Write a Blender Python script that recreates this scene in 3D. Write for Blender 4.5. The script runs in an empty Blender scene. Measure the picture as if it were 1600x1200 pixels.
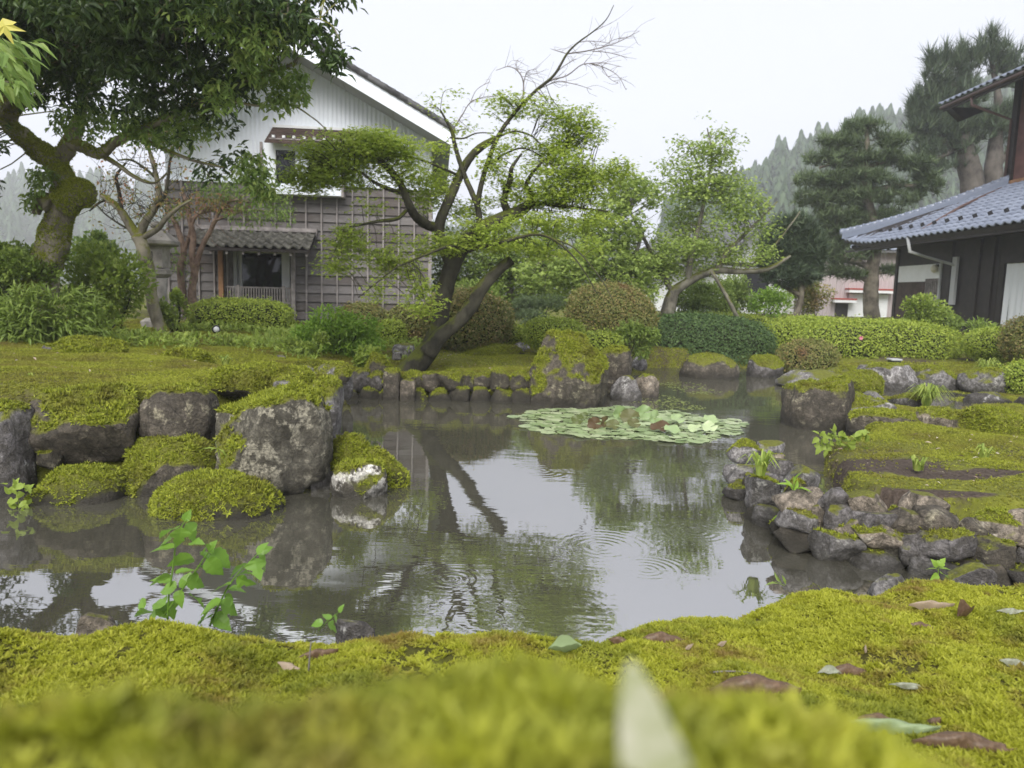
import bpy, bmesh, math, random
import numpy as np
from mathutils import Vector, Matrix
# ------------------------------------------------------------------ camera
sc = bpy.context.scene
COL = sc.collection
RAD = math.radians
FPX = 1150.0            # focal length in photo pixels (photo 1600 x 1200)
CAMZ = 1.25             # lens height above the pond
PITCH, ROLL = 7.0, 1.5
RC = Matrix.Rotation(RAD(90 - PITCH), 3, 'X') @ Matrix.Rotation(RAD(ROLL), 3, 'Z')
cam = bpy.data.cameras.new('camera')
cam.sensor_width = 36.0
cam.lens = 36.0 * FPX / 1600.0
cam.clip_start = 0.01
cam.clip_end = 3000
cam.dof.use_dof = True
cam.dof.focus_distance = 2.6
cam.dof.aperture_fstop = 6.0
camo = bpy.data.objects.new('camera', cam)
COL.objects.link(camo)
camo.location = (0, 0, CAMZ)
camo.rotation_euler = RC.to_euler()
sc.camera = camo
# ------------------------------------------------------------------ sky, sun, exposure
SUN_EL, SUN_AZ = RAD(42), RAD(194)      # azimuth clockwise from +Y (behind the camera, a little left)
w = bpy.data.worlds.new('World')
sc.world = w
w.use_nodes = True
nt = w.node_tree
bg = nt.nodes['Background']
sky = nt.nodes.new('ShaderNodeTexSky')
sky.sky_type = 'NISHITA'
sky.sun_disc = False
sky.sun_elevation = SUN_EL
sky.sun_rotation = SUN_AZ
sky.dust_density = 6
sky.air_density = 1.2
hs = nt.nodes.new('ShaderNodeHueSaturation')
hs.inputs['Saturation'].default_value = 0.25
mx = nt.nodes.new('ShaderNodeMix'); mx.data_type = 'RGBA'
mx.inputs[0].default_value = 0.86         # closed cloud cover over the clear-sky model
mx.inputs[7].default_value = (3.5, 3.6, 4.15, 1)
nt.links.new(sky.outputs[0], hs.inputs['Color'])
nt.links.new(hs.outputs[0], mx.inputs[6])
nt.links.new(mx.outputs[2], bg.inputs['Color'])
bg.inputs['Strength'].default_value = 0.1
sun = bpy.data.lights.new('sun', 'SUN')
sun.energy = 1.5
sun.angle = RAD(40)
sun.color = (1, 0.97, 0.92)
suno = bpy.data.objects.new('sun', sun)
COL.objects.link(suno)
sdir = Vector((math.sin(SUN_AZ) * math.cos(SUN_EL), math.cos(SUN_AZ) * math.cos(SUN_EL), math.sin(SUN_EL)))
suno.rotation_euler = sdir.to_track_quat('Z', 'Y').to_euler()
suno.location = (0, 0, 60)
sc.view_settings.view_transform = 'Standard'
sc.view_settings.look = 'None'
sc.view_settings.exposure = 1.5
sc.view_settings.gamma = 1.0
sc.view_settings.use_curve_mapping = False
sc.render.engine = 'CYCLES'
cy = sc.cycles
cy.use_denoising = True
cy.max_bounces = 8
cy.diffuse_bounces = 3
cy.glossy_bounces = 3
cy.transmission_bounces = 4
cy.transparent_max_bounces = 8
cy.volume_bounces = 2
cy.sample_clamp_indirect = 6

# ------------------------------------------------------------------ helpers
rng = np.random.default_rng(11)
random.seed(5)

def ray(px, py):
    return RC @ Vector(((px - 800) / FPX, (600 - py) / FPX, -1))
def P(px, py, Y):                      # point seen at that pixel at Y metres ahead
    d = ray(px, py); t = Y / d.y
    return np.array((d.x * t, Y, CAMZ + d.z * t))
def G(px, py, z=0.0):                  # point seen at that pixel on the level z
    d = ray(px, py); t = (z - CAMZ) / d.z
    return np.array((d.x * t, d.y * t, z))

def hashn(ix, iy, iz, seed):
    n = (ix * 374761393 + iy * 668265263 + iz * 2147483647 + seed * 974634777) & 0xFFFFFFFF
    n = ((n ^ (n >> 13)) * 1274126177) & 0xFFFFFFFF
    n = (n ^ (n >> 16)) & 0xFFFF
    return n / 32767.5 - 1.0
def vnoise(p, seed=0):
    p = np.asarray(p, float)
    i = np.floor(p).astype(np.int64); f = p - i
    u = f * f * f * (f * (f * 6 - 15) + 10)
    r = 0
    for dx in (0, 1):
        wx = u[:, 0] if dx else 1 - u[:, 0]
        for dy in (0, 1):
            wy = u[:, 1] if dy else 1 - u[:, 1]
            for dz in (0, 1):
                wz = u[:, 2] if dz else 1 - u[:, 2]
                r = r + wx * wy * wz * hashn(i[:, 0] + dx, i[:, 1] + dy, i[:, 2] + dz, seed)
    return r
def fbm(p, oct=4, seed=0):
    p = np.asarray(p, float); a = 1.0; s = 0; t = 0
    for k in range(oct):
        s = s + a * vnoise(p * (2.0 ** k) + 17.3 * k, seed + k); t += a; a *= 0.5
    return s / t
def sstep(a, b, x):
    t = np.clip((x - a) / (b - a), 0, 1); return t * t * (3 - 2 * t)

def new_mesh(name, V, F, smooth=False, attrs=None):
    V = np.asarray(V, np.float32)
    Fs = F if isinstance(F, list) else [F]
    Fs = [np.asarray(f, np.int32) for f in Fs if len(f)]
    me = bpy.data.meshes.new(name)
    me.vertices.add(len(V)); me.vertices.foreach_set('co', V.ravel())
    nl = sum(f.size for f in Fs); nf = sum(len(f) for f in Fs)
    me.loops.add(nl); me.polygons.add(nf)
    me.loops.foreach_set('vertex_index', np.concatenate([f.ravel() for f in Fs]))
    ls = []; off = 0
    for f in Fs:
        ls.append(off + np.arange(len(f)) * f.shape[1]); off += f.size
    me.polygons.foreach_set('loop_start', np.concatenate(ls).astype(np.int32))
    me.update(calc_edges=True)
    me.polygons.foreach_set('use_smooth', np.full(nf, bool(smooth)))
    for k, a in (attrs or {}).items():
        at = me.attributes.new(k, 'FLOAT', 'POINT'); at.data.foreach_set('value', np.asarray(a, np.float32))
    return me
def obj(name, me, mat=None, parent=None, kind=None, label=None):
    o = bpy.data.objects.new(name, me); COL.objects.link(o)
    if mat is not None and me is not None and not me.materials: me.materials.append(mat)
    if parent is not None:
        o.parent = parent
        if 'wx' in parent: o.matrix_parent_inverse = Matrix.Translation(-Vector(parent['wx']))
    if kind: o['kind'] = kind
    if label: o['label'] = label
    return o
def tag(o, label, cat, group=None):
    o['label'] = label; o['category'] = cat
    if group: o['group'] = group
    return o
def thing(name, label, cat, loc=(0, 0, 0), rotz=None, group=None):
    o = bpy.data.objects.new(name, None); COL.objects.link(o)
    o.empty_display_size = 0.1
    o.location = [float(c) for c in loc]
    if rotz is None: o['wx'] = [float(c) for c in loc]   # children keep world coordinates
    else: o.rotation_euler = (0, 0, rotz)
    return tag(o, label, cat, group)
def struct(name, me, mat, parent=None):
    o = obj(name, me, mat, parent)
    if parent is None: o['kind'] = 'structure'
    return o

class MB:                                   # collects pieces, builds ONE mesh
    def __init__(s): s.V = []; s.F = {}; s.n = 0
    def add(s, V, F):
        V = np.asarray(V, float)
        for f in (F if isinstance(F, list) else [F]):
            f = np.asarray(f)
            if len(f): s.F.setdefault(f.shape[1], []).append(f + s.n)
        s.V.append(V); s.n += len(V); return s
    def box(s, x0, x1, y0, y1, z0, z1, bev=0.0):
        b = min(bev, (x1 - x0) / 3, (y1 - y0) / 3, (z1 - z0) / 3)
        if b <= 0:
            V = [(x, y, z) for z in (z0, z1) for y in (y0, y1) for x in (x0, x1)]
            return s.add(V, np.array([(0, 2, 3, 1), (4, 5, 7, 6), (0, 1, 5, 4), (2, 6, 7, 3), (0, 4, 6, 2), (1, 3, 7, 5)]))
        bm = bmesh.new(); r = bmesh.ops.create_cube(bm, size=1)
        for v in bm.verts:
            v.co = ((x0 + x1) / 2 + v.co.x * (x1 - x0), (y0 + y1) / 2 + v.co.y * (y1 - y0), (z0 + z1) / 2 + v.co.z * (z1 - z0))
        bmesh.ops.bevel(bm, geom=bm.edges[:], offset=b, segments=1, affect='EDGES')
        bm.verts.index_update()
        V = [v.co[:] for v in bm.verts]
        q = [[v.index for v in f.verts] for f in bm.faces]
        bm.free()
        return s.add(V, [np.array([f for f in q if len(f) == k]) for k in (3, 4) if any(len(f) == k for f in q)])
    def tube(s, pts, rad, sides=8, sub=3, wob=0.0, cap=True, seed=0):
        V, F = tube_arrays(pts, rad, sides, sub, wob, cap, seed); return s.add(V, F)
    def arrays(s): return np.concatenate(s.V), [np.concatenate(v) for v in s.F.values()]
    def mesh(s, name, smooth=False):
        V, F = s.arrays(); return new_mesh(name, V, F, smooth)
    def build(s, name, mat, parent=None, smooth=False, kind=None, label=None):
        return obj(name, s.mesh(name, smooth), mat, parent, kind, label)

def catmull(pts, rad, sub):
    pts = np.asarray(pts, float); rad = np.asarray(rad, float)
    if sub <= 1 or len(pts) < 3: return pts, rad
    Q = np.vstack([2 * pts[0] - pts[1], pts, 2 * pts[-1] - pts[-2]])
    out = []; ro = []
    for i in range(1, len(Q) - 2):
        for k in range(sub):
            t = k / sub
            p = 0.5 * (2 * Q[i] + (Q[i + 1] - Q[i - 1]) * t + (2 * Q[i - 1] - 5 * Q[i] + 4 * Q[i + 1] - Q[i + 2]) * t * t
                       + (3 * Q[i] - Q[i - 1] - 3 * Q[i + 1] + Q[i + 2]) * t ** 3)
            out.append(p); ro.append(rad[i - 1] * (1 - t) + rad[i] * t)
    out.append(pts[-1]); ro.append(rad[-1])
    return np.array(out), np.array(ro)
def tube_arrays(pts, rad, sides=8, sub=3, wob=0.0, cap=True, seed=0):
    pts, rad = catmull(pts, rad, sub)
    n = len(pts)
    T = np.gradient(pts, axis=0); T /= np.linalg.norm(T, axis=1)[:, None] + 1e-9
    a = np.array((0.3, 0.9, 0.2)); a = a - T[0] * a.dot(T[0]); a /= np.linalg.norm(a)
    V = []
    ang = np.arange(sides) * 2 * math.pi / sides
    for i in range(n):
        a = a - T[i] * a.dot(T[i]); a /= np.linalg.norm(a) + 1e-9
        b = np.cross(T[i], a)
        V.append(pts[i] + rad[i] * (np.cos(ang)[:, None] * a + np.sin(ang)[:, None] * b))
    V = np.concatenate(V)
    if wob:
        c = np.repeat(pts, sides, 0); r = np.repeat(rad, sides)
        k = 1.0 / max(np.max(rad), 1e-4)
        V = c + (V - c) * (1 + wob * fbm(V * k * 0.9, 3, seed) + 0.45 * wob * fbm(V * k * 3.2, 2, seed + 9))[:, None]
    i = np.arange(n - 1)[:, None] * sides; j = np.arange(sides)[None]; j2 = (j + 1) % sides
    F = np.stack([i + j, i + j2, i + sides + j2, i + sides + j], -1).reshape(-1, 4)
    Fs = [F]
    if cap:
        V = np.vstack([V, pts[0], pts[-1]]); c0 = n * sides
        jj = np.arange(sides); j2 = (jj + 1) % sides
        Fs.append(np.concatenate([np.stack([j2, jj, np.full(sides, c0)], -1),
                                  np.stack([jj + (n - 1) * sides, j2 + (n - 1) * sides, np.full(sides, c0 + 1)], -1)]))
    return V, Fs
def pxpath(lst, Y=None):                   # [(px, py, r_px[, Y])] -> points, radii
    pts = []; rad = []
    for q in lst:
        y = q[3] if len(q) > 3 else Y
        pts.append(P(q[0], q[1], y)); rad.append(q[2] * y / FPX)
    return np.array(pts), np.array(rad)

def frames(N, spin, rng=rng):              # rotation matrices: local z -> N, spun about it
    N = N / (np.linalg.norm(N, axis=1)[:, None] + 1e-9)
    ref = np.where(np.abs(N[:, 2:3]) > 0.95, np.array([[1.0, 0, 0]]), np.array([[0, 0, 1.0]]))
    X = np.cross(ref, N); X /= np.linalg.norm(X, axis=1)[:, None] + 1e-9
    Yv = np.cross(N, X)
    c, s = np.cos(spin)[:, None], np.sin(spin)[:, None]
    return np.stack([X * c + Yv * s, -X * s + Yv * c, N], 2)       # columns = axes
def frames_dir(D, N):                      # local y -> D, local z close to N
    D = D / (np.linalg.norm(D, axis=1)[:, None] + 1e-9)
    X = np.cross(D, N); X /= np.linalg.norm(X, axis=1)[:, None] + 1e-9
    return np.stack([X, D, np.cross(X, D)], 2)
def stamp(tmpl, pts, R, scl):              # template copies as one vertex/face array
    TV, TF = tmpl
    TV = np.asarray(TV, float); TF = np.asarray(TF)
    scl = np.broadcast_to(np.asarray(scl, float), (len(pts),))
    V = np.einsum('nij,kj->nki', R, TV) * scl[:, None, None] + np.asarray(pts)[:, None, :]
    F = TF[None] + (np.arange(len(pts)) * len(TV))[:, None, None]
    return V.reshape(-1, 3), F.reshape(-1, TF.shape[1])
def stamps(tmpls, pts, R, scl):
    idx = rng.integers(0, len(tmpls), len(pts)); mb = MB()
    scl = np.broadcast_to(np.asarray(scl, float), (len(pts),))
    for k, t in enumerate(tmpls):
        m = idx == k
        if m.any(): mb.add(*stamp(t, pts[m], R[m], scl[m]))
    return mb
def rdir(n):
    v = rng.normal(size=(n, 3)); return v / np.linalg.norm(v, axis=1)[:, None]

# leaf templates: x across, y along, z up
def t_leaf(wd=0.34, droop=0.18, fold=0.10):
    return ([(0, 0, 0), (wd * .5, .42, fold), (0, .5, 0), (-wd * .5, .42, fold), (0, 1, -droop), (wd * .36, .72, fold * .6 - droop * .4), (-wd * .36, .72, fold * .6 - droop * .4)],
            [(0, 1, 2), (0, 2, 3), (1, 5, 2), (2, 6, 3), (5, 4, 2), (2, 4, 6)])
T_LEAF = [t_leaf(), t_leaf(.30, .3, .06), t_leaf(.38, .08, .14)]
T_DIAM = [([(0, 0, 0), (.26, .5, .08), (0, 1, -.06), (-.26, .5, .08)], [(0, 1, 2), (0, 2, 3)]),
          ([(0, 0, 0), (.32, .55, -.05), (0, 1, .08), (-.32, .5, .1)], [(0, 1, 2), (0, 2, 3)])]
def t_maple(curl):
    tips = [(-100, .42), (-52, .78), (0, 1.0), (52, .78), (100, .42)]
    V = [(0, 0.0, 0)]
    seq = []
    for k, (a, r) in enumerate(tips):
        A = RAD(a); seq.append((math.sin(A) * r, .30 + math.cos(A) * r * .72, -curl * r))
        if k < 4:
            A2 = RAD((a + tips[k + 1][0]) / 2); seq.append((math.sin(A2) * .30, .30 + math.cos(A2) * .27, .02))
    V += seq
    V.append((0, .30, .03)); c = len(V) - 1
    F = [(0, 1, c)] + [(i, i + 1, c) for i in range(1, len(seq))] + [(len(seq), 0, c)]
    return V, [(a, c2, b) for a, b, c2 in F]
T_MAPLE = [t_maple(.15), t_maple(.32), t_maple(.05)]
def t_tuft(n, wd, e0, e1, seed, kite=True):
    r = np.random.default_rng(seed); V = []; F = []
    for k in range(n):
        a = 2 * math.pi * (k + r.uniform(-.3, .3)) / n * 1.0; e = RAD(r.uniform(e0, e1)); L = r.uniform(.6, 1)
        d = np.array((math.cos(a) * math.cos(e), math.sin(a) * math.cos(e), math.sin(e)))
        s = np.array((-math.sin(a), math.cos(a), 0)) * wd
        up = np.array((0, 0, .12))
        b = len(V)
        if kite:
            V += [d * .02, d * L * .45 + s + up * .5, d * L - up * .6, d * L * .45 - s + up * .5]
            F += [(b, b + 1, b + 2), (b, b + 2, b + 3)]
        else:
            V += [d * .02 + s, d * L, d * .02 - s]; F += [(b, b + 1, b + 2)]
    return [tuple(v) for v in V], F
T_TUFT = [t_tuft(6, .20, 5, 70, 1, False), t_tuft(6, .22, 15, 80, 2, False), t_tuft(5, .22, 0, 60, 3, False)]
T_NEEDLE = [t_tuft(9, .045, -10, 60, 4, False), t_tuft(8, .05, 5, 80, 5, False)]

# ------------------------------------------------------------------ materials
MATS = {}
class NT:
    def __init__(s, name):
        s.m = bpy.data.materials.new(name); s.m.use_nodes = True
        s.t = s.m.node_tree; s.n = s.t.nodes; s.l = s.t.links
        s.b = s.n['Principled BSDF']; s.out = s.n['Material Output']; MATS[name] = s.m
        s._pos = None
    def new(s, ty, **kw):
        n = s.n.new(ty)
        for k, v in kw.items(): setattr(n, k, v)
        return n
    def link(s, a, b): s.l.new(a, b)
    def pos(s, kind='Position'):
        if kind == 'Position':
            return s.new('ShaderNodeNewGeometry').outputs['Position']
        return s.new('ShaderNodeTexCoord').outputs[kind]
    def mapped(s, vec, scale=(1, 1, 1)):
        m = s.new('ShaderNodeMapping'); m.inputs['Scale'].default_value = scale
        s.link(vec, m.inputs['Vector']); return m.outputs[0]
    def noise(s, scale, detail=4, vec=None, rough=.55, dist=0):
        n = s.new('ShaderNodeTexNoise'); n.inputs['Scale'].default_value = scale
        n.inputs['Detail'].default_value = detail; n.inputs['Roughness'].default_value = rough
        n.inputs['Distortion'].default_value = dist
        s.link(vec if vec is not None else s.pos(), n.inputs['Vector']); return n.outputs['Fac']
    def vor(s, scale, vec=None, feature='F1'):
        n = s.new('ShaderNodeTexVoronoi'); n.feature = feature; n.inputs['Scale'].default_value = scale
        s.link(vec if vec is not None else s.pos(), n.inputs['Vector']); return n.outputs['Distance']
    def ramp(s, fac, stops):
        r = s.new('ShaderNodeValToRGB'); e = r.color_ramp.elements
        while len(e) < len(stops): e.new(0.5)
        for el, (p, c) in zip(e, stops):
            el.position = p; el.color = (c[0], c[1], c[2], 1) if not np.isscalar(c) else (c, c, c, 1)
        s.link(fac, r.inputs[0]); return r.outputs[0]
    def mix(s, fac, a, b, mode='MIX'):
        m = s.new('ShaderNodeMix', data_type='RGBA', blend_type=mode)
        for i, v in ((0, fac), (6, a), (7, b)):
            if hasattr(v, 'links') or hasattr(v, 'is_output'): s.link(v, m.inputs[i])
            elif i == 0: m.inputs[0].default_value = v
            else: m.inputs[i].default_value = (v[0], v[1], v[2], 1)
        return m.outputs[2]
    def math(s, op, a, b=None, clamp=False):
        m = s.new('ShaderNodeMath', operation=op); m.use_clamp = clamp
        for i, v in enumerate((a, b)):
            if v is None: continue
            if hasattr(v, 'is_output'): s.link(v, m.inputs[i])
            else: m.inputs[i].default_value = v
        return m.outputs[0]
    def bump(s, h, strength=.5, dist=.02):
        b = s.new('ShaderNodeBump'); b.inputs['Strength'].default_value = strength; b.inputs['Distance'].default_value = dist
        s.link(h, b.inputs['Height']); s.link(b.outputs[0], s.b.inputs['Normal']); return b.outputs[0]
    def color(s, c):
        if hasattr(c, 'is_output'): s.link(c, s.b.inputs['Base Color'])
        else: s.b.inputs['Base Color'].default_value = (c[0], c[1], c[2], 1)
    def rough(s, r, spec=None):
        s.b.inputs['Roughness'].default_value = r
        if spec is not None: s.b.inputs['Specular IOR Level'].default_value = spec

def leafmat(name, c1, c2, c3=None, trans=.35, rough=.5, per='island', patch=None, spec=.35, k=1.0):
    s = NT(name)
    c1, c2, c3 = [None if c is None else tuple(min(.7, x * k) for x in c) for c in (c1, c2, c3)]
    if per == 'island': f = s.new('ShaderNodeNewGeometry').outputs['Random Per Island']
    else: f = s.new('ShaderNodeObjectInfo').outputs['Random']
    st = [(0, c1), (.55, c2)]
    if c3 is not None: st = [(0, c1), (.45, c2), (.93, c3)]
    col = s.ramp(f, st)
    n = s.noise(1.3, 3)
    col = s.mix(s.ramp(n, [(.35, 0.0), (.68, 1.0)]), col, s.mix(.55, col, c2))
    if patch is not None:
        pc, sc_, lo, hi = patch
        col = s.mix(s.ramp(s.noise(sc_, 5, rough=.65), [(lo, 0.0), (hi, 1.0)]), col, pc)
    if name == 'moss_fronds':                   # darker green and dry brown colonies
        col = s.mix(s.ramp(s.noise(3.1, 6, rough=.7), [(.50, 0.0), (.62, .75)]), col, (.16, .195, .025))
        col = s.mix(s.ramp(s.noise(5.2, 6, rough=.75, dist=.5), [(.58, 0.0), (.68, .8)]), col, (.21, .14, .05))
    s.color(col); s.rough(rough, spec)
    tr = s.new('ShaderNodeBsdfTranslucent'); s.link(col, tr.inputs['Color'])
    ms = s.new('ShaderNodeMixShader'); ms.inputs[0].default_value = trans
    s.link(s.b.outputs[0], ms.inputs[1]); s.link(tr.outputs[0], ms.inputs[2]); s.link(ms.outputs[0], s.out.inputs[0])
    return s.m
L_OAK = leafmat('dark_leaves', (.028, .055, .016), (.05, .09, .022), (.10, .15, .035), .28, .38, k=1.05)
L_OAKL = leafmat('fresh_oak_leaves', (.09, .15, .03), (.14, .21, .05), (.22, .27, .07), .4, .42, k=1.5)
L_MAPLE = leafmat('maple_leaves', (.24, .33, .045), (.36, .46, .065), (.50, .58, .11), .55, .5)
L_MAPLE2 = leafmat('pale_maple_leaves', (.17, .24, .055), (.25, .33, .075), (.34, .42, .11), .45, .5, k=1.25)
L_MIDG = leafmat('mid_green_leaves', (.12, .18, .03), (.18, .26, .045), (.26, .34, .07), .35, .5)
L_BRIGHT = leafmat('bright_green_leaves', (.15, .27, .03), (.23, .38, .045), (.33, .48, .07), .4, .45)
L_AZAL = leafmat('azalea_leaves', (.13, .19, .022), (.22, .28, .035), (.34, .39, .06), .3, .5, k=1.35)
L_AZALB = leafmat('bronzed_azalea_leaves', (.08, .10, .025), (.13, .15, .035), (.26, .19, .08), .3, .5, patch=((.22, .10, .055), 1.6, .55, .75), k=1.5)
L_JUN = leafmat('dark_hedge_leaves', (.028, .055, .018), (.05, .09, .025), (.085, .13, .038), .2, .55, k=1.4)
L_PINE = leafmat('pine_needles', (.065, .10, .045), (.105, .15, .065), (.165, .215, .095), .25, .5)
L_PINE2 = leafmat('grey_pine_needles', (.04, .06, .035), (.065, .095, .055), (.11, .14, .075), .2, .5, k=1.3)
L_CEDAR = leafmat('cedar_sprays', (.03, .055, .025), (.045, .08, .035), (.07, .11, .045), .15, .6, k=1.2)
L_RUST = leafmat('rusty_leaves', (.14, .17, .04), (.22, .20, .07), (.38, .15, .09), .4, .5, k=1.3)
L_FERN = leafmat('fern_leaves', (.17, .25, .035), (.26, .35, .055), (.36, .44, .09), .4, .5)
L_SAP = leafmat('sapling_leaves', (.15, .30, .05), (.20, .37, .06), (.28, .42, .06), .45, .35, k=0.95)
L_MOSSF = leafmat('moss_fronds', (.25, .27, .02), (.38, .40, .034), (.53, .54, .075), .4, .6, per='object', patch=((.26, .19, .05), 8.0, .50, .70))
L_MOSSL = leafmat('lawn_moss', (.19, .215, .02), (.285, .315, .03), (.40, .42, .055), .25, .7, per='object', patch=((.17, .135, .035), 1.4, .44, .70))
L_MOSSR = leafmat('rock_moss', (.13, .16, .014), (.235, .27, .022), (.37, .40, .04), .25, .7, patch=((.13, .105, .025), 3.0, .52, .76))
L_GRASS = leafmat('grass_blades', (.13, .19, .03), (.21, .27, .05), (.31, .35, .08), .35, .6, k=1.3)

def simple(name, c, rough=.6, spec=.4, nscale=None, var=.25, bump=0, bscale=40, metal=0, coord='Object'):
    s = NT(name)
    if nscale:
        n = s.noise(nscale, 5, s.pos(coord))
        lo = tuple(x * (1 - var) for x in c); hi = tuple(min(1, x * (1 + var)) for x in c)
        s.color(s.ramp(n, [(.3, lo), (.7, hi)]))
    else: s.color(c)
    s.rough(rough, spec); s.b.inputs['Metallic'].default_value = metal
    if bump: s.bump(s.noise(bscale, 5, s.pos(coord)), bump, .01)
    return s.m
def barkmat(name, c1, c2, moss=.5, mc=(.13, .15, .02), scale=30):
    s = NT(name)
    v = s.mapped(s.pos(), (1, 1, .35))
    n = s.noise(scale, 6, v, .65); n2 = s.noise(scale * .18, 4, s.pos())
    col = s.mix(s.ramp(n2, [(.4, 0.0), (.65, 1.0)]), s.ramp(n, [(.3, c1), (.7, c2)]), tuple(x * 1.5 for x in c2))
    nz = s.new('ShaderNodeSeparateXYZ'); s.link(s.new('ShaderNodeNewGeometry').outputs['Normal'], nz.inputs[0])
    mk = s.math('ADD', s.math('MULTIPLY', nz.outputs['Z'], .35), s.noise(scale * .25, 5))
    col = s.mix(s.ramp(mk, [(.84 - moss * .5, 0.0), (.98 - moss * .5, 1.0)]), col, s.ramp(s.noise(70, 3), [(.3, tuple(x * .55 for x in mc)), (.75, mc)]))
    s.color(col); s.rough(.85, .2); s.bump(s.math('ADD', n, s.math('MULTIPLY', s.noise(scale * 4, 3), .4)), .9, .02)
    return s.m
B_OAK = barkmat('mossy_oak_bark', (.075, .066, .048), (.20, .18, .135), .62, (.20, .21, .03), 22)
B_MAPLE = barkmat('maple_bark', (.017, .016, .011), (.046, .043, .030), .50, (.105, .12, .02), 26)
B_GREY = barkmat('grey_bark', (.06, .055, .045), (.15, .14, .11), .5, (.14, .15, .03), 26)
B_RED = barkmat('reddish_bark', (.10, .06, .042), (.24, .17, .13), .2, (.12, .13, .03), 40)
B_PINE2 = barkmat('dark_pine_bark', (.03, .026, .022), (.085, .075, .065), .25, (.10, .11, .05), 10)
B_TWIG = simple('dead_twigs', (.20, .18, .17), .8, .2, 8, .3)
B_PINE = barkmat('pine_bark', (.055, .045, .035), (.17, .15, .115), .3, (.15, .16, .06), 14)

def rockmat(name, c1, c2, lich=(.33, .32, .28), la=.5, stain=(.04, .035, .025), wet=True, moss=(.19, .20, .022)):
    s = NT(name)
    c1, c2, lich = [tuple(x * 1.5 for x in c) for c in (c1, c2, lich)]
    p = s.pos()
    n1 = s.noise(3.2, 8, p, .65, .4); n2 = s.noise(16, 6, p, .7); n3 = s.noise(60, 4, p, .6)
    col = s.ramp(n1, [(.28, c1), (.55, c2), (.8, tuple(x * 1.35 for x in c2))])
    col = s.mix(s.ramp(n2, [(.42, .75), (.62, 0.0)]), col, stain)
    lf = s.math('ADD', s.math('MULTIPLY', n2, .55), s.math('MULTIPLY', s.noise(5, 4, p, .6, 1.0), .55))
    col = s.mix(s.ramp(lf, [(.66 - la * .16, 0.0), (.71 - la * .16, .9)]), col, s.ramp(n3, [(.3, tuple(x * .55 for x in lich)), (.7, lich)]))
    n4 = s.noise(170, 3, p, .6)
    col = s.mix(1.0, col, s.ramp(s.math('ADD', s.math('MULTIPLY', n3, .6), s.math('MULTIPLY', n4, .4)), [(.32, .45), (.5, .95), (.68, 1.5)]), 'MULTIPLY')
    col = s.mix(s.ramp(s.vor(7.0, p, 'DISTANCE_TO_EDGE'), [(.0, .55), (.035, 0.0)]), col, tuple(x * .35 for x in c1))  # dark lines along cell edges paint the shade of crevices
    at = s.new('ShaderNodeAttribute', attribute_name='moss')
    mk = s.math('ADD', at.outputs['Fac'], s.math('MULTIPLY', s.math('SUBTRACT', n2, .5), .9))
    col = s.mix(s.ramp(mk, [(.40, 0.0), (.62, 1.0)]), col, s.ramp(n3, [(.3, tuple(x * .45 for x in moss)), (.7, moss)]))
    if wet:                                     # algae line at the pond
        z = s.new('ShaderNodeSeparateXYZ'); s.link(p, z.inputs[0])
        zz = s.math('ADD', z.outputs['Z'], s.math('MULTIPLY', s.math('SUBTRACT', n1, .5), .22))
        col = s.mix(s.ramp(zz, [(.03, .8), (.16, 0.0)]), col, (.022, .02, .014))
    s.color(col); s.rough(.78, .35)
    h = s.math('ADD', s.math('MULTIPLY', n1, 1.2), s.math('ADD', s.math('MULTIPLY', n2, .6), s.math('MULTIPLY', n3, .25)))
    s.bump(s.math('ADD', h, s.math('MULTIPLY', n4, .15)), 1.0, .05)
    return s.m
K_BROWN = rockmat('brown_rock', (.035, .03, .024), (.10, .085, .066), (.22, .20, .14), .28)
K_LICH = rockmat('lichened_rock', (.05, .046, .034), (.13, .12, .092), (.27, .25, .19), .55)
K_PURP = rockmat('purple_grey_rock', (.05, .046, .047), (.14, .13, .128), (.46, .45, .43), .05)
K_GREY = rockmat('grey_rock', (.07, .068, .066), (.20, .19, .185), (.30, .29, .26), .25)
K_PALE = rockmat('pale_grey_rock', (.12, .115, .115), (.29, .275, .27), (.42, .41, .39), .4)
K_TAN = rockmat('tan_rock', (.09, .075, .055), (.25, .21, .165), (.34, .31, .25), .25)
K_DARK = rockmat('dark_mossy_rock', (.022, .02, .014), (.06, .052, .038), (.16, .15, .10), .15)
K_WHITE = rockmat('white_lichen_rock', (.05, .045, .035), (.14, .125, .10), (.62, .60, .54), .75)
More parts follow.
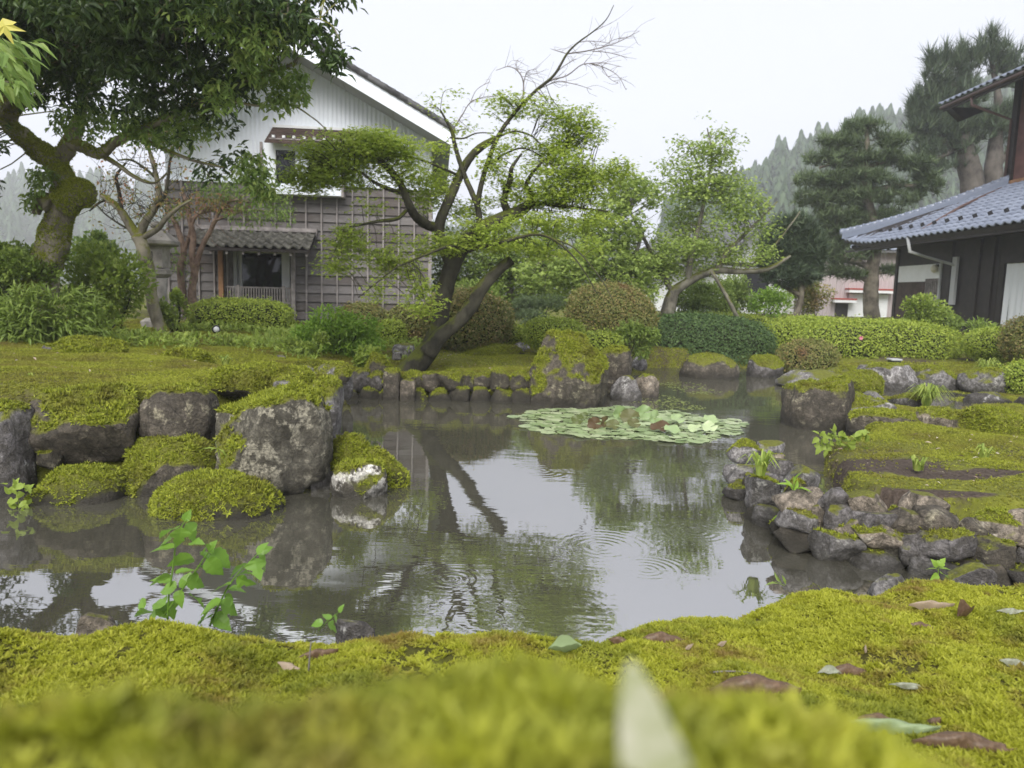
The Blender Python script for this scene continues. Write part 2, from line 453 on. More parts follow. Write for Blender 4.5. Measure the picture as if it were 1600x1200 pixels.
# ------------------------------------------------------------------ instanced ground cover (stuff only)
def proto_coll(name, tmpls, mat):
    c = bpy.data.collections.new(name)
    for k, t in enumerate(tmpls):
        me = new_mesh(name, t[0], np.array(t[1])); me.materials.append(mat)
        c.objects.link(bpy.data.objects.new(name, me))
    return c
GROUPS = {}
def scatter_group(coll):
    if coll.name in GROUPS: return GROUPS[coll.name]
    ng = bpy.data.node_groups.new('scatter_' + coll.name, 'GeometryNodeTree')
    ng.interface.new_socket('Geometry', in_out='INPUT', socket_type='NodeSocketGeometry')
    ng.interface.new_socket('Geometry', in_out='OUTPUT', socket_type='NodeSocketGeometry')
    gi = ng.nodes.new('NodeGroupInput'); go = ng.nodes.new('NodeGroupOutput')
    ip = ng.nodes.new('GeometryNodeInstanceOnPoints')
    ci = ng.nodes.new('GeometryNodeCollectionInfo')
    ci.inputs['Collection'].default_value = coll
    ci.inputs['Separate Children'].default_value = True
    ci.inputs['Reset Children'].default_value = True
    ra = ng.nodes.new('GeometryNodeInputNamedAttribute'); ra.data_type = 'FLOAT_VECTOR'; ra.inputs['Name'].default_value = 'rot'
    sa = ng.nodes.new('GeometryNodeInputNamedAttribute'); sa.data_type = 'FLOAT'; sa.inputs['Name'].default_value = 'scl'
    er = ng.nodes.new('FunctionNodeEulerToRotation')
    L = ng.links.new
    L(gi.outputs[0], ip.inputs['Points']); L(ci.outputs[0], ip.inputs['Instance'])
    ip.inputs['Pick Instance'].default_value = True
    L(ra.outputs['Attribute'], er.inputs[0]); L(er.outputs[0], ip.inputs['Rotation'])
    L(sa.outputs['Attribute'], ip.inputs['Scale']); L(ip.outputs[0], go.inputs[0])
    GROUPS[coll.name] = ng
    return ng
def scatter(name, pts, N, scl, coll, label=None, cat=None, parent=None):
    n = len(pts)
    R = frames(N, rng.uniform(0, 6.28, n))
    rot = np.stack([np.arctan2(R[:, 2, 1], R[:, 2, 2]), -np.arcsin(np.clip(R[:, 2, 0], -1, 1)), np.arctan2(R[:, 1, 0], R[:, 0, 0])], 1)
    me = bpy.data.meshes.new(name)
    me.vertices.add(n); me.vertices.foreach_set('co', np.asarray(pts, np.float32).ravel())
    a = me.attributes.new('rot', 'FLOAT_VECTOR', 'POINT'); a.data.foreach_set('vector', rot.astype(np.float32).ravel())
    a = me.attributes.new('scl', 'FLOAT', 'POINT'); a.data.foreach_set('value', np.broadcast_to(scl, (n,)).astype(np.float32))
    o = obj(name, me, None, parent, 'stuff')
    if label: tag(o, label, cat)
    md = o.modifiers.new('scatter', 'NODES'); md.node_group = scatter_group(coll)
    return o
C_FROND = proto_coll('moss_frond', [t_tuft(10, .13, 5, 75, 21), t_tuft(11, .12, 15, 85, 22), t_tuft(9, .14, -5, 60, 23), t_tuft(8, .12, 20, 88, 24)], L_MOSSF)
C_LAWN = proto_coll('lawn_tuft', [t_tuft(9, .13, 0, 70, 31, False), t_tuft(8, .15, 10, 80, 32, False), t_tuft(9, .12, -5, 55, 33, False)], L_MOSSL)

# ------------------------------------------------------------------ pond outline and land
WL_R = [(1163, 792), (1178, 822), (1240, 860), (1300, 880), (1370, 893), (1450, 905), (1530, 914), (1640, 925)]   # waterline of the right-hand wall
def wallY(px):
    xs = [q[0] for q in WL_R]; py = np.interp(px, xs, [q[1] for q in WL_R]); return G(px, py, 0)[1]
pond = [np.array((-9, 1.0, 0)), np.array((-7.5, 3.1, 0))]
for q in [(-60, 860), (0, 850), (60, 836), (200, 826), (320, 822), (430, 795), (520, 778), (575, 774), (632, 740), (600, 712), (535, 690), (530, 645), (540, 628),
          (600, 630), (700, 629), (830, 628), (935, 626), (975, 604), (985, 582), (1060, 579), (1130, 578), (1190, 580), (1228, 604), (1228, 640), (1232, 688), (1192, 704), (1172, 740)] + WL_R:
    pond.append(G(q[0], q[1], 0))
pond += [np.array((6.0, 2.6, 0)), np.array((6.0, 1.0, 0))]
pond = np.array(pond)[:, :2]
def sdist(x, y, poly):                       # >0 outside
    p = np.stack([x, y], 1); best = np.full(len(p), 1e9); ins = np.zeros(len(p), bool)
    for a, b in zip(poly, np.roll(poly, -1, 0)):
        ab = b - a; t = np.clip(((p - a) @ ab) / (ab @ ab), 0, 1)
        best = np.minimum(best, np.linalg.norm(p - a - t[:, None] * ab, axis=1))
        c = ((a[1] > p[:, 1]) != (b[1] > p[:, 1]))
        xi = a[0] + (p[:, 1] - a[1]) * ab[0] / (ab[1] if abs(ab[1]) > 1e-9 else 1e-9)
        ins ^= c & (p[:, 0] < xi)
    return np.where(ins, -best, best)
CTRL = np.array([(-3.5, 4.8, .62), (-2, 4.8, .60), (-5.5, 5, .62), (-3.5, 6.5, .60), (-1.8, 6.2, .52), (-6, 8, .62), (-3.5, 8.5, .50), (-2.6, 7.6, .42), (-5.2, 11.3, .52), (-3, 11, .45), (-8, 12, .6),
                 (-4, 14, .60), (-8, 16, .65), (-2, 15, .55), (-1.3, 9.0, .26), (0, 9.2, .27), (.8, 9.2, .3), (-.5, 10.5, .38), (1, 11.5, .42), (0, 13, .5), (3, 14.5, .4), (4, 17, .45),
                 (4.6, 11.5, -.06), (6, 10.6, -.04), (8, 11, .02), (9, 12.8, .25), (6.5, 8.5, .0), (5.2, 9, -.02), (8, 9, .0), (7, 12, .05), (4.2, 7, .16), (5.5, 7, .16), (2.2, 5.4, .15), (3.2, 5.6, .17), (2.1, 4.7, .20), (2.7, 4.6, .22), (3.4, 4.0, .27), (2.6, 4.0, .27), (4.5, 4.0, .30), (5, 5.5, .2), (9, 6, .3),
                 (7, 15, .35), (10, 17, .5), (12, 22, .6), (0, 30, .6), (-20, 20, .8), (20, 10, .7), (30, 40, 1.0), (-30, 60, 1.0), (0, 80, 1.0)])
def land(x, y):
    num = 0; den = 0
    for cx, cy_, cz in CTRL:
        wgt = 1 / (((x - cx) ** 2 + (y - cy_) ** 2) ** 1.5 + .02); num = num + wgt * cz; den = den + wgt
    z = num / den
    q = np.stack([x, y, x * 0], 1)
    return z + .05 * fbm(q * 1.1, 3, 5) + .018 * fbm(q * 5, 3, 8)
def groundz(x, y):
    x = np.atleast_1d(np.asarray(x, float)); y = np.atleast_1d(np.asarray(y, float))
    d = sdist(x, y, pond)
    z = land(x, y)
    z = np.where(y < 2.7, np.where(d > 0, .2, z), z)
    wd = np.where((x < -.85) & (y < 5.6), 1.05, np.where((x > 1.2) & (y < 5.2), .52, .46))
    wd = np.where((x > 2.6) & (y > 6.0) & (y < 12), .6, wd)
    return -.6 + (z + .6) * sstep(.80, 1.15, d / wd)
def axis(lo, hi, step, outs_lo, outs_hi):
    return np.array(sorted(outs_lo) + list(np.arange(lo, hi + 1e-6, step)) + outs_hi)
gx = axis(-8, 9, .085, [-470, -260, -150, -80, -40, -25, -16, -12, -9.5], [10, 11.5, 14, 18, 25, 40, 80, 150, 260, 470])
gy = axis(2.4, 17, .085, [-60, -20, -5, 1.5], [18, 20, 23, 28, 36, 50, 80, 130, 250, 480])
XX, YY = np.meshgrid(gx, gy)
ZZ = groundz(XX.ravel(), YY.ravel())
far = np.hypot(XX.ravel(), YY.ravel()) > 30
ZZ = np.where(far, np.maximum(ZZ, .5), ZZ)
nx, ny = len(gx), len(gy)
ii = (np.arange(ny - 1)[:, None] * nx + np.arange(nx - 1)[None]).ravel()
GF = np.stack([ii, ii + 1, ii + nx + 1, ii + nx], 1)
BARE = [(G(1350, 722, .2), .62, .36), (G(1500, 735, .22), .5, .14), (G(1450, 770, .25), .4, .1)]
s = NT('garden_soil')
p = s.pos(); n1 = s.noise(.9, 6, p, .6); n2 = s.noise(9, 6, p, .65); n3 = s.noise(45, 4, p)
mossc = s.ramp(n2, [(.25, (.07, .075, .015)), (.55, (.14, .15, .022)), (.8, (.22, .22, .035))])
soil = s.ramp(n3, [(.3, (.035, .026, .02)), (.7, (.10, .078, .062))])
s.color(s.mix(s.ramp(s.math('ADD', s.math('MULTIPLY', n1, .7), s.math('MULTIPLY', n2, .3)), [(.50, 0.0), (.60, 1.0)]), mossc, soil))
gc = s.mix(s.ramp(s.math('ADD', s.math('MULTIPLY', n1, .7), s.math('MULTIPLY', n2, .3)), [(.50, 0.0), (.60, 1.0)]), mossc, soil)
for (sc_, sx_, sy_) in BARE:                 # trodden bare earth on the peninsula
    mp = s.new('ShaderNodeMapping'); mp.inputs['Location'].default_value = (-sc_[0] / sx_, -sc_[1] / sy_, 0); mp.inputs['Scale'].default_value = (1 / sx_, 1 / sy_, 0); s.link(p, mp.inputs['Vector'])
    ln = s.new('ShaderNodeVectorMath', operation='LENGTH'); s.link(mp.outputs[0], ln.inputs[0])
    gc = s.mix(s.ramp(s.math('ADD', ln.outputs['Value'], s.math('MULTIPLY', s.math('SUBTRACT', n2, .5), 1.2)), [(.75, 1.0), (1.1, 0.0)]), gc, soil)
s.color(gc)
s.rough(.95, .15); s.bump(s.math('ADD', n2, s.math('MULTIPLY', n3, .5)), .8, .03)
ground = struct('ground', new_mesh('ground', np.stack([XX.ravel(), YY.ravel(), ZZ], 1), GF, True), MATS['garden_soil'])

# ------------------------------------------------------------------ water
s = NT('pond_water')
p = s.pos()
sx = s.new('ShaderNodeSeparateXYZ'); s.link(p, sx.inputs[0])
v1 = s.mapped(p, (.8, 2.6, 1)); v2 = s.mapped(p, (3, 9, 1))
h = s.math('ADD', s.math('MULTIPLY', s.noise(1.6, 3, v1, .5, .4), .0034), s.math('MULTIPLY', s.noise(2.6, 2, v2, .5), .0007))
patch = s.ramp(s.noise(.55, 2, p), [(.38, .12), (.66, 1.0)])
h = s.math('MULTIPLY', h, patch)
for (qx, qy, k, a, amp) in [(765, 965, 150, 2.6, .00006), (868, 960, 165, 2.6, .00007), (905, 985, 150, 3.0, .00005), (1010, 890, 170, 4, 0.00018), (840, 735, 120, 3, 0.0002), (1120, 725, 120, 3, 0.0002), (940, 855, 140, 3, 0.0002), (705, 905, 170, 5, 0.00018), (1085, 830, 150, 4, 0.0002)]:
    c = G(qx, qy, 0)
    d = s.new('ShaderNodeVectorMath', operation='DISTANCE'); s.link(p, d.inputs[0]); d.inputs[1].default_value = tuple(c)
    dd = d.outputs['Value']
    wv = s.math('SINE', s.math('MULTIPLY', dd, float(k)))
    fo = s.math('MULTIPLY', s.math('SUBTRACT', 1.0, s.math('MULTIPLY', dd, float(a)), True), amp)
    h = s.math('ADD', h, s.math('MULTIPLY', wv, fo))
bn = s.new('ShaderNodeBump'); bn.inputs['Strength'].default_value = 1.0; bn.inputs['Distance'].default_value = 1.0
s.link(h, bn.inputs['Height'])
s.color(s.ramp(s.noise(.5, 4, p, .6), [(.3, (.056, .054, .041)), (.7, (.080, .075, .056))]))
s.rough(.6, 0.0); s.b.inputs['Roughness'].default_value = .9
gl = s.new('ShaderNodeBsdfGlossy'); gl.inputs['Roughness'].default_value = .015; gl.inputs['Color'].default_value = (.97, .97, .97, 1)
s.link(bn.outputs[0], gl.inputs['Normal'])
fr = s.new('ShaderNodeFresnel'); fr.inputs['IOR'].default_value = 6.0; s.link(bn.outputs[0], fr.inputs['Normal'])
ms = s.new('ShaderNodeMixShader'); s.link(fr.outputs[0], ms.inputs[0]); s.link(s.b.outputs[0], ms.inputs[1]); s.link(gl.outputs[0], ms.inputs[2]); s.link(ms.outputs[0], s.out.inputs[0])
struct('pond_water', new_mesh('pond_water', [(-14, .2, 0), (14, .2, 0), (14, 16, 0), (-14, 16, 0)], np.array([(0, 1, 2, 3)])), MATS['pond_water'])

# ------------------------------------------------------------------ the moss bank the camera lies on
SIL = [(-260, 960, 1.30), (0, 962, 1.30), (60, 966, 1.32), (130, 976, 1.34), (180, 977, 1.34), (220, 962, 1.36), (280, 956, 1.37), (330, 966, 1.37), (400, 976, 1.38), (470, 988, 1.38), (530, 986, 1.4), (610, 977, 1.42),
       (700, 972, 1.42), (770, 972, 1.42), (840, 979, 1.43), (900, 984, 1.44), (935, 986, 1.45), (965, 972, 1.5), (1000, 964, 1.56), (1055, 951, 1.62), (1100, 951, 1.64), (1140, 954, 1.66), (1170, 938, 1.72), (1205, 932, 1.76),
       (1232, 909, 1.84), (1290, 911, 1.86), (1330, 920, 1.84), (1372, 916, 1.86), (1400, 897, 1.95), (1450, 900, 1.95), (1490, 907, 1.93), (1535, 905, 1.95), (1580, 901, 1.97), (1640, 900, 2.0), (1900, 900, 2.05)]
SILP = np.array([P(*q) for q in SIL]); SILP = SILP[np.argsort(SILP[:, 0])]
HUMP = [(-400, 1075), (0, 1078), (60, 1070), (130, 1062), (190, 1046), (260, 1058), (400, 1066), (520, 1060), (600, 1046), (700, 1038), (800, 1044), (880, 1050), (960, 1076), (1040, 1098), (1120, 1108), (1200, 1120), (1290, 1136), (1380, 1162), (1460, 1196), (1560, 1260), (1750, 1390)]
HY = .185
HUMPP = np.array([P(a, b + 14, HY) for a, b in HUMP])
def bankz(x, y, detail=True):
    x = np.atleast_1d(np.asarray(x, float)); y = np.atleast_1d(np.asarray(y, float))
    ey = np.interp(x, SILP[:, 0], SILP[:, 1]); ez = np.interp(x, SILP[:, 0], SILP[:, 2])
    q = np.stack([x, y, x * 0], 1)
    t = ey - y
    z = ez + .17 * np.maximum(t, 0) - .04 * sstep(.10, 0, t)
    if detail:
        z = z + sstep(0, .3, t) * (.030 * fbm(q * 4.5, 2, 3)) + .010 * fbm(q * 16, 2, 4)
    z = np.where(t < 0, ez - .04 - np.minimum(-t * 6, 1.0), z)
    hx = x * HY / np.maximum(y, HY)             # hump: stays low enough not to hide the bank behind it
    hz = np.interp(x, HUMPP[:, 0], HUMPP[:, 2]) - .004
    if detail: hz = hz + .010 * fbm(q * 34, 2, 6)
    k = sstep(.52, .16, y + .03 * fbm(q * 9, 2, 12))
    hz = z + (hz - z) * k
    return np.maximum(z, hz)
bx = np.concatenate([np.arange(-2.6, -.5, .03), np.arange(-.5, .5, .012), np.arange(.5, 3.2, .03)])
by = np.concatenate([np.arange(-.9, .05, .05), np.arange(.05, .56, .012), np.arange(.56, 2.5, .02)])
BX, BY = np.meshgrid(bx, by); BZ = bankz(BX.ravel(), BY.ravel())
nx, ny = len(bx), len(by)
BZ = np.where(BY.ravel() < .04, np.minimum(BZ, 1.10), BZ)
ii = (np.arange(ny - 1)[:, None] * nx + np.arange(nx - 1)[None]).ravel()
BF = np.stack([ii, ii + 1, ii + nx + 1, ii + nx], 1)
BV = np.stack([BX.ravel(), BY.ravel(), BZ], 1)
s = NT('moss_bed')
p = s.pos(); n2 = s.noise(30, 5, p, .65); n1 = s.noise(4, 4, p)
s.color(s.mix(s.ramp(n1, [(.4, 0.0), (.7, .6)]), s.ramp(n2, [(.25, (.03, .028, .010)), (.6, (.08, .08, .015)), (.85, (.14, .13, .02))]), (.05, .035, .02)))
s.rough(.95, .1); s.bump(n2, .8, .01)
struct('moss_bank', new_mesh('moss_bank', BV, BF, True), MATS['moss_bed'])

def tri_of(F):
    F = np.asarray(F)
    return F if F.shape[1] == 3 else np.concatenate([F[:, [0, 1, 2]], F[:, [0, 2, 3]]])
def sample(V, F, density, wfun=None):
    T = tri_of(F); A, B, C = V[T[:, 0]], V[T[:, 1]], V[T[:, 2]]
    N = np.cross(B - A, C - A); ar = np.linalg.norm(N, axis=1) / 2; N = N / (2 * ar[:, None] + 1e-12)
    wt = ar.copy()
    cen = (A + B + C) / 3
    if wfun is not None: wt = wt * wfun(cen, N)
    tot = wt.sum(); n = int(tot * density)
    if n < 1: return np.zeros((0, 3)), np.zeros((0, 3))
    k = rng.choice(len(T), n, p=wt / tot)
    u, v = rng.random(n), rng.random(n); fl = u + v > 1; u[fl] = 1 - u[fl]; v[fl] = 1 - v[fl]
    return A[k] + u[:, None] * (B - A)[k] + v[:, None] * (C - A)[k], N[k]
def inview(c, m=60):                        # seen by the lens or close to it
    d = (c - np.array((0, 0, CAMZ))) @ np.array(RC)      # camera axes
    px = 800 + FPX * d[:, 0] / np.maximum(-d[:, 2], 1e-3); py = 600 - FPX * d[:, 1] / np.maximum(-d[:, 2], 1e-3)
    return ((d[:, 2] < 0) & (px > -m * 4) & (px < 1600 + m * 4) & (py > -m * 4) & (py < 1200 + m * 6)).astype(float)
def wbank(c, N):
    ey = np.interp(c[:, 0], SILP[:, 0], SILP[:, 1])
    t = ey - c[:, 1]
    bare = sstep(.20, .40, fbm(c * 7.0, 3, 40))
    return np.maximum(inview(c), .45 * ((c[:, 0] > -2.2) & (c[:, 0] < 2.7) & (c[:, 1] > -.1))) * (t > -.06) * (1 - .8 * bare) * np.where(c[:, 1] < .55, 1.3, 1.0)
pts, N = sample(BV, BF, 40000, wbank)
up = N * .5 + np.array((0, -.12, 1.0)) + .55 * rng.normal(size=N.shape)
clump = 1 + .55 * fbm(pts * 28, 2, 77)
sclf = rng.uniform(.008, .016, len(pts)) * clump * np.where(pts[:, 1] < .5, .95, 1.05)
scatter('moss', pts - np.array((0, 0, .001)), up, sclf, C_FROND, 'bright yellow-green feathery moss carpeting the near bank', 'moss')

# ------------------------------------------------------------------ moss on the lawns beyond the water
gV = np.stack([XX.ravel(), YY.ravel(), ZZ], 1)
def wlawn(c, N):
    d = sdist(c[:, 0], c[:, 1], pond); x, y = c[:, 0], c[:, 1]
    left = (x < -.9) & (y < 9.6); right = (x > 1.0) & (y < 8.2) & (y > 2.8); isl = (x > -3) & (x < 1.6) & (y >= 8) & (y < 12.5); rest = (y < 13.5) & (y > 8)
    k = left * 1.0 + right * 1.25 + np.where(~left, isl * .75, 0); k = np.maximum(k, rest * .35)
    bare = sstep(.02, .30, fbm(c * np.array((.8, 1.5, 0)) + 3.1, 3, 51))
    for (sc_, sx_, sy_) in BARE:
        dd_ = np.hypot((x - sc_[0]) / sx_, (y - sc_[1]) / sy_) + .5 * fbm(c * 5, 3, 58)
        k = k * (1 - .97 * sstep(1.1, .8, dd_))
    k = np.where(right, k * (1 - .8 * bare), k)
    bare2 = sstep(.0, .35, fbm(c * np.array((1.1, 2.0, 0)) + 9, 3, 52))
    k = np.where(isl & ~left, k * (1 - .7 * bare2), k)
    return k * (d > .01) * inview(c, 110)
pts, N = sample(gV, GF, 5200, wlawn)
dd = np.linalg.norm(pts, axis=1)
scl = rng.uniform(.011, .022, len(pts)) * (.55 + dd / 14)
scatter('moss', pts, N + np.array((0, 0, 1.0)) + .5 * rng.normal(size=N.shape), scl, C_LAWN, 'olive moss lawn spread over the ground round the pond', 'moss')

# ------------------------------------------------------------------ hills with cedar woods
HILLM = simple('hill_soil', (.035, .055, .025), .95, .1, .05, .3, coord='Object')
def hill(name, xs, ys, zf):
    X, Y = np.meshgrid(xs, ys); Z = zf(X.ravel(), Y.ravel()); nx = len(xs)
    i = (np.arange(len(ys) - 1)[:, None] * nx + np.arange(nx - 1)[None]).ravel()
    struct(name, new_mesh(name, np.stack([X.ravel(), Y.ravel(), Z], 1), np.stack([i, i + 1, i + nx + 1, i + nx], 1), True), HILLM)
def hz_right(x, y):
    h = np.interp(x - .25 * (y - 230), [5, 40, 66, 80, 106, 130, 200, 320], [0, 7, 23, 32, 42, 52, 76, 96]) * sstep(110, 235, y)
    return -1.0 + h + 3.0 * fbm(np.stack([x * .016, y * .016, x * 0], 1), 3, 60) * sstep(20, 60, x)
def hz_left(x, y):
    return 1.6 * hz_left0(x / 1.6, y / 1.6)
def hz_left0(x, y):
    h = 8 * sstep(-40, -150, x) * sstep(150, 235, y) + 5 * sstep(30, -100, x) * sstep(140, 200, y) + 9 * sstep(190, 235, y) * sstep(70, 0, x)
    return -1.0 + h + 3 * fbm(np.stack([x * .02, y * .02, x * 0], 1), 3, 61) * sstep(150, 220, y)
hill('hill_right', np.linspace(-20, 400, 60), np.linspace(100, 350, 50), hz_right)
hill('hill_left', np.linspace(-400, 96, 60), np.linspace(224, 460, 40), hz_left)
def t_cedar(seed):
    r = np.random.default_rng(seed); V = []; F = []
    n = 150
    for k in range(n):
        t = (k + .5) / n; z = .10 + .9 * t; rad = .23 * (1 - t) ** .55 * r.uniform(.35, 1.2) + .012
        a = r.uniform(0, 6.28); d = np.array((math.cos(a), math.sin(a), 0)); sd = np.array((-d[1], d[0], 0))
        wv = .022 + .035 * (1 - t)
        b = len(V)
        V += [np.array((0, 0, z + .02)), d * rad * .6 + sd * wv + (0, 0, z + .01), d * rad + (0, 0, z - .05 - .05 * r.random()), d * rad * .6 - sd * wv + (0, 0, z + .01), d * rad * .5 + (0, 0, z + .05)]
        F += [(b, b + 1, b + 4), (b + 1, b + 2, b + 4), (b + 4, b + 2, b + 3), (b, b + 4, b + 3)]
    b = len(V); V += [(-.012, 0, 0), (.012, 0, 0), (0, 0, 1.0), (0, .014, 0)]; F += [(b, b + 1, b + 2), (b + 1, b + 3, b + 2)]
    return [tuple(v) for v in V], F
T_CEDAR = [t_cedar(k) for k in range(4)]
def forest(name, n, xr, yr, zf, cond, h0, h1, label, sp):
    x = rng.uniform(*xr, n * 4); y = rng.uniform(*yr, n * 4); z = zf(x, y); k = cond(x, y, z)
    x, y, z = x[k], y[k], z[k]
    keep = []; cell = {}
    for i in range(len(x)):
        c = (int(x[i] // sp), int(y[i] // sp))
        if c in cell: continue
        cell[c] = 1; keep.append(i)
        if len(keep) >= n: break
    pts = np.stack([x, y, z - .3], 1)[keep]
    N = np.tile((0, 0, 1.0), (len(pts), 1)) + .03 * rng.normal(size=(len(pts), 3))
    mb = stamps(T_CEDAR, pts, frames(N, rng.uniform(0, 6.28, len(pts))), rng.uniform(h0, h1, len(pts)))
    o = mb.build(name, L_CEDAR, None, False, 'stuff'); tag(o, label, 'forest')
forest('cedar_forest', 1900, (10, 370), (130, 305), hz_right, lambda x, y, z: (z > 1.5) & (x / y < .90) & (x / y > .20), 9, 20, 'hazy cedar wood climbing the hillside behind the tiled house', 4.2)
forest('cedar_forest', 700, (-384, 64), (256, 430), hz_left, lambda x, y, z: (z > 4.8) & (x / y > -.95), 16, 24, 'mist-veiled cedar wood on the far slope behind the mossy trunk', 5.8)
# ------------------------------------------------------------------ rocks
_ICO = {}
def ico(sub):
    if sub not in _ICO:
        bm = bmesh.new(); bmesh.ops.create_icosphere(bm, subdivisions=sub, radius=1)
        bm.verts.index_update()
        _ICO[sub] = (np.array([v.co[:] for v in bm.verts]), np.array([[v.index for v in f.verts] for f in bm.faces])); bm.free()
    return _ICO[sub]
def rock_arrays(c, size, seed, blocky=.5, rough=.12, facets=7, sub=4, yaw=0.0, lean=0.0, cut=(.70, .98)):
    D, F = ico(sub); r = np.random.default_rng(seed)
    n = 2 + 3.2 * blocky
    V = D / (np.sum(np.abs(D) ** n, 1) ** (1 / n))[:, None]
    for k in range(facets):
        nr = r.normal(size=3); nr /= np.linalg.norm(nr); cc = r.uniform(*cut)
        e = V @ nr - cc; V = V - np.outer(np.maximum(e, 0) * .96, nr)
    o = r.uniform(0, 50, 3)
    V = V * (1 + rough * fbm(V * 1.7 + o, 4, seed) + .4 * rough * fbm(V * 6 + o, 3, seed + 5))[:, None]
    lo, hi = V.min(0), V.max(0); V = (V - (lo + hi) / 2) / (hi - lo)
    V[:, 0] += lean * V[:, 2]
    V = V * np.array(size)
    cs, sn = math.cos(yaw), math.sin(yaw)
    V = np.stack([V[:, 0] * cs - V[:, 1] * sn, V[:, 0] * sn + V[:, 1] * cs, V[:, 2]], 1) + np.asarray(c)
    return V, F
def vnormals(V, F):
    N = np.zeros_like(V); fn = np.cross(V[F[:, 1]] - V[F[:, 0]], V[F[:, 2]] - V[F[:, 0]])
    for k in range(3): np.add.at(N, F[:, k], fn)
    return N / (np.linalg.norm(N, axis=1)[:, None] + 1e-9)
def moss_mask(V, N, amt, seed, freq=4.0):
    return np.clip(.5 + 1.5 * (N[:, 2] - (1 - amt * 1.3)) + .75 * fbm(V * freq, 3, seed + 100), 0, 1)
def moss_part(V, F, m, parent, dens=4600, size=.020, hang=.3):
    T = F
    w_ = m[T].mean(1)
    w_ = np.where(w_ > .52, (w_ - .35) * 1.4, 0)
    cen = V[T].mean(1)
    pts, N = sample(V, T, dens, lambda c, n: w_ * np.where((n[:, 1] > .55), .15, 1.0))
    if len(pts) < 30: return None
    up = N * .9 + np.array((0, -.1, .55)) + .5 * rng.normal(size=N.shape)
    sc_ = rng.uniform(.7, 1.3, len(pts)) * size * 1.45 * (1 + .5 * fbm(pts * 14, 2, 3))
    return stamps(T_TUFT, pts - N * size * .15, frames(up, rng.uniform(0, 6.28, len(pts))), sc_).build('moss', L_MOSSR, parent, False, 'stuff')
def boulder(x0, y0, x1, y1, Y, dep, mat, moss, label, seed, name='boulder', blocky=.5, rough=.12, facets=7, sub=4, yaw=0, lean=0, msize=.02, mdens=5200, sink=0, group=None, parent=None, part='stone', cut=(.70, .98)):
    """rock filling that pixel box with its centre Y metres ahead; dep = depth / width; sink = metres below the lower edge"""
    a = P((x0 + x1) / 2, (y0 + y1) / 2, Y); wd = (x1 - x0) * Y / FPX; ht = (y1 - y0) * Y / FPX
    c = a - np.array((0, 0, sink / 2)); ht += sink
    V, F = rock_arrays((0, 0, 0), (wd, wd * dep, ht), seed, blocky, rough, facets, sub, yaw, lean, cut)
    V = V + c
    m = moss_mask(V, vnormals(V, F), moss, seed)
    me = new_mesh(name, V, F, True, {'moss': m})
    if parent is not None:
        o = obj(part, me, mat, parent)
    else:
        o = tag(obj(name, me, mat), label, 'rock', group)
    if moss > .12: moss_part(V, F, m, o, mdens, msize)
    return o

# left bank
boulder(-70, 618, 62, 850, 4.35, .9, K_PURP, .30, 'white-flecked purplish boulder at the far left edge of the rockery', 1, blocky=.55, facets=5, sink=.15)
boulder(55, 602, 226, 726, 4.55, .8, K_BROWN, .46, 'brown block boulder draped with a thick moss fringe beside the white-flecked one', 2, blocky=.7, facets=4, msize=.024)
boulder(226, 601, 334, 694, 4.68, .9, K_BROWN, .36, 'small dark boulder wedged between two big moss-capped ones', 3, blocky=.5, facets=4)
boulder(338, 598, 520, 768, 4.55, .85, K_LICH, .46, 'largest lichen-blotched grey boulder with a mossy cap, overhanging the water', 4, blocky=.42, rough=.12, facets=7, sub=5, msize=.024)
boulder(486, 588, 536, 720, 5.35, 1.6, K_GREY, .45, 'narrow grey rock tucked behind the big lichen-blotched boulder', 5, blocky=.6, facets=6)
boulder(40, 722, 208, 834, 4.25, .8, K_BROWN, .42, 'low dark rock with pinkish flecks at the waterline on the left', 6, blocky=.35, sink=.15, rough=.1)
boulder(190, 682, 345, 800, 4.45, .8, K_BROWN, .58, 'moss-coated rock filling the gap under the small dark boulder', 7, blocky=.35, facets=5, sink=.1)
boulder(240, 738, 446, 832, 4.08, .75, K_DARK, .84, 'broad low rock wholly coated in golden-green moss at the waterline', 8, blocky=.2, facets=3, rough=.07, sink=.12, sub=5, mdens=6500)
boulder(60, 694, 98, 738, 4.4, .9, K_DARK, .3, 'little dark stone lodged under the brown block boulder', 9, blocky=.3)
boulder(-30, 825, 22, 866, 3.75, 1.0, K_DARK, .7, 'small mossy stone in the water at the left edge', 10, sink=.1)
boulder(516, 675, 574, 735, 4.75, .9, K_DARK, .95, 'rounded mossy stone rising against the side of the big boulder', 11, blocky=.25, facets=3, sink=.1)
boulder(518, 718, 606, 790, 4.42, .75, K_WHITE, .55, 'white-crusted stone with a moss top in the water beside the big boulder', 12, blocky=.45, sink=.12, facets=8)
boulder(562, 698, 640, 768, 4.66, .8, K_DARK, .85, 'pointed mossy stone farthest out in the pond of its cluster', 13, blocky=.3, sink=.12, facets=5)
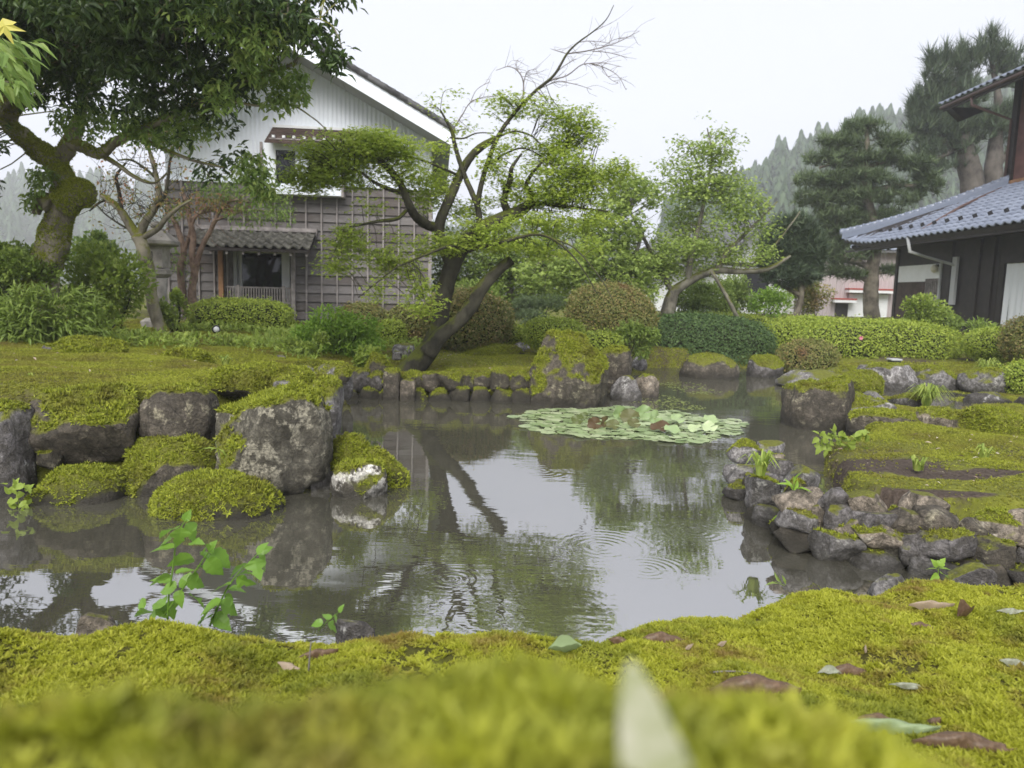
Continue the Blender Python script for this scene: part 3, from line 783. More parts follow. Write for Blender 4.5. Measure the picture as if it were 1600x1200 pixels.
# stones and moss cushions on the left lawn
boulder(92, 528, 194, 566, 7.3, .7, K_DARK, .98, 'long moss-covered stone lying on the lawn under the feathery shrub', 14, name='mossy_stone', blocky=.6, facets=3, sink=.12, msize=.026)
boulder(60, 538, 104, 566, 7.4, .7, K_PURP, .2, 'bare grey stone at the end of the long moss-covered stone', 15, name='stone', sink=.08)
boulder(252, 545, 328, 580, 7.4, .8, K_DARK, 1.0, 'grassy green moss cushion in the middle of the lawn', 16, name='moss_cushion', blocky=.2, facets=2, sink=.1, msize=.03)
boulder(370, 566, 450, 596, 6.2, .8, K_DARK, 1.0, 'low moss cushion behind the cap of the big boulder', 17, name='moss_cushion', blocky=.3, facets=2, sink=.1)
boulder(404, 572, 492, 604, 5.7, .8, K_DARK, 1.0, 'plump moss cushion at the right end of the lawn', 18, name='moss_cushion', blocky=.3, facets=2, sink=.1)
boulder(330, 572, 420, 600, 5.6, .8, K_DARK, 1.0, 'broad flat moss cushion on top of the rockery', 19, name='moss_cushion', blocky=.3, facets=2, sink=.1)
boulder(428, 592, 474, 606, 5.6, .9, K_GREY, .1, 'flat grey slab set in the moss behind the big boulder', 20, name='stone', sink=.05)
boulder(476, 585, 532, 616, 6.0, .8, K_DARK, .85, 'mossy stone at the inlet corner of the lawn', 21, name='stone', sink=.1)
for k, (x0, y0, x1, y1, Y, mt, ms_, lb) in enumerate([
        (336, 545, 356, 562, 8.6, K_PALE, .1, 'pale pebble-like stone under the black garden spotlight'),
        (430, 553, 452, 570, 8.4, K_PALE, .1, 'pale round stone at the lawn edge below the green bush'),
        (372, 556, 384, 566, 8.3, K_TAN, .1, 'upright sliver of pale stone by the lawn edge'),
        (462, 570, 490, 588, 7.4, K_PALE, .1, 'rounded white-grey stone behind the moss cushions'),
        (358, 544, 432, 566, 8.9, K_DARK, .85, 'dark moss-grown ledge stone below the clipped hedge'),
        (490, 565, 545, 592, 7.7, K_GREY, .5, 'flat moss-edged slab at the head of the inlet'),
        (520, 566, 548, 590, 7.6, K_DARK, .9, 'round green moss-covered stone at the inlet'),
        (534, 586, 552, 618, 7.9, K_GREY, .2, 'thin leaning grey stone at the inlet water'),
        (612, 535, 652, 552, 10.3, K_PALE, .1, 'smooth pale stone lying behind the maple foot'),
        (612, 548, 628, 556, 9.4, K_GREY, .1, 'small flat grey stone left of the maple foot')]):
    boulder(x0, y0, x1, y1, Y, .8, mt, ms_, lb, 30 + k, name='stone', sub=3, sink=.06, blocky=.35)
# island: retaining wall of stones, posts and boulders
t = thing('stone_wall', 'low dark dry-stone wall edging the maple island at the water', 'stone wall', G(690, 628, 0))
rr = np.random.default_rng(3)
x = 540
while x < 815:
    wd = rr.uniform(24, 40)
    top = 590 + rr.uniform(-6, 6) - (8 if x > 780 else 0)
    boulder(x, 606 + rr.uniform(-4, 3), x + wd, 640, 8.50, .9, K_DARK, .25, None, int(x), parent=t, sub=3, blocky=.5, sink=.05, facets=8)
    x += wd * .86
x = 548
while x < 815:
    wd = rr.uniform(22, 44)
    boulder(x, 578 + rr.uniform(-5, 5), x + wd, 613, 8.60, .9, [K_DARK, K_BROWN, K_PURP, K_DARK][rr.integers(4)], rr.uniform(.3, .6), None, int(x) + 700, parent=t, sub=3, blocky=.55, facets=9, msize=.022, mdens=3500)
    x += wd * .84
boulder(568, 550, 616, 626, 8.75, .8, K_DARK, .6, 'tall upright mossy boulder at the left tip of the maple island', 60, blocky=.7, facets=5, sink=.2, msize=.026)
def stone_post(x0, y0, x1, y1, Y, label, moss):
    a = P((x0 + x1) / 2, y1, Y); wd = (x1 - x0) * Y / FPX; ht = (y1 - y0) * Y / FPX
    bm = bmesh.new(); bmesh.ops.create_cube(bm, size=1); bmesh.ops.subdivide_edges(bm, edges=bm.edges[:], cuts=7, use_grid_fill=True)
    bm.verts.index_update()
    V = np.array([v.co[:] for v in bm.verts]); bmesh.ops.triangulate(bm, faces=bm.faces[:]); F = np.array([[v.index for v in f.verts] for f in bm.faces]); bm.free()
    n = 9.0; V = V / (np.sum(np.abs(V * 2) ** n, 1) ** (1 / n))[:, None] * np.max(np.abs(V * 2), 1)[:, None]
    V = V * (1 + .05 * fbm(V * 4 + Y + x0, 3, 4))[:, None] * np.array((wd, wd, ht + .25)) + a + np.array((0, 0, (ht - .25) / 2))
    m = moss_mask(V, vnormals(V, F), moss, int(x0), 6)
    o = tag(obj('stone_post', new_mesh('stone_post', V, F, True, {'moss': m}), K_TAN if moss < .3 else K_BROWN), label, 'stone post', 'square stone posts at the island')
    if moss > .2: moss_part(V, F, m, o, 5000, .022)
stone_post(600, 576, 625, 629, 8.42, 'taller square stone post with a moss cap beside the maple foot', .45)
stone_post(626, 592, 649, 629, 8.42, 'shorter square stone post without moss cap beside the maple foot', .1)
boulder(826, 516, 942, 642, 8.45, .8, K_BROWN, .62, 'big craggy moss-topped boulder at the right tip of the maple island', 61, blocky=.62, rough=.17, facets=11, sub=5, sink=.15, msize=.026, lean=.1)
boulder(896, 550, 950, 642, 8.42, .7, K_DARK, .66, 'moss-streaked shoulder of rock leaning on the big craggy boulder', 62, blocky=.5, rough=.15, facets=8, sink=.1, msize=.026, lean=.15)
boulder(934, 540, 988, 612, 9.3, .9, K_BROWN, .48, 'rounded brown boulder behind the big craggy one', 63, blocky=.4, sink=.15, facets=6)
boulder(954, 586, 1003, 634, 8.95, .8, K_PALE, .08, 'angular pale rock standing in the water off the island tip', 64, blocky=.5, facets=10, rough=.16, sink=.12)
boulder(985, 584, 1032, 628, 9.2, .8, K_TAN, .2, 'knobbly tan rock touching the angular pale rock in the water', 65, blocky=.35, rough=.2, facets=6, sink=.12)
for k, (x0, y0, x1, y1, Y, mt, ms_, lb) in enumerate([
        (722, 538, 822, 560, 10.6, K_DARK, .75, 'long low mossy rock at the foot of the bigger clipped dome'),
        (786, 532, 830, 548, 11.2, K_PALE, .1, 'flat pale rock between the clipped domes'),
        (905, 535, 950, 552, 10.2, K_PALE, .15, 'flat light rock behind the craggy boulder'),
        (988, 556, 1012, 572, 12.2, K_PALE, .1, 'small white stone under the dark spreading hedge')]):
    boulder(x0, y0, x1, y1, Y, .7, mt, ms_, lb, 70 + k, name='stone', sub=3, sink=.08, blocky=.4)
boulder(1062, 552, 1154, 596, 11.9, .85, K_BROWN, .38, 'smooth domed rock standing alone in the water', 75, blocky=.2, rough=.05, facets=3, sink=.15, msize=.02, mdens=1500)
boulder(1168, 554, 1226, 596, 12.1, .8, K_PURP, .35, 'pointed grey rock with an orange moss patch under the small dome shrub', 76, blocky=.4, facets=8, sink=.12)
# right shore: rock shelf
for k, (x0, y0, x1, y1, Y, dep, mt, ms_, bl, lb) in enumerate([
        (1218, 578, 1326, 612, 10.7, .8, K_PALE, .12, .45, 'flat pale rock sloping into the water at the corner of the shelf'),
        (1292, 572, 1376, 606, 11.2, .8, K_GREY, .35, .5, 'grey rock with moss flecks behind the flat pale one'),
        (1345, 567, 1432, 612, 10.9, .8, K_PALE, .25, .6, 'broad layered grey rock in the middle of the shelf'),
        (1420, 570, 1500, 612, 11.0, .8, K_GREY, .4, .5, 'lumpy grey rock with tan patches beside the layered one'),
        (1500, 573, 1568, 620, 10.6, .9, K_GREY, .35, .6, 'fractured dark grey rock near the right dome shrub'),
        (1508, 612, 1578, 646, 9.4, .7, K_PURP, .1, .4, 'smooth dark slab rock lying at the right end of the shelf'),
        (1572, 618, 1640, 648, 9.3, .7, K_BROWN, .1, .5, 'brown slab rock half out of the frame at the right'),
        (1338, 610, 1382, 632, 9.0, .8, K_PALE, .12, .3, 'rounded pale stone on the moss behind the square platform rock'),
        (1390, 612, 1454, 638, 8.9, .8, K_GREY, .4, .3, 'low hummock stone speckled with moss beside the sedge tuft'),
        (1316, 578, 1378, 614, 9.9, .9, K_DARK, .98, .2, 'brownish moss hummock on the rock shelf'),
        (1226, 586, 1342, 704, 7.35, .85, K_BROWN, .45, .8, 'square-sided platform rock rising sheer from the water, mossy on top'),
        (1270, 612, 1400, 660, 7.5, .7, K_PALE, .25, .7, 'flat grey rock slab joining the platform rock'),
        (1322, 640, 1440, 690, 6.7, .7, K_BROWN, .42, .6, 'dark ledge rock with moss on its top edge across the peninsula'),
        (1432, 636, 1520, 690, 6.5, .8, K_TAN, .42, .45, 'reddish rock bulging from the moss ledge'),
        (1498, 636, 1606, 702, 6.3, .8, K_DARK, .98, .3, 'thick mossy mound at the right end of the ledge'),
        (1462, 676, 1530, 694, 5.9, .7, K_GREY, .2, .3, 'flat grey stone in the moss in front of the mossy mound')]):
    boulder(x0, y0, x1, y1, Y, dep, mt, ms_, lb, 80 + k, blocky=bl, facets=9 if ms_ < .5 else 5, sink=.1 if k != 10 else .25, rough=.13 if ms_ < .9 else .08, mdens=4200)
# right peninsula wall
t = thing('stone_wall', 'curved rubble wall of grey and tan stones holding the mossy peninsula', 'stone wall', G(1260, 860, 0))
ST = [(1181, 690, 1228, 714, .30, K_PALE, .1), (1187, 706, 1226, 734, .16, K_TAN, .35), (1194, 716, 1240, 750, .12, K_PURP, .1), (1224, 727, 1284, 768, .10, K_GREY, .15), (1276, 760, 1328, 798, .08, K_PURP, .12),
      (1322, 766, 1387, 808, .10, K_TAN, .1), (1407, 769, 1487, 816, .12, K_TAN, .15), (1493, 796, 1600, 880, .08, K_GREY, .55), (1164, 740, 1222, 792, .04, K_GREY, .3), (1157, 736, 1182, 796, .06, K_DARK, .2),
      (1259, 785, 1300, 850, .02, K_TAN, .12), (1293, 797, 1379, 858, .03, K_TAN, .2), (1368, 822, 1434, 884, .04, K_LICH, .3), (1450, 840, 1520, 900, .02, K_TAN, .25), (1240, 782, 1268, 812, .08, K_GREY, .3),
      (1200, 784, 1262, 850, .03, K_DARK, .35), (1165, 788, 1212, 835, .02, K_DARK, .1), (1316, 860, 1376, 900, 0, K_DARK, .2), (1255, 846, 1322, 886, 0, K_DARK, .15), (1392, 814, 1432, 850, .05, K_PALE, .2),
      (1520, 872, 1580, 915, 0, K_TAN, .3), (1380, 876, 1452, 912, 0, K_DARK, .3), (1576, 860, 1650, 920, .03, K_GREY, .3), (1384, 790, 1420, 830, .14, K_DARK, .6), (1484, 800, 1500, 850, .12, K_DARK, .6), (1600, 800, 1690, 880, .06, K_GREY, .5), (1325, 800, 1400, 870, .16, K_DARK, .4), (1215, 745, 1262, 800, .12, K_DARK, .4), (1427, 812, 1500, 862, .12, K_DARK, .5), (1255, 770, 1300, 800, .13, K_DARK, .5)]
for k, (x0, y0, x1, y1, dy, mt, ms_) in enumerate(ST):
    Y = wallY((x0 + x1) / 2) + dy + .14 + {0: .85, 1: .6, 2: .35, 3: .1, 8: .1, 9: .2}.get(k, 0)
    boulder(x0, y0, x1, y1, Y, .9, mt, ms_, None, 120 + k, parent=t, blocky=.5, facets=12, rough=.06, cut=(.60, .92), sub=4, sink=.03, msize=.014, mdens=9000)
rr = np.random.default_rng(77)
for row, (zc, back) in enumerate(((.03, .12), (.12, .15), (.20, .20))):       # packed stones behind the face stones
    px = 1168.0
    while px < 1690:
        wd = rr.uniform(.15, .27); Yw = wallY(px) + back + (.5 - (px - 1168) / 120 * .5 if px < 1228 else 0) * (.5 + row * .3); c = P(px, 600, Yw); c[2] = zc + rr.uniform(-.03, .03)
        V, F = rock_arrays(c, (wd, wd * .9, rr.uniform(.12, .18)), int(px) + 1000 * row, .6, .07, 11, 4, 0, 0, (.62, .95))
        m = moss_mask(V, vnormals(V, F), rr.uniform(.0, .32), int(px))
        o = obj('stone', new_mesh('stone', V, F, True, {'moss': m}), [K_TAN, K_GREY, K_PALE, K_BROWN, K_PURP][rr.integers(5)], t); moss_part(V, F, m, o, 7000, .013)
        px += wd * .82 * FPX / Yw
# stones on the near bank
def hit(px, py, zf=bankz, lo=.08, hi=2.4):
    d = np.array(ray(px, py)); ts = np.linspace(lo, hi, 900) / d[1]
    q = np.array((0, 0, CAMZ)) + ts[:, None] * d
    below = q[:, 2] < zf(q[:, 0], q[:, 1]); k = int(np.argmax(below)) if below.any() else len(ts) - 1
    return q[k]
for k, (x0, y0, x1, y1, Y, mt, lb) in enumerate([
        (120, 958, 192, 985, 1.46, K_TAN, 'tan stone showing behind the near moss left of the sapling'),
        (522, 966, 590, 992, 1.55, K_PURP, 'purplish rounded stone peeping over the near moss edge'),
        (1360, 896, 1420, 925, 2.05, K_GREY, 'grey stone behind the moss at the water gap'),
        (1470, 878, 1550, 926, 2.05, K_PURP, 'angular striped grey stone standing in the near moss')]):
    boulder(x0, y0, x1, y1, Y, .7, mt, .05, lb, 160 + k, name='stone', sub=4, sink=.06, blocky=.5, facets=10)
# ------------------------------------------------------------------ shrubs
def ellip(n, c, r, lo=.0, top=False):
    v = rdir(n); q = rng.uniform(lo ** 3, 1, n) ** (1 / 3)
    if top: v[:, 2] = np.abs(v[:, 2])
    return v * q[:, None] * np.array(r) + np.array(c)
TWIG_COREM = simple('shrub_twigs_and_shade_core', (.030, .034, .018), .95, .1, 6, .4, coord='Object')  # stems of loose shrubs, and the dark filler inside clipped ones
def clipped(x0, y0, x1, y1, Y, dep, mat, label, seed, leaf=.035, n=2.3, bumpy=.11, layers=2.6, group=None, name='clipped_shrub', base=None, cat='shrub'):
    """clipped rounded shrub filling the pixel box; dep = depth / width"""
    c = P((x0 + x1) / 2, (y0 + y1) / 2, Y); wd = (x1 - x0) * Y / FPX / 2; ht = (y1 - y0) * Y / FPX / 2
    R = np.array((wd, wd * dep, ht))
    bot = c[2] - ht
    t = thing(name, label, cat, (c[0], c[1], bot), None, group)
    def surf(D):
        k = (np.sum(np.abs(D) ** n, 1)) ** (-1 / n)
        q = D * k[:, None] * R
        return q * (1 + bumpy * fbm(q * (1.6 / max(wd, .3)) + seed, 3, seed) + bumpy * .5 * fbm(q * (6 / max(wd, .3)) + seed, 2, seed))[:, None]
    D, F = ico(4)
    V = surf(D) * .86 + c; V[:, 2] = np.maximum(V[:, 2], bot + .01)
    obj('shade_core', new_mesh('shade_core', V, F, True), TWIG_COREM, t)  # solid dark core stands in for the shaded inside of the shrub
    area = 4 * math.pi * ((np.prod(R[[0, 1]]) ** 1.6 + np.prod(R[[0, 2]]) ** 1.6 + np.prod(R[[1, 2]]) ** 1.6) / 3) ** (1 / 1.6)
    N_ = int(min(60000, layers * area / (leaf * leaf * .28)))
    D = rdir(N_); D = D[(D[:, 1] < .35) | (rng.random(len(D)) < .25)]
    # spread evenly over the stretched surface
    wt = np.linalg.norm(D / R, axis=1) * np.prod(R) ; wt = wt / wt.max(); D = D[rng.random(len(D)) < np.maximum(wt, .25)]
    q = surf(D)
    nrm = D / R; nrm /= np.linalg.norm(nrm, axis=1)[:, None]
    depth_in = rng.exponential(.045, len(D)); q = q * (1 - np.minimum(depth_in, .16))[:, None] + nrm * rng.uniform(-.01, .035, len(D))[:, None]
    st = rng.random(len(q)) < .05; q[st] += nrm[st] * rng.uniform(.02, .09, st.sum())[:, None]
    pts = q + c; k = pts[:, 2] > bot - .02; pts, nrm = pts[k], nrm[k]
    up = nrm * .9 + np.array((0, 0, .35)) + .6 * rng.normal(size=nrm.shape)
    sz = leaf * rng.uniform(.65, 1.35, len(pts))
    stamps(T_DIAM, pts, frames(up, rng.uniform(0, 6.28, len(pts))), sz).build('foliage', mat, t)
    return t
clipped(303, 470, 457, 524, 12.4, .6, L_AZAL, 'loaf-shaped clipped azalea in front of the storehouse balustrade', 1, n=3.2)
clipped(662, 455, 800, 548, 11.0, .9, L_AZALB, 'tall round clipped dome with bronzed tips behind the maple trunk', 2, n=2.3)
clipped(884, 445, 1022, 545, 13.2, .9, L_AZALB, 'big round clipped dome with reddish crown right of the maple', 3, n=2.3)
clipped(600, 480, 690, 552, 12.0, .8, L_AZALB, 'bronze-flushed clipped shrub left of the tall dome', 4)
clipped(525, 476, 606, 530, 13.2, .8, L_AZALB, 'low red-topped clipped shrub against the storehouse wall', 5)
clipped(590, 500, 634, 548, 11.4, .8, L_AZAL, 'small green ball shrub beside the glossy bush', 6)
clipped(820, 498, 912, 545, 10.6, .8, L_AZAL, 'flat yellow-green clipped cushion behind the craggy boulder', 7, leaf=.03)
clipped(780, 508, 826, 545, 11.3, .8, L_AZAL, 'tiny rounded shrub between dome and cushion shrub', 8, leaf=.03)
clipped(902, 520, 970, 556, 10.1, .8, L_AZAL, 'low leafy cushion on top of the boulders', 9, leaf=.04, bumpy=.15)
clipped(984, 493, 1204, 586, 14.2, .62, L_JUN, 'wide dark spreading hedge hanging over the far water', 10, n=2.6, leaf=.04, bumpy=.10)
clipped(1188, 497, 1330, 575, 15.2, .7, L_AZAL, 'rear lobe of light green hedge above the pointed rock', 11, n=2.8, leaf=.04)
clipped(1236, 500, 1492, 580, 14.6, .55, L_AZAL, 'long light green clipped hedge with a single pink flower', 12, n=2.8, leaf=.04, bumpy=.09)
clipped(1217, 533, 1306, 582, 12.6, .8, L_AZALB, 'small dome shrub in front of the long light hedge', 13, leaf=.035)
clipped(1508, 514, 1612, 562, 13.4, .7, L_AZAL, 'rounded green shrub in front of the curtained window', 14, n=2.6)
clipped(1568, 496, 1680, 570, 12.2, .9, L_AZALB, 'bronzed dome shrub cut by the right edge below the curtain', 15)
clipped(1566, 563, 1680, 626, 10.4, .9, L_AZAL, 'green ball shrub at the right edge above the slab rocks', 16)
clipped(1050, 490, 1210, 512, 17.5, .5, L_AZAL, 'pale strip of low hedge behind the dark spreading hedge', 17, leaf=.05)
clipped(1420, 488, 1500, 520, 17.0, .6, L_MIDG, 'low dark hedge strip at the foot of the pine', 18, leaf=.05)

def loose(x0, y0, x1, y1, Y, dep, mat, label, seed, leaf=.07, count=2600, tm=None, name='shrub', cat='shrub', droop=.0, stems=7, blobs=9, B=None, clump=.45, upright=.3):
    """free-growing leafy shrub: stems from the base, leaf sprays through an uneven crown"""
    tm = tm or T_LEAF; r = np.random.default_rng(seed)
    c = P((x0 + x1) / 2, (y0 + y1) / 2, Y); wd = (x1 - x0) * Y / FPX / 2; ht = (y1 - y0) * Y / FPX / 2
    base = np.array((c[0], c[1], c[2] - ht))
    t = thing(name, label, cat, base)
    R = np.array((wd, wd * dep, ht))
    D = r.normal(size=(blobs, 3)); D /= np.linalg.norm(D, axis=1)[:, None]
    bc = c + D * R * r.uniform(.35, .72, blobs)[:, None]; br = r.uniform(.28, .5, blobs)[:, None] * R
    mb = MB()
    for k in range(max(stems, 1)):
        q = bc[k % blobs]; m = (base + q) / 2 + r.normal(size=3) * wd * .12
        mb.tube([base + np.array((r.normal() * wd * .15, r.normal() * wd * .15, -.03)), m, q], [.012, .009, .004], 5, 3)
    mb.build('stem', B or TWIG_COREM, t, True)
    pts = np.concatenate([ellip(count // blobs, bc[k], br[k]) for k in range(blobs)])
    keep = fbm(pts * (2.2 / max(wd, .25)), 2, seed) > -.15 - (1 - clump)
    pts = pts[keep & (pts[:, 2] > base[2])]
    out = pts - c; out /= np.linalg.norm(out / R, axis=1)[:, None] * np.linalg.norm(R) + 1e-6
    d = out + .7 * rng.normal(size=pts.shape) + np.array((0, 0, upright - droop))
    nn = np.tile((0, 0, 1.0), (len(pts), 1)) + .5 * rng.normal(size=pts.shape) + np.array((0, -.25, 0))
    stamps(tm, pts, frames_dir(d, nn), leaf * rng.uniform(.6, 1.3, len(pts))).build('foliage', mat, t)
    return t
loose(-40, 358, 110, 470, 8.6, .8, L_MIDG, 'dense dark-green shrub pressed against the mossy trunk on the left', 21, .06, 5200, T_DIAM)
loose(86, 375, 246, 535, 9.4, .7, L_FERN, 'feathery light-green shrub between the mossy trunk and the thin leaning tree', 22, .07, 5200, T_DIAM, droop=.1, blobs=12)
loose(-30, 440, 160, 562, 8.0, .6, L_MIDG, 'tangled bamboo-like shrub at the back of the lawn on the left', 23, .11, 4200, [t_leaf(.18, .35, .05), t_leaf(.2, .2, .05)], droop=.3, stems=14, blobs=12)
loose(-60, 400, 60, 540, 9.2, .6, L_MIDG, 'dark leafy shrub behind the bamboo-like shrub at the left edge', 24, .09, 3200, droop=.2)
loose(110, 350, 190, 440, 10.5, .7, L_OAKL, 'pale feathery bush rising above the shrubs behind the mossy trunk', 25, .06, 2200, T_DIAM)
loose(440, 484, 604, 566, 9.8, .7, L_BRIGHT, 'glossy bright-green bush below the upper clipped shrubs', 26, .075, 5200, stems=9, blobs=11)
loose(436, 508, 520, 578, 9.0, .7, L_FERN, 'leafy groundcover clump beside the glossy green bush', 27, .06, 2000)
loose(548, 540, 612, 590, 8.9, .7, L_FERN, 'ferny plants growing over the inlet stones', 28, .05, 1600, T_DIAM)
loose(240, 440, 300, 520, 11.6, .7, L_FERN, 'light ferny plant around the foot of the stone lantern', 29, .06, 1500, T_DIAM)
loose(940, 495, 1030, 575, 11.6, .7, L_MIDG, 'drooping leafy shrub in front of the red-crowned dome', 30, .08, 2200, droop=.35, blobs=8)
loose(780, 455, 900, 520, 14.5, .7, L_PINE, 'small dark pine-like shrub between the two big domes', 31, .08, 2600, T_NEEDLE)
loose(1396, 458, 1492, 512, 16.2, .7, L_FERN, 'feathery nandina bush at the corner of the dark house', 32, .07, 2600, T_DIAM)
loose(1486, 502, 1574, 548, 14.6, .7, L_MIDG, 'broad-leaved bush under the house eaves right of the long hedge', 33, .10, 1500)
loose(1160, 445, 1250, 505, 17.6, .7, L_BRIGHT, 'fresh green weeds by the foot of the small round pine', 34, .09, 2200)
loose(1225, 430, 1302, 500, 20.5, .7, L_AZALB, 'brown-green bush behind the small round pine', 35, .08, 2600, T_DIAM)
loose(1080, 430, 1180, 505, 19.0, .7, L_MIDG, 'green undergrowth bush behind the propped leaning tree', 36, .10, 2600)
loose(1030, 425, 1130, 508, 18.0, .7, L_MIDG, 'dense green bush behind the trunk of the propped tree', 38, .10, 3600)
loose(1110, 420, 1200, 505, 21.0, .7, L_MIDG, 'leafy bush in front of the white-walled house', 39, .11, 3600)
loose(690, 430, 800, 500, 15.5, .7, L_MIDG, 'leafy green bush behind the tall bronzed dome', 37, .08, 2600)

# ------------------------------------------------------------------ trees
def sprays(mb, skel, pts, m, r0, bend=.08, tip=.35):
    """twigs from the nearest limb point to leaf clusters"""
    if not len(pts): return
    sub = pts[rng.choice(len(pts), min(m, len(pts)), replace=False)]
    for q in sub:
        k = np.argmin(np.linalg.norm(skel - q, axis=1)); a = skel[k]; L = np.linalg.norm(q - a)
        mid = (a + q) / 2 + rng.normal(size=3) * L * bend + np.array((0, 0, .06 * L))
        mb.tube([a, mid, q], [r0 * min(1, .35 + L * .5), r0 * .6, r0 * tip], 4, 3, cap=False)
def skel_of(paths):
    out = []
    for p_, r_ in paths:
        q, _ = catmull(p_, r_, 6); out.append(q)
    return np.concatenate(out)
def blobpts(blobs, Y0):
    out = []
    for b in blobs:
        cx, cy, rx, ry, n = b[:5]; Y = b[5] if len(b) > 5 else Y0; rd = b[6] if len(b) > 6 else rx * .8
        c = P(cx, cy, Y); k = Y / FPX
        out.append(ellip(n, c, (rx * k, rd * k, ry * k)))
    return np.concatenate(out)

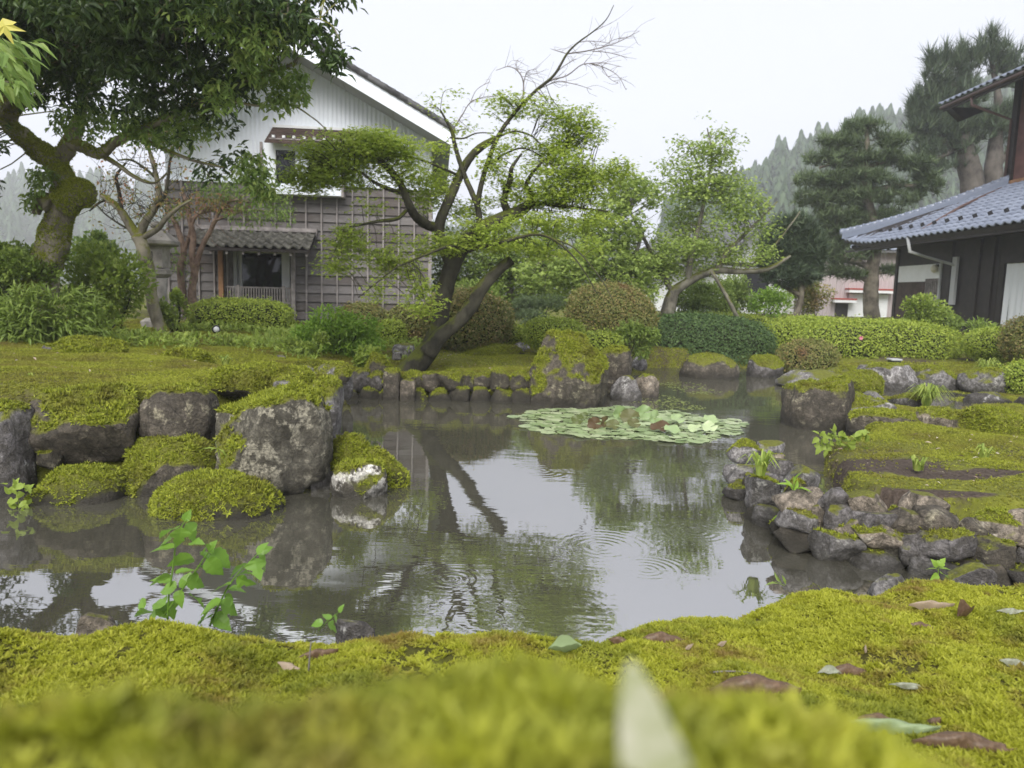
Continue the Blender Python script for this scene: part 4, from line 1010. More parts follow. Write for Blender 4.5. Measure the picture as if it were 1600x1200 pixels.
# --- the maple on the island
def maple():
    Y = 8.95
    t = thing('maple_tree', 'leaning Japanese maple with forked dark mossy trunk on the island', 'tree', G(640, 600, .22))
    main = pxpath([(622, 606, 27), (634, 588, 25), (652, 568, 21), (670, 545, 18.5), (685, 515, 16), (690, 480, 15), (697, 445, 14.5), (708, 412, 14.5), (727, 380, 14), (752, 357, 13), (785, 342, 12), (812, 330, 11), (832, 317, 8.5)], Y)
    main = (main[0], main[1] * .88)
    second = pxpath([(668, 552, 14), (690, 524, 12.5), (718, 500, 11), (738, 478, 10.5), (748, 458, 9.5), (768, 432, 9), (786, 416, 8.5), (800, 406, 8.5)], Y - .15)
    MBt = MB(); MBt.tube(*main, 14, 5, .16, True, 1)
    trunk = MBt.build('trunk', B_MAPLE, t, True)
    MB().tube(*second, 12, 5, .16, True, 2).build('trunk', B_MAPLE, t, True, label='second trunk sawn off at its upper end')
    limbs = [
        [(706, 415, 12), (690, 378, 10), (686, 355, 10), (694, 330, 9), (704, 308, 9), (718, 275, 8, Y + .15), (732, 250, 7.5, Y + .2), (750, 231, 7, Y + .2), (775, 216, 5.5, Y + .25)],
        [(690, 356, 9), (668, 352, 9), (648, 336, 8, Y - .2), (636, 312, 7, Y - .3), (625, 286, 6.5, Y - .35), (606, 262, 6, Y - .4), (586, 246, 5, Y - .45), (560, 240, 3.5, Y - .5), (530, 240, 2, Y - .5)],
        [(632, 302, 4.5, Y - .3), (610, 296, 4, Y - .4), (585, 285, 3, Y - .5), (560, 268, 2.2, Y - .6), (520, 262, 1.5, Y - .6)],
        [(634, 330, 4, Y - .3), (620, 342, 3.5, Y - .5), (590, 346, 3, Y - .6), (560, 352, 2, Y - .7), (538, 356, 1.2, Y - .7)],
        [(750, 352, 6), (746, 322, 5.5), (737, 300, 5), (725, 272, 4.5, Y + .1), (712, 232, 4, Y + .1), (706, 205, 3.4, Y + .1), (697, 188, 2.4, Y + .1), (688, 172, 1.5, Y + .1)],
        [(745, 322, 5), (752, 288, 4.6), (762, 254, 4.2), (778, 214, 4), (797, 185, 3.6), (816, 163, 3.3), (838, 141, 2.9), (866, 117, 2.4), (886, 84, 1.9), (904, 66, 1.4), (926, 50, 1.1), (947, 31, .9), (959, 8, .6)],
        [(798, 338, 8), (788, 318, 6.5), (790, 300, 6), (797, 283, 5, Y - .1), (800, 262, 3.5, Y - .2), (815, 240, 2, Y - .2)],
        [(828, 320, 7), (830, 303, 5.5), (822, 290, 4.5, Y - .1), (832, 270, 3, Y - .15), (850, 250, 2, Y - .2)],
        [(832, 319, 6), (850, 318, 4.5), (878, 322, 3.5, Y - .2), (912, 326, 2.5, Y - .3), (950, 330, 1.5, Y - .4)],
        [(722, 392, 6), (760, 384, 4.5, Y - .3), (800, 374, 3.8, Y - .5), (838, 366, 3, Y - .6), (868, 376, 2.2, Y - .7), (895, 400, 1.6, Y - .7), (918, 432, 1.2, Y - .7), (932, 458, .8, Y - .7)],
        [(862, 372, 2, Y - .6), (892, 384, 1.6, Y - .7), (915, 405, 1.2, Y - .75), (942, 440, .9, Y - .8), (958, 470, .6, Y - .8)],
        [(725, 388, 4, Y - .1), (700, 385, 3, Y - .5), (660, 400, 2.4, Y - .7), (620, 418, 1.8, Y - .8), (588, 442, 1.2, Y - .8), (560, 465, .8, Y - .8)],
        [(782, 212, 2.4), (805, 205, 2), (830, 212, 1.7), (850, 228, 1.2), (880, 232, .9)],
        [(765, 258, 2.2), (790, 240, 1.8), (820, 232, 1.4), (860, 250, 1.1), (910, 262, .8), (950, 275, .6)],
        [(712, 272, 2.4), (680, 258, 2.2, Y - .1), (645, 246, 1.8, Y - .2), (612, 238, 1.2, Y - .2)],
        [(703, 215, 2), (725, 216, 1.6), (745, 208, 1.3), (772, 208, 1)]]
    paths = [(p_, r_ * .85) for p_, r_ in (pxpath(l, Y) for l in limbs)]
    for k, (p_, r_) in enumerate(paths):
        MB().tube(p_, r_, 9 if k < 3 else 6, 5, .14, True, 10 + k).build('branch', B_MAPLE, t, True)
    skel = np.concatenate([skel_of(paths), skel_of([main])])
    # bare top twigs
    mb = MB()
    bare = [[(838, 141, 1.6), (860, 126, 1.3), (886, 118, 1.1), (912, 100, .9), (940, 104, .8), (965, 118, .6), (978, 140, .5)], [(886, 84, 1.3), (915, 80, 1.1), (940, 74, .9), (965, 66, .7), (1000, 48, .4)],
            [(912, 100, .8), (940, 98, .6), (970, 104, .4)], [(940, 104, .6), (952, 122, .5), (966, 130, .4)], [(925, 80, .8), (950, 82, .6), (980, 90, .4)], [(940, 74, .6), (960, 62, .5), (990, 56, .4)],
            [(904, 66, .8), (922, 64, .6), (945, 66, .4)], [(886, 84, .8), (872, 80, .6), (860, 76, .4)], [(926, 50, .6), (938, 44, .5), (955, 36, .3)], [(838, 141, 1), (870, 128, .8), (900, 132, .6), (925, 140, .4)],
            [(866, 117, 1), (880, 104, .7), (900, 92, .5)], [(816, 163, 1.6), (818, 130, 1.3), (810, 112, 1), (795, 104, .7), (775, 110, .5)], [(818, 130, 1), (824, 112, .7), (838, 108, .4)], [(810, 112, .8), (806, 100, .5), (808, 94, .3)],
            [(706, 205, 1.4), (722, 180, 1.1), (735, 160, .9), (755, 152, .7), (775, 150, .5)], [(735, 160, .8), (745, 140, .6), (765, 128, .4)]]
    bp = [pxpath(l, Y + .1) for l in bare]
    for k, (p_, r_) in enumerate(bp): mb.tube(p_, r_ * .85, 4, 4)
    bs = skel_of(bp)
    for k in range(150):
        a = bs[rng.integers(len(bs))]; d = rdir(1)[0] * np.array((1, .6, .8)) + np.array((.5, 0, .25)); L = rng.uniform(.08, .28)
        mid = a + d * L * .5 + rng.normal(size=3) * .02
        mb.tube([a, mid, a + d * L + rng.normal(size=3) * .03], [.003, .0022, .0013], 3, 2, cap=False)
    mb.build('twigs', B_TWIG, t, False, 'stuff', label='bare grey dead twigs at the top')
    blobs = [(545, 232, 80, 26, 1500, Y - .5), (500, 262, 48, 34, 900, Y - .6), (590, 225, 60, 22, 1000, Y - .4), (470, 285, 26, 26, 300, Y - .6), (560, 275, 60, 22, 600, Y - .5), (620, 260, 50, 30, 700, Y - .3),
             (560, 320, 40, 18, 250, Y - .6), (545, 385, 30, 40, 420, Y - .7), (575, 365, 45, 22, 400, Y - .7), (520, 420, 22, 18, 160, Y - .75), (660, 300, 40, 30, 420, Y), (650, 385, 30, 20, 260, Y - .3), (700, 160, 34, 20, 260, Y + .1), (712, 195, 30, 30, 320, Y + .1), (690, 225, 34, 16, 160, Y),
             (790, 165, 32, 20, 300, Y), (780, 205, 34, 12, 120, Y), (838, 168, 40, 18, 220, Y), (870, 190, 30, 22, 240, Y), (905, 195, 24, 30, 240, Y - .1), (925, 215, 20, 30, 180, Y - .1),
             (830, 235, 60, 20, 900, Y), (870, 260, 70, 26, 1300, Y - .1), (800, 262, 46, 26, 700, Y), (900, 300, 60, 30, 1100, Y - .2), (850, 305, 60, 24, 900, Y), (770, 295, 30, 30, 420, Y + .1), (730, 330, 30, 24, 350, Y + .2),
             (930, 275, 50, 20, 600, Y - .2), (960, 262, 34, 14, 240, Y - .3), (780, 380, 50, 16, 500, Y - .2), (850, 350, 60, 20, 800, Y - .2), (920, 345, 40, 24, 500, Y - .3), (830, 390, 50, 18, 500, Y - .3), (900, 385, 44, 20, 350, Y - .4),
             (620, 420, 36, 18, 260, Y - .6), (640, 450, 36, 20, 260, Y - .7), (590, 455, 30, 20, 180, Y - .8), (660, 480, 26, 20, 140, Y - .8), (600, 400, 26, 20, 160, Y - .6), (700, 380, 26, 18, 200, Y - .3), (760, 350, 40, 14, 300, Y - .3), (690, 285, 26, 26, 280, Y + .2), (720, 240, 22, 22, 160, Y + .1),
             (745, 375, 60, 20, 400, Y + .4), (690, 330, 40, 20, 300, Y + .4), (880, 225, 30, 14, 200, Y)]
    pts = blobpts(blobs, Y)
    cl = fbm(pts * 3.2, 3, 9)
    pts = pts[cl > -.10]
    pts[:, 2] += .03 * fbm(pts * 7, 2, 3)
    mb = MB(); sprays(mb, skel, pts, 620, .0075)
    mb.build('twigs', B_MAPLE, t, False, 'stuff')
    n = len(pts)
    # leaves sit in little flat fans
    k = 3
    P2 = np.repeat(pts, k, 0) + rng.normal(size=(n * k, 3)) * np.array((.075, .075, .02))
    a = rng.uniform(0, 6.28, len(P2)); d = np.stack([np.cos(a), np.sin(a), rng.uniform(-.5, .15, len(P2))], 1)
    nn = np.tile((0, -.25, 1.0), (len(P2), 1)) + .38 * rng.normal(size=P2.shape)
    stamps(T_MAPLE, P2, frames_dir(d, nn), rng.uniform(.030, .055, len(P2))).build('crown', L_MAPLE, t)
maple()

def bark_moss(o, dens=6000, size=.022, cover=.15):
    me = o.data; n = len(me.vertices); V = np.empty(n * 3); me.vertices.foreach_get('co', V); V = V.reshape(-1, 3)
    T = np.array([[a, b, c] for f in me.polygons for a, b, c in ([f.vertices[:3]] if len(f.vertices) == 3 else [(f.vertices[0], f.vertices[1], f.vertices[2]), (f.vertices[0], f.vertices[2], f.vertices[3])])])
    pts, N = sample(V, T, dens, lambda c, nn: np.clip(.5 + .6 * nn[:, 2] + 1.6 * fbm(c * 5, 3, 15) + cover, 0, 1) * (c[:, 2] < 3.3))
    up = N + np.array((0, -.1, .3)) + .45 * rng.normal(size=N.shape)
    stamps(T_TUFT, pts, frames(up, rng.uniform(0, 6.28, len(pts))), size * rng.uniform(.7, 1.4, len(pts))).build('moss', L_MOSSR, o, False, 'stuff')
# --- old broadleaf tree at the left, trunk thick with moss
def oak():
    Y = 8.7
    t = thing('broadleaf_tree', 'old gnarled tree with mossy trunk and dense dark overhanging canopy at the left', 'tree', P(62, 520, Y))
    main = pxpath([(46, 520, 27), (62, 450, 24), (78, 395, 21), (90, 350, 20), (100, 318, 22), (100, 290, 19), (92, 266, 17), (84, 248, 16), (80, 238, 13)], Y)
    tr = MB().tube(*main, 20, 8, .34, True, 3).build('trunk', B_OAK, t, True); bark_moss(tr)
    MB().tube(*pxpath([(100, 318, 24), (122, 306, 22), (138, 300, 18), (146, 298, 9)], Y - .05), 16, 7, .35, True, 4).build('burl', B_OAK, t, True, label='moss-topped knob of a lost limb'); bark_moss(t.children[-1] if False else [o for o in bpy.data.objects if o.parent == t and o.name.startswith('burl')][-1], 9000)
    MB().tube(*pxpath([(84, 322, 16), (68, 312, 12), (60, 318, 9), (57, 335, 6)], Y - .1), 10, 4, .25, True, 5).build('burl', B_OAK, t, True)
    limbs = [[(84, 252, 17), (58, 232, 14), (34, 212, 13.5), (16, 196, 13), (12, 180, 13), (22, 160, 13, 8.5), (30, 135, 12, 8.3), (38, 100, 10, 8), (60, 50, 8, 7.6), (100, 0, 6, 7.2)],
             [(88, 256, 15), (104, 234, 13), (114, 214, 11), (122, 190, 9), (128, 168, 8, 8.6), (128, 140, 7, 8.5), (140, 100, 6, 8.2), (170, 40, 4, 8)],
             [(108, 226, 9), (128, 230, 8.5, 8.6), (150, 240, 8, 8.4), (165, 236, 7.5, 8.3), (180, 222, 7, 8.2), (206, 210, 6.5, 8.0), (236, 198, 5.5, 7.8), (275, 178, 4.5, 7.5), (330, 150, 3.5, 7.2), (400, 120, 2.5, 7), (460, 100, 1.6, 6.8)],
             [(156, 240, 4.5, 8.4), (185, 258, 3.5, 8.3), (210, 276, 3, 8.3), (240, 286, 2, 8.3), (262, 270, 1.4, 8.3)],
             [(38, 100, 7, 8), (100, 52, 6, 7.4), (160, 40, 5, 7), (240, 20, 4, 6.6), (330, -10, 3, 6.2)],
             [(30, 135, 6, 8.3), (80, 100, 5, 7.6), (150, 62, 4, 7), (220, 50, 3, 6.8), (300, 40, 2.5, 6.5), (400, 20, 2, 6.3), (500, 30, 1.2, 6.2)],
             [(206, 210, 3.5, 8), (250, 230, 3, 7.8), (300, 250, 2.4, 7.6), (350, 262, 1.6, 7.4)],
             [(330, 150, 2.5, 7.2), (400, 165, 2, 7), (450, 162, 1.5, 7), (490, 185, 1.1, 7), (512, 205, .8, 7)]]
    paths = [pxpath(l, Y) for l in limbs]
    for k, (p_, r_) in enumerate(paths):
        br = MB().tube(p_, r_, 12 if k < 3 else 6, 6, .30 if k < 3 else .1, True, 40 + k).build('branch', B_OAK, t, True)
        if k < 3: bark_moss(br, 3500)
    skel = skel_of(paths)
    blobs = [(110, 50, 150, 60, 2600, 7.4, 120), (60, 120, 80, 40, 1200, 7.8, 90), (290, 60, 150, 70, 3000, 6.9, 130), (250, 120, 110, 45, 1300, 7.1, 100), (350, 100, 50, 46, 650, 7, 80), (415, 30, 64, 36, 700, 6.6, 80), (490, 40, 36, 28, 200, 6.3, 50),
             (330, 185, 50, 26, 240, 7.3, 60), (362, 175, 30, 30, 130, 7.1, 50), (325, 250, 26, 30, 120, 7.6, 40), (300, 215, 36, 20, 130, 7.6, 50), (355, 235, 36, 24, 150, 7.5, 50), (392, 222, 24, 22, 100, 7.2, 40), (170, 160, 60, 16, 170, 7.8, 80), (225, 165, 55, 18, 220, 7.6, 70), (80, 160, 40, 12, 80, 8, 60), (-120, 170, 120, 90, 1900, 7.6, 120), (-220, 60, 120, 120, 1500, 7.4, 120), (-110, 290, 90, 60, 900, 8.2, 90),
             (200, -70, 300, 80, 5000, 7, 200), (-120, 20, 140, 110, 2200, 7.6, 150), (460, -60, 110, 60, 1300, 6.4, 90), (-60, -60, 120, 90, 1500, 7, 120), (250, 10, 220, 40, 1800, 6.2, 120), (420, 205, 26, 16, 140, 7.2), (520, 90, 18, 22, 90, 6.3), (20, 80, 60, 60, 800, 7.2, 90), (60, -90, 160, 80, 2600, 6.8, 150), (-80, -180, 200, 90, 2200, 6.4, 150), (60, 50, 190, 60, 2600, 11.5, 150), (-170, 60, 160, 90, 1800, 11.5, 150), (250, 30, 140, 60, 1500, 10.8, 130), (80, -60, 260, 60, 2200, 11.8, 150), (160, -190, 220, 80, 2600, 6.2, 150)]  # out-of-frame and rear blobs are added to darken the pond reflection
    pts = blobpts(blobs, Y)
    pts = pts[fbm(pts * 2.6, 3, 21) > np.where((pts[:, 2] < 3.4) & (pts[:, 1] < 9.5), -.02, -.24)]
    mb = MB(); sprays(mb, skel, pts, 520, .010)
    mb.build('twigs', B_OAK, t, False, 'stuff')
    def fans(pts, k, mat, sz):
        P2 = np.repeat(pts, k, 0) + rng.normal(size=(len(pts) * k, 3)) * .035
        a = rng.uniform(0, 6.28, len(P2)); d = np.stack([np.cos(a), np.sin(a), rng.uniform(-1.3, .15, len(P2))], 1)
        nn = np.tile((0, 0, 1.0), (len(P2), 1)) + .5 * rng.normal(size=P2.shape)
        stamps(T_LEAF, P2, frames_dir(d, nn), rng.uniform(.07, .118, len(P2)) * sz).build('crown', mat, t)
    fans(pts[rng.random(len(pts)) < .78], 2, L_OAK, 1)
    bl2 = [(445, 122, 40, 12, 110, 6.9), (455, 150, 26, 12, 50, 6.9), (430, 160, 20, 12, 40, 6.9), (390, 100, 36, 22, 70, 6.6), (350, 150, 30, 30, 60, 6.7), (395, 60, 60, 30, 120, 6.3), (330, 30, 60, 20, 80, 6.2), (120, 195, 40, 20, 110, 8.2), (150, 180, 60, 14, 110, 8), (215, 200, 40, 20, 130, 7.8), (395, 265, 26, 30, 140, 7.3), (410, 300, 20, 16, 70, 7.4),
           (70, 272, 16, 12, 50, 8.5), (58, 290, 12, 16, 40, 8.5), (48, 316, 10, 12, 30, 8.5), (300, 195, 50, 20, 110, 7.4), (260, 215, 40, 16, 90, 7.7)]
    fans(blobpts(bl2, Y), 3, L_OAKL, .8)
oak()
# --- spray of long leaves reaching in from a tree outside the frame
t = thing('leafy_branch', 'near branch tip with long light-green leaves at the top left edge', 'branch', P(-60, 120, 3.0))
MB().tube(*pxpath([(-120, 40, 5), (-60, 70, 4), (-15, 80, 3), (20, 90, 2), (45, 100, 1)], 3.0), 6, 4).build('stem', B_GREY, t, True)
MB().tube(*pxpath([(-90, 110, 4), (-40, 120, 3), (0, 126, 2), (22, 130, 1)], 3.0), 6, 4).build('stem', B_GREY, t, True)
NB = 120
q = np.array([P(*c, 3.0 + rng.normal() * .08) for c in zip(rng.normal(5, 24, NB), np.concatenate([rng.normal(78, 16, 80), rng.normal(130, 9, 40)]))])
d = np.stack([rng.uniform(.1, 1.2, NB), rng.normal(0, .5, NB), rng.uniform(-1.1, .1, NB)], 1)
stamps([t_leaf(.24, .25, .06), t_leaf(.28, .35, .05)], q, frames_dir(d, np.tile((0, -.4, 1.0), (NB, 1)) + .4 * rng.normal(size=(NB, 3))), rng.uniform(.07, .12, NB)).build('foliage', L_OAKL, t)
yl = new_mesh('leaf', *stamp(t_maple(.2), np.array([P(4, 28, 2.9)]), frames_dir(np.array([(.35, -.1, -1.0)]), np.array([(0, -1.0, .2)])), .10))
obj('leaf', yl, leafmat('yellow_leaf', (.62, .55, .10), (.66, .6, .14), None, .4), t, label='yellowed lobed leaf')

# --- thin leaning tree before the lantern
def growtwigs(mb, skel, n, L0, L1, r, updir=(0, 0, .6), gens=2):
    tips = []
    cur = skel
    for g in range(gens):
        nxt = []
        for k in range(n):
            a = cur[rng.integers(len(cur))]; d = rdir(1)[0] + np.array(updir); d /= np.linalg.norm(d); L = rng.uniform(L0, L1) / (1 + g * .6)
            m = a + d * L * .5 + rng.normal(size=3) * L * .10; e = a + d * L + rng.normal(size=3) * L * .12
            rr_ = r / (1 + g); mb.tube([a, m, e], [rr_, rr_ * .7, rr_ * .35], 4, 3, cap=False)
            nxt += [m, (m + e) / 2, e]; tips.append(e)
        cur = np.array(nxt)
    return np.array(tips)
def thin_tree():
    Y = 11.3
    t = thing('thin_tree', 'thin leaning mossy tree with sparse crown beside the stone lantern', 'tree', P(258, 524, Y))
    main = pxpath([(262, 526, 9), (248, 505, 9), (238, 470, 9), (233, 430, 9.5), (224, 390, 10), (215, 368, 10)], Y)
    MB().tube(*main, 10, 5, .18, True, 6).build('trunk', B_OAK, t, True)
    limbs = [[(217, 372, 8), (203, 352, 7), (188, 328, 5.5), (168, 311, 4.5), (157, 304, 3)], [(216, 370, 8), (226, 348, 6.5), (240, 328, 5.5), (248, 304, 4.5), (244, 275, 3.8), (236, 245, 3), (230, 222, 2)], [(222, 372, 5), (246, 358, 4.5), (262, 338, 4), (282, 322, 3), (300, 312, 2)],
             [(240, 328, 4), (255, 310, 3), (262, 285, 2.5), (265, 255, 2), (272, 225, 1.2)], [(190, 330, 3.5), (186, 300, 3), (182, 275, 2.4), (196, 255, 1.5)], [(244, 278, 2.6), (225, 262, 2), (205, 250, 1.6), (185, 250, 1)], [(168, 311, 2), (150, 320, 1.5), (140, 330, 1)], [(216, 366, 2), (190, 352, 1.6), (165, 335, 1.2), (150, 318, .8)]]
    paths = [pxpath(l, Y) for l in limbs]
    for k, (p_, r_) in enumerate(paths): MB().tube(p_, r_, 7, 4, .15, True, 60 + k).build('branch', B_OAK if k < 3 else B_MAPLE, t, True)
    mb = MB(); tips = growtwigs(mb, skel_of(paths), 110, .25, .6, .006); mb.build('twigs', B_MAPLE, t, False, 'stuff')
    q = np.repeat(tips[rng.random(len(tips)) < .5], 7, 0); q = q + rng.normal(size=q.shape) * .07
    d = rdir(len(q)) + np.array((0, 0, -.3))
    stamps(T_DIAM, q, frames_dir(d, np.tile((0, -.2, 1.0), (len(q), 1)) + .5 * rng.normal(size=q.shape)), rng.uniform(.04, .075, len(q))).build('crown', L_RUST, t)
thin_tree()
def red_tree():
    Y = 12.6
    t = thing('multi_stem_tree', 'multi-stemmed tree with reddish peeling bark in front of the storehouse', 'tree', P(297, 492, Y))
    limbs = [[(303, 494, 7), (300, 455, 6), (304, 425, 5.5), (300, 395, 5), (302, 370, 4.5), (297, 345, 4), (292, 318, 3.4), (285, 300, 2.5)], [(303, 440, 5), (308, 410, 4.5), (316, 385, 4), (328, 362, 3.5), (336, 345, 3), (348, 322, 2.4), (370, 312, 1.6), (395, 318, 1)], [(292, 494, 6), (285, 455, 5.5), (282, 420, 5), (287, 392, 4.6), (280, 365, 4), (272, 345, 3.4), (262, 322, 2.6), (255, 300, 1.8)],
             [(284, 400, 3.4), (294, 375, 3), (300, 350, 2.6), (310, 335, 2), (330, 330, 1.4)], [(297, 345, 2.4), (315, 330, 2), (340, 322, 1.6), (370, 330, 1.2), (400, 318, .8)], [(336, 345, 2.2), (360, 335, 1.8), (390, 328, 1.4), (420, 330, .8)]]
    paths = [pxpath(l, Y) for l in limbs]
    for k, (p_, r_) in enumerate(paths): MB().tube(p_, r_, 8, 4, .15, True, 80 + k).build('trunk' if k in (0, 2) else 'branch', B_RED, t, True)
    mb = MB(); growtwigs(mb, skel_of(paths)[60:], 60, .2, .5, .006, (0.2, 0, .3)); mb.build('twigs', B_RED, t, False, 'stuff')
    def lv(bl, mat, sz):
        q = blobpts(bl, Y); q = q[fbm(q * 3, 2, 5) > -.25]; d = rdir(len(q)) + np.array((0, 0, -.35))
        stamps(T_LEAF, q, frames_dir(d, np.tile((0, -.2, 1.0), (len(q), 1)) + .5 * rng.normal(size=q.shape)), rng.uniform(.05, .09, len(q)) * sz).build('crown', mat, t)
    lv([(305, 322, 50, 18, 420), (350, 318, 40, 16, 260)], L_RUST, 1)
    lv([(370, 300, 55, 20, 520), (415, 322, 46, 22, 420), (380, 338, 40, 22, 300), (440, 335, 26, 22, 200), (330, 288, 40, 20, 260), (270, 330, 24, 20, 120), (290, 420, 24, 26, 160), (268, 390, 18, 20, 90), (405, 275, 40, 16, 260), (440, 305, 20, 14, 90)], L_OAKL, 1)
red_tree()

# --- background broadleaf trees right of the storehouse
def bush_tree(label, base, limbs, blobs, Y, leaf, mat, tm, bark=B_GREY, nspr=260, seed=0, k=2, flat=.3, spread=.06, drop=-.4, name='broadleaf_tree', rtw=.009, thr=-.33):
    t = thing(name, label, 'tree', base)
    paths = [pxpath(l, Y) for l in limbs]
    for i, (p_, r_) in enumerate(paths): MB().tube(p_, r_, 9 if i == 0 else 6, 4, .15, True, seed + i).build('trunk' if i == 0 else 'branch', bark, t, True)
    pts = blobpts(blobs, Y); pts = pts[fbm(pts * 1.7, 3, seed) > thr]
    mb = MB(); sprays(mb, skel_of(paths), pts, nspr, rtw); mb.build('twigs', bark, t, False, 'stuff')
    P2 = np.repeat(pts, k, 0) + rng.normal(size=(len(pts) * k, 3)) * spread * np.array((1, 1, flat))
    a = rng.uniform(0, 6.28, len(P2)); d = np.stack([np.cos(a), np.sin(a), rng.normal(drop, .4, len(P2))], 1)
    nn = np.tile((0, -.2, 1.0), (len(P2), 1)) + .45 * rng.normal(size=P2.shape)
    stamps(tm, P2, frames_dir(d, nn), leaf * rng.uniform(.65, 1.3, len(P2))).build('crown', mat, t)
    return t
bush_tree('propped leaning tree with light-green layered foliage right of centre', P(1042, 505, 15.5),
    [[(1040, 510, 13), (1046, 480, 11), (1052, 458, 9), (1075, 440, 7), (1100, 428, 6), (1125, 422, 5.5), (1160, 424, 4.5), (1200, 420, 4), (1235, 400, 2)], [(1075, 440, 6), (1078, 410, 5), (1085, 380, 4), (1095, 340, 3), (1105, 290, 2.4), (1112, 240, 1.6), (1105, 200, 1)], [(1120, 422, 5), (1135, 395, 4), (1160, 370, 3), (1190, 340, 2), (1215, 315, 1.2)], [(1052, 458, 5), (1030, 420, 4), (1010, 380, 3), (990, 340, 2), (970, 310, 1.2)], [(1105, 290, 1.5), (1090, 255, 1), (1075, 225, .7)], [(1108, 260, 1.4), (1125, 235, 1), (1145, 215, .6)], [(1160, 424, 2.5), (1200, 395, 2), (1240, 345, 1.2), (1250, 330, .8)]],
    [(1030, 345, 70, 36, 1500), (1100, 335, 70, 34, 1500), (1060, 390, 70, 30, 1500), (1130, 380, 60, 30, 1100), (1000, 390, 50, 40, 1000), (1010, 430, 44, 30, 600), (1080, 420, 50, 18, 500), (1170, 320, 40, 24, 500), (1100, 290, 50, 22, 650), (1050, 300, 50, 24, 700), (985, 310, 40, 30, 600), (1110, 245, 32, 24, 240), (1085, 215, 24, 20, 120), (1125, 215, 26, 20, 120), (1105, 195, 22, 16, 110), (1085, 230, 40, 26, 200), (1130, 225, 36, 26, 180), (1145, 285, 34, 20, 200), (1060, 265, 36, 20, 200), (1130, 250, 24, 16, 100), (1200, 350, 22, 20, 130), (1160, 400, 34, 18, 300), (970, 350, 30, 40, 500), (1190, 395, 26, 14, 120)],
    15.5, .078, L_MAPLE2, T_DIAM, B_GREY, 380, 200, k=3, spread=.10, thr=-.08)
bush_tree('fresh green weeping maple behind the island domes', P(960, 500, 15),
    [[(965, 510, 9), (960, 470, 8), (950, 430, 7), (930, 390, 5), (910, 350, 3)], [(955, 450, 5), (985, 410, 4), (1000, 370, 3), (985, 330, 2)], [(945, 415, 4), (900, 400, 3), (860, 400, 2)]],
    [(940, 400, 50, 40, 900), (960, 350, 50, 40, 1000), (900, 420, 50, 30, 700), (850, 430, 46, 30, 700), (985, 420, 40, 34, 600), (990, 300, 40, 30, 600), (1000, 460, 30, 24, 300), (920, 450, 40, 20, 400)], 15.0, .085, L_MAPLE2, T_MAPLE, B_GREY, 200, 230)
bush_tree('mid-green tree filling the gap behind the maple trunk', P(800, 490, 17.5),
    [[(800, 500, 8), (798, 460, 7), (790, 420, 5), (780, 380, 3)], [(795, 440, 4), (830, 400, 3), (860, 370, 2)], [(795, 445, 4), (760, 410, 3), (730, 390, 2)]],
    [(760, 420, 60, 40, 1300), (820, 400, 60, 40, 1300), (870, 410, 50, 40, 1000), (740, 460, 50, 30, 700), (810, 455, 60, 26, 900), (860, 465, 46, 24, 600), (715, 430, 30, 40, 500), (890, 370, 40, 30, 500), (695, 400, 26, 50, 500), (690, 460, 24, 34, 300)], 17.5, .10, L_MIDG, T_DIAM, B_GREY, 160, 260)
MB().tube(*pxpath([(1112, 424, 3), (1135, 462, 3.2), (1158, 508, 3.5)], 15.2), 7, 2).build('support_pole', B_GREY, None, True)
tag(bpy.context.scene.objects['support_pole'], 'slanting wooden pole propping up the leaning tree limb', 'pole')

# --- pines
def pads(pl, Y0):
    out = []
    for (cx, cy, rx, ry, n, *o) in pl:
        Y = o[0] if o else Y0; c = P(cx, cy, Y); k = Y / FPX
        q = ellip(n, c, (rx * k, rx * k * .8, ry * k)); q[:, 2] += (.3 * ry * k) * fbm(q * 2.5, 2, 7); out.append(q)
    return np.concatenate(out)
def pine(label, base, limbs, pl, Y, size, mat, bark, seed, updir=.7, tm=T_NEEDLE, thresh=-.3):
    t = thing('pine_tree', label, 'tree', base)
    paths = [pxpath(l, Y) for l in limbs]
    for i, (p_, r_) in enumerate(paths): MB().tube(p_, r_, 12 if i == 0 else 6, 4, .16, True, seed + i).build('trunk' if i == 0 else 'branch', bark, t, True)
    q = pads(pl, Y); q = q[fbm(q * 1.6, 3, seed) > thresh]
    mb = MB(); sprays(mb, skel_of(paths), q, 260, .016); mb.build('twigs', bark, t, False, 'stuff')
    up = np.tile((0, -.1, updir), (len(q), 1)) + .55 * rng.normal(size=q.shape)
    stamps(tm, q, frames(up, rng.uniform(0, 6.28, len(q))), size * rng.uniform(.7, 1.3, len(q))).build('crown', mat, t)
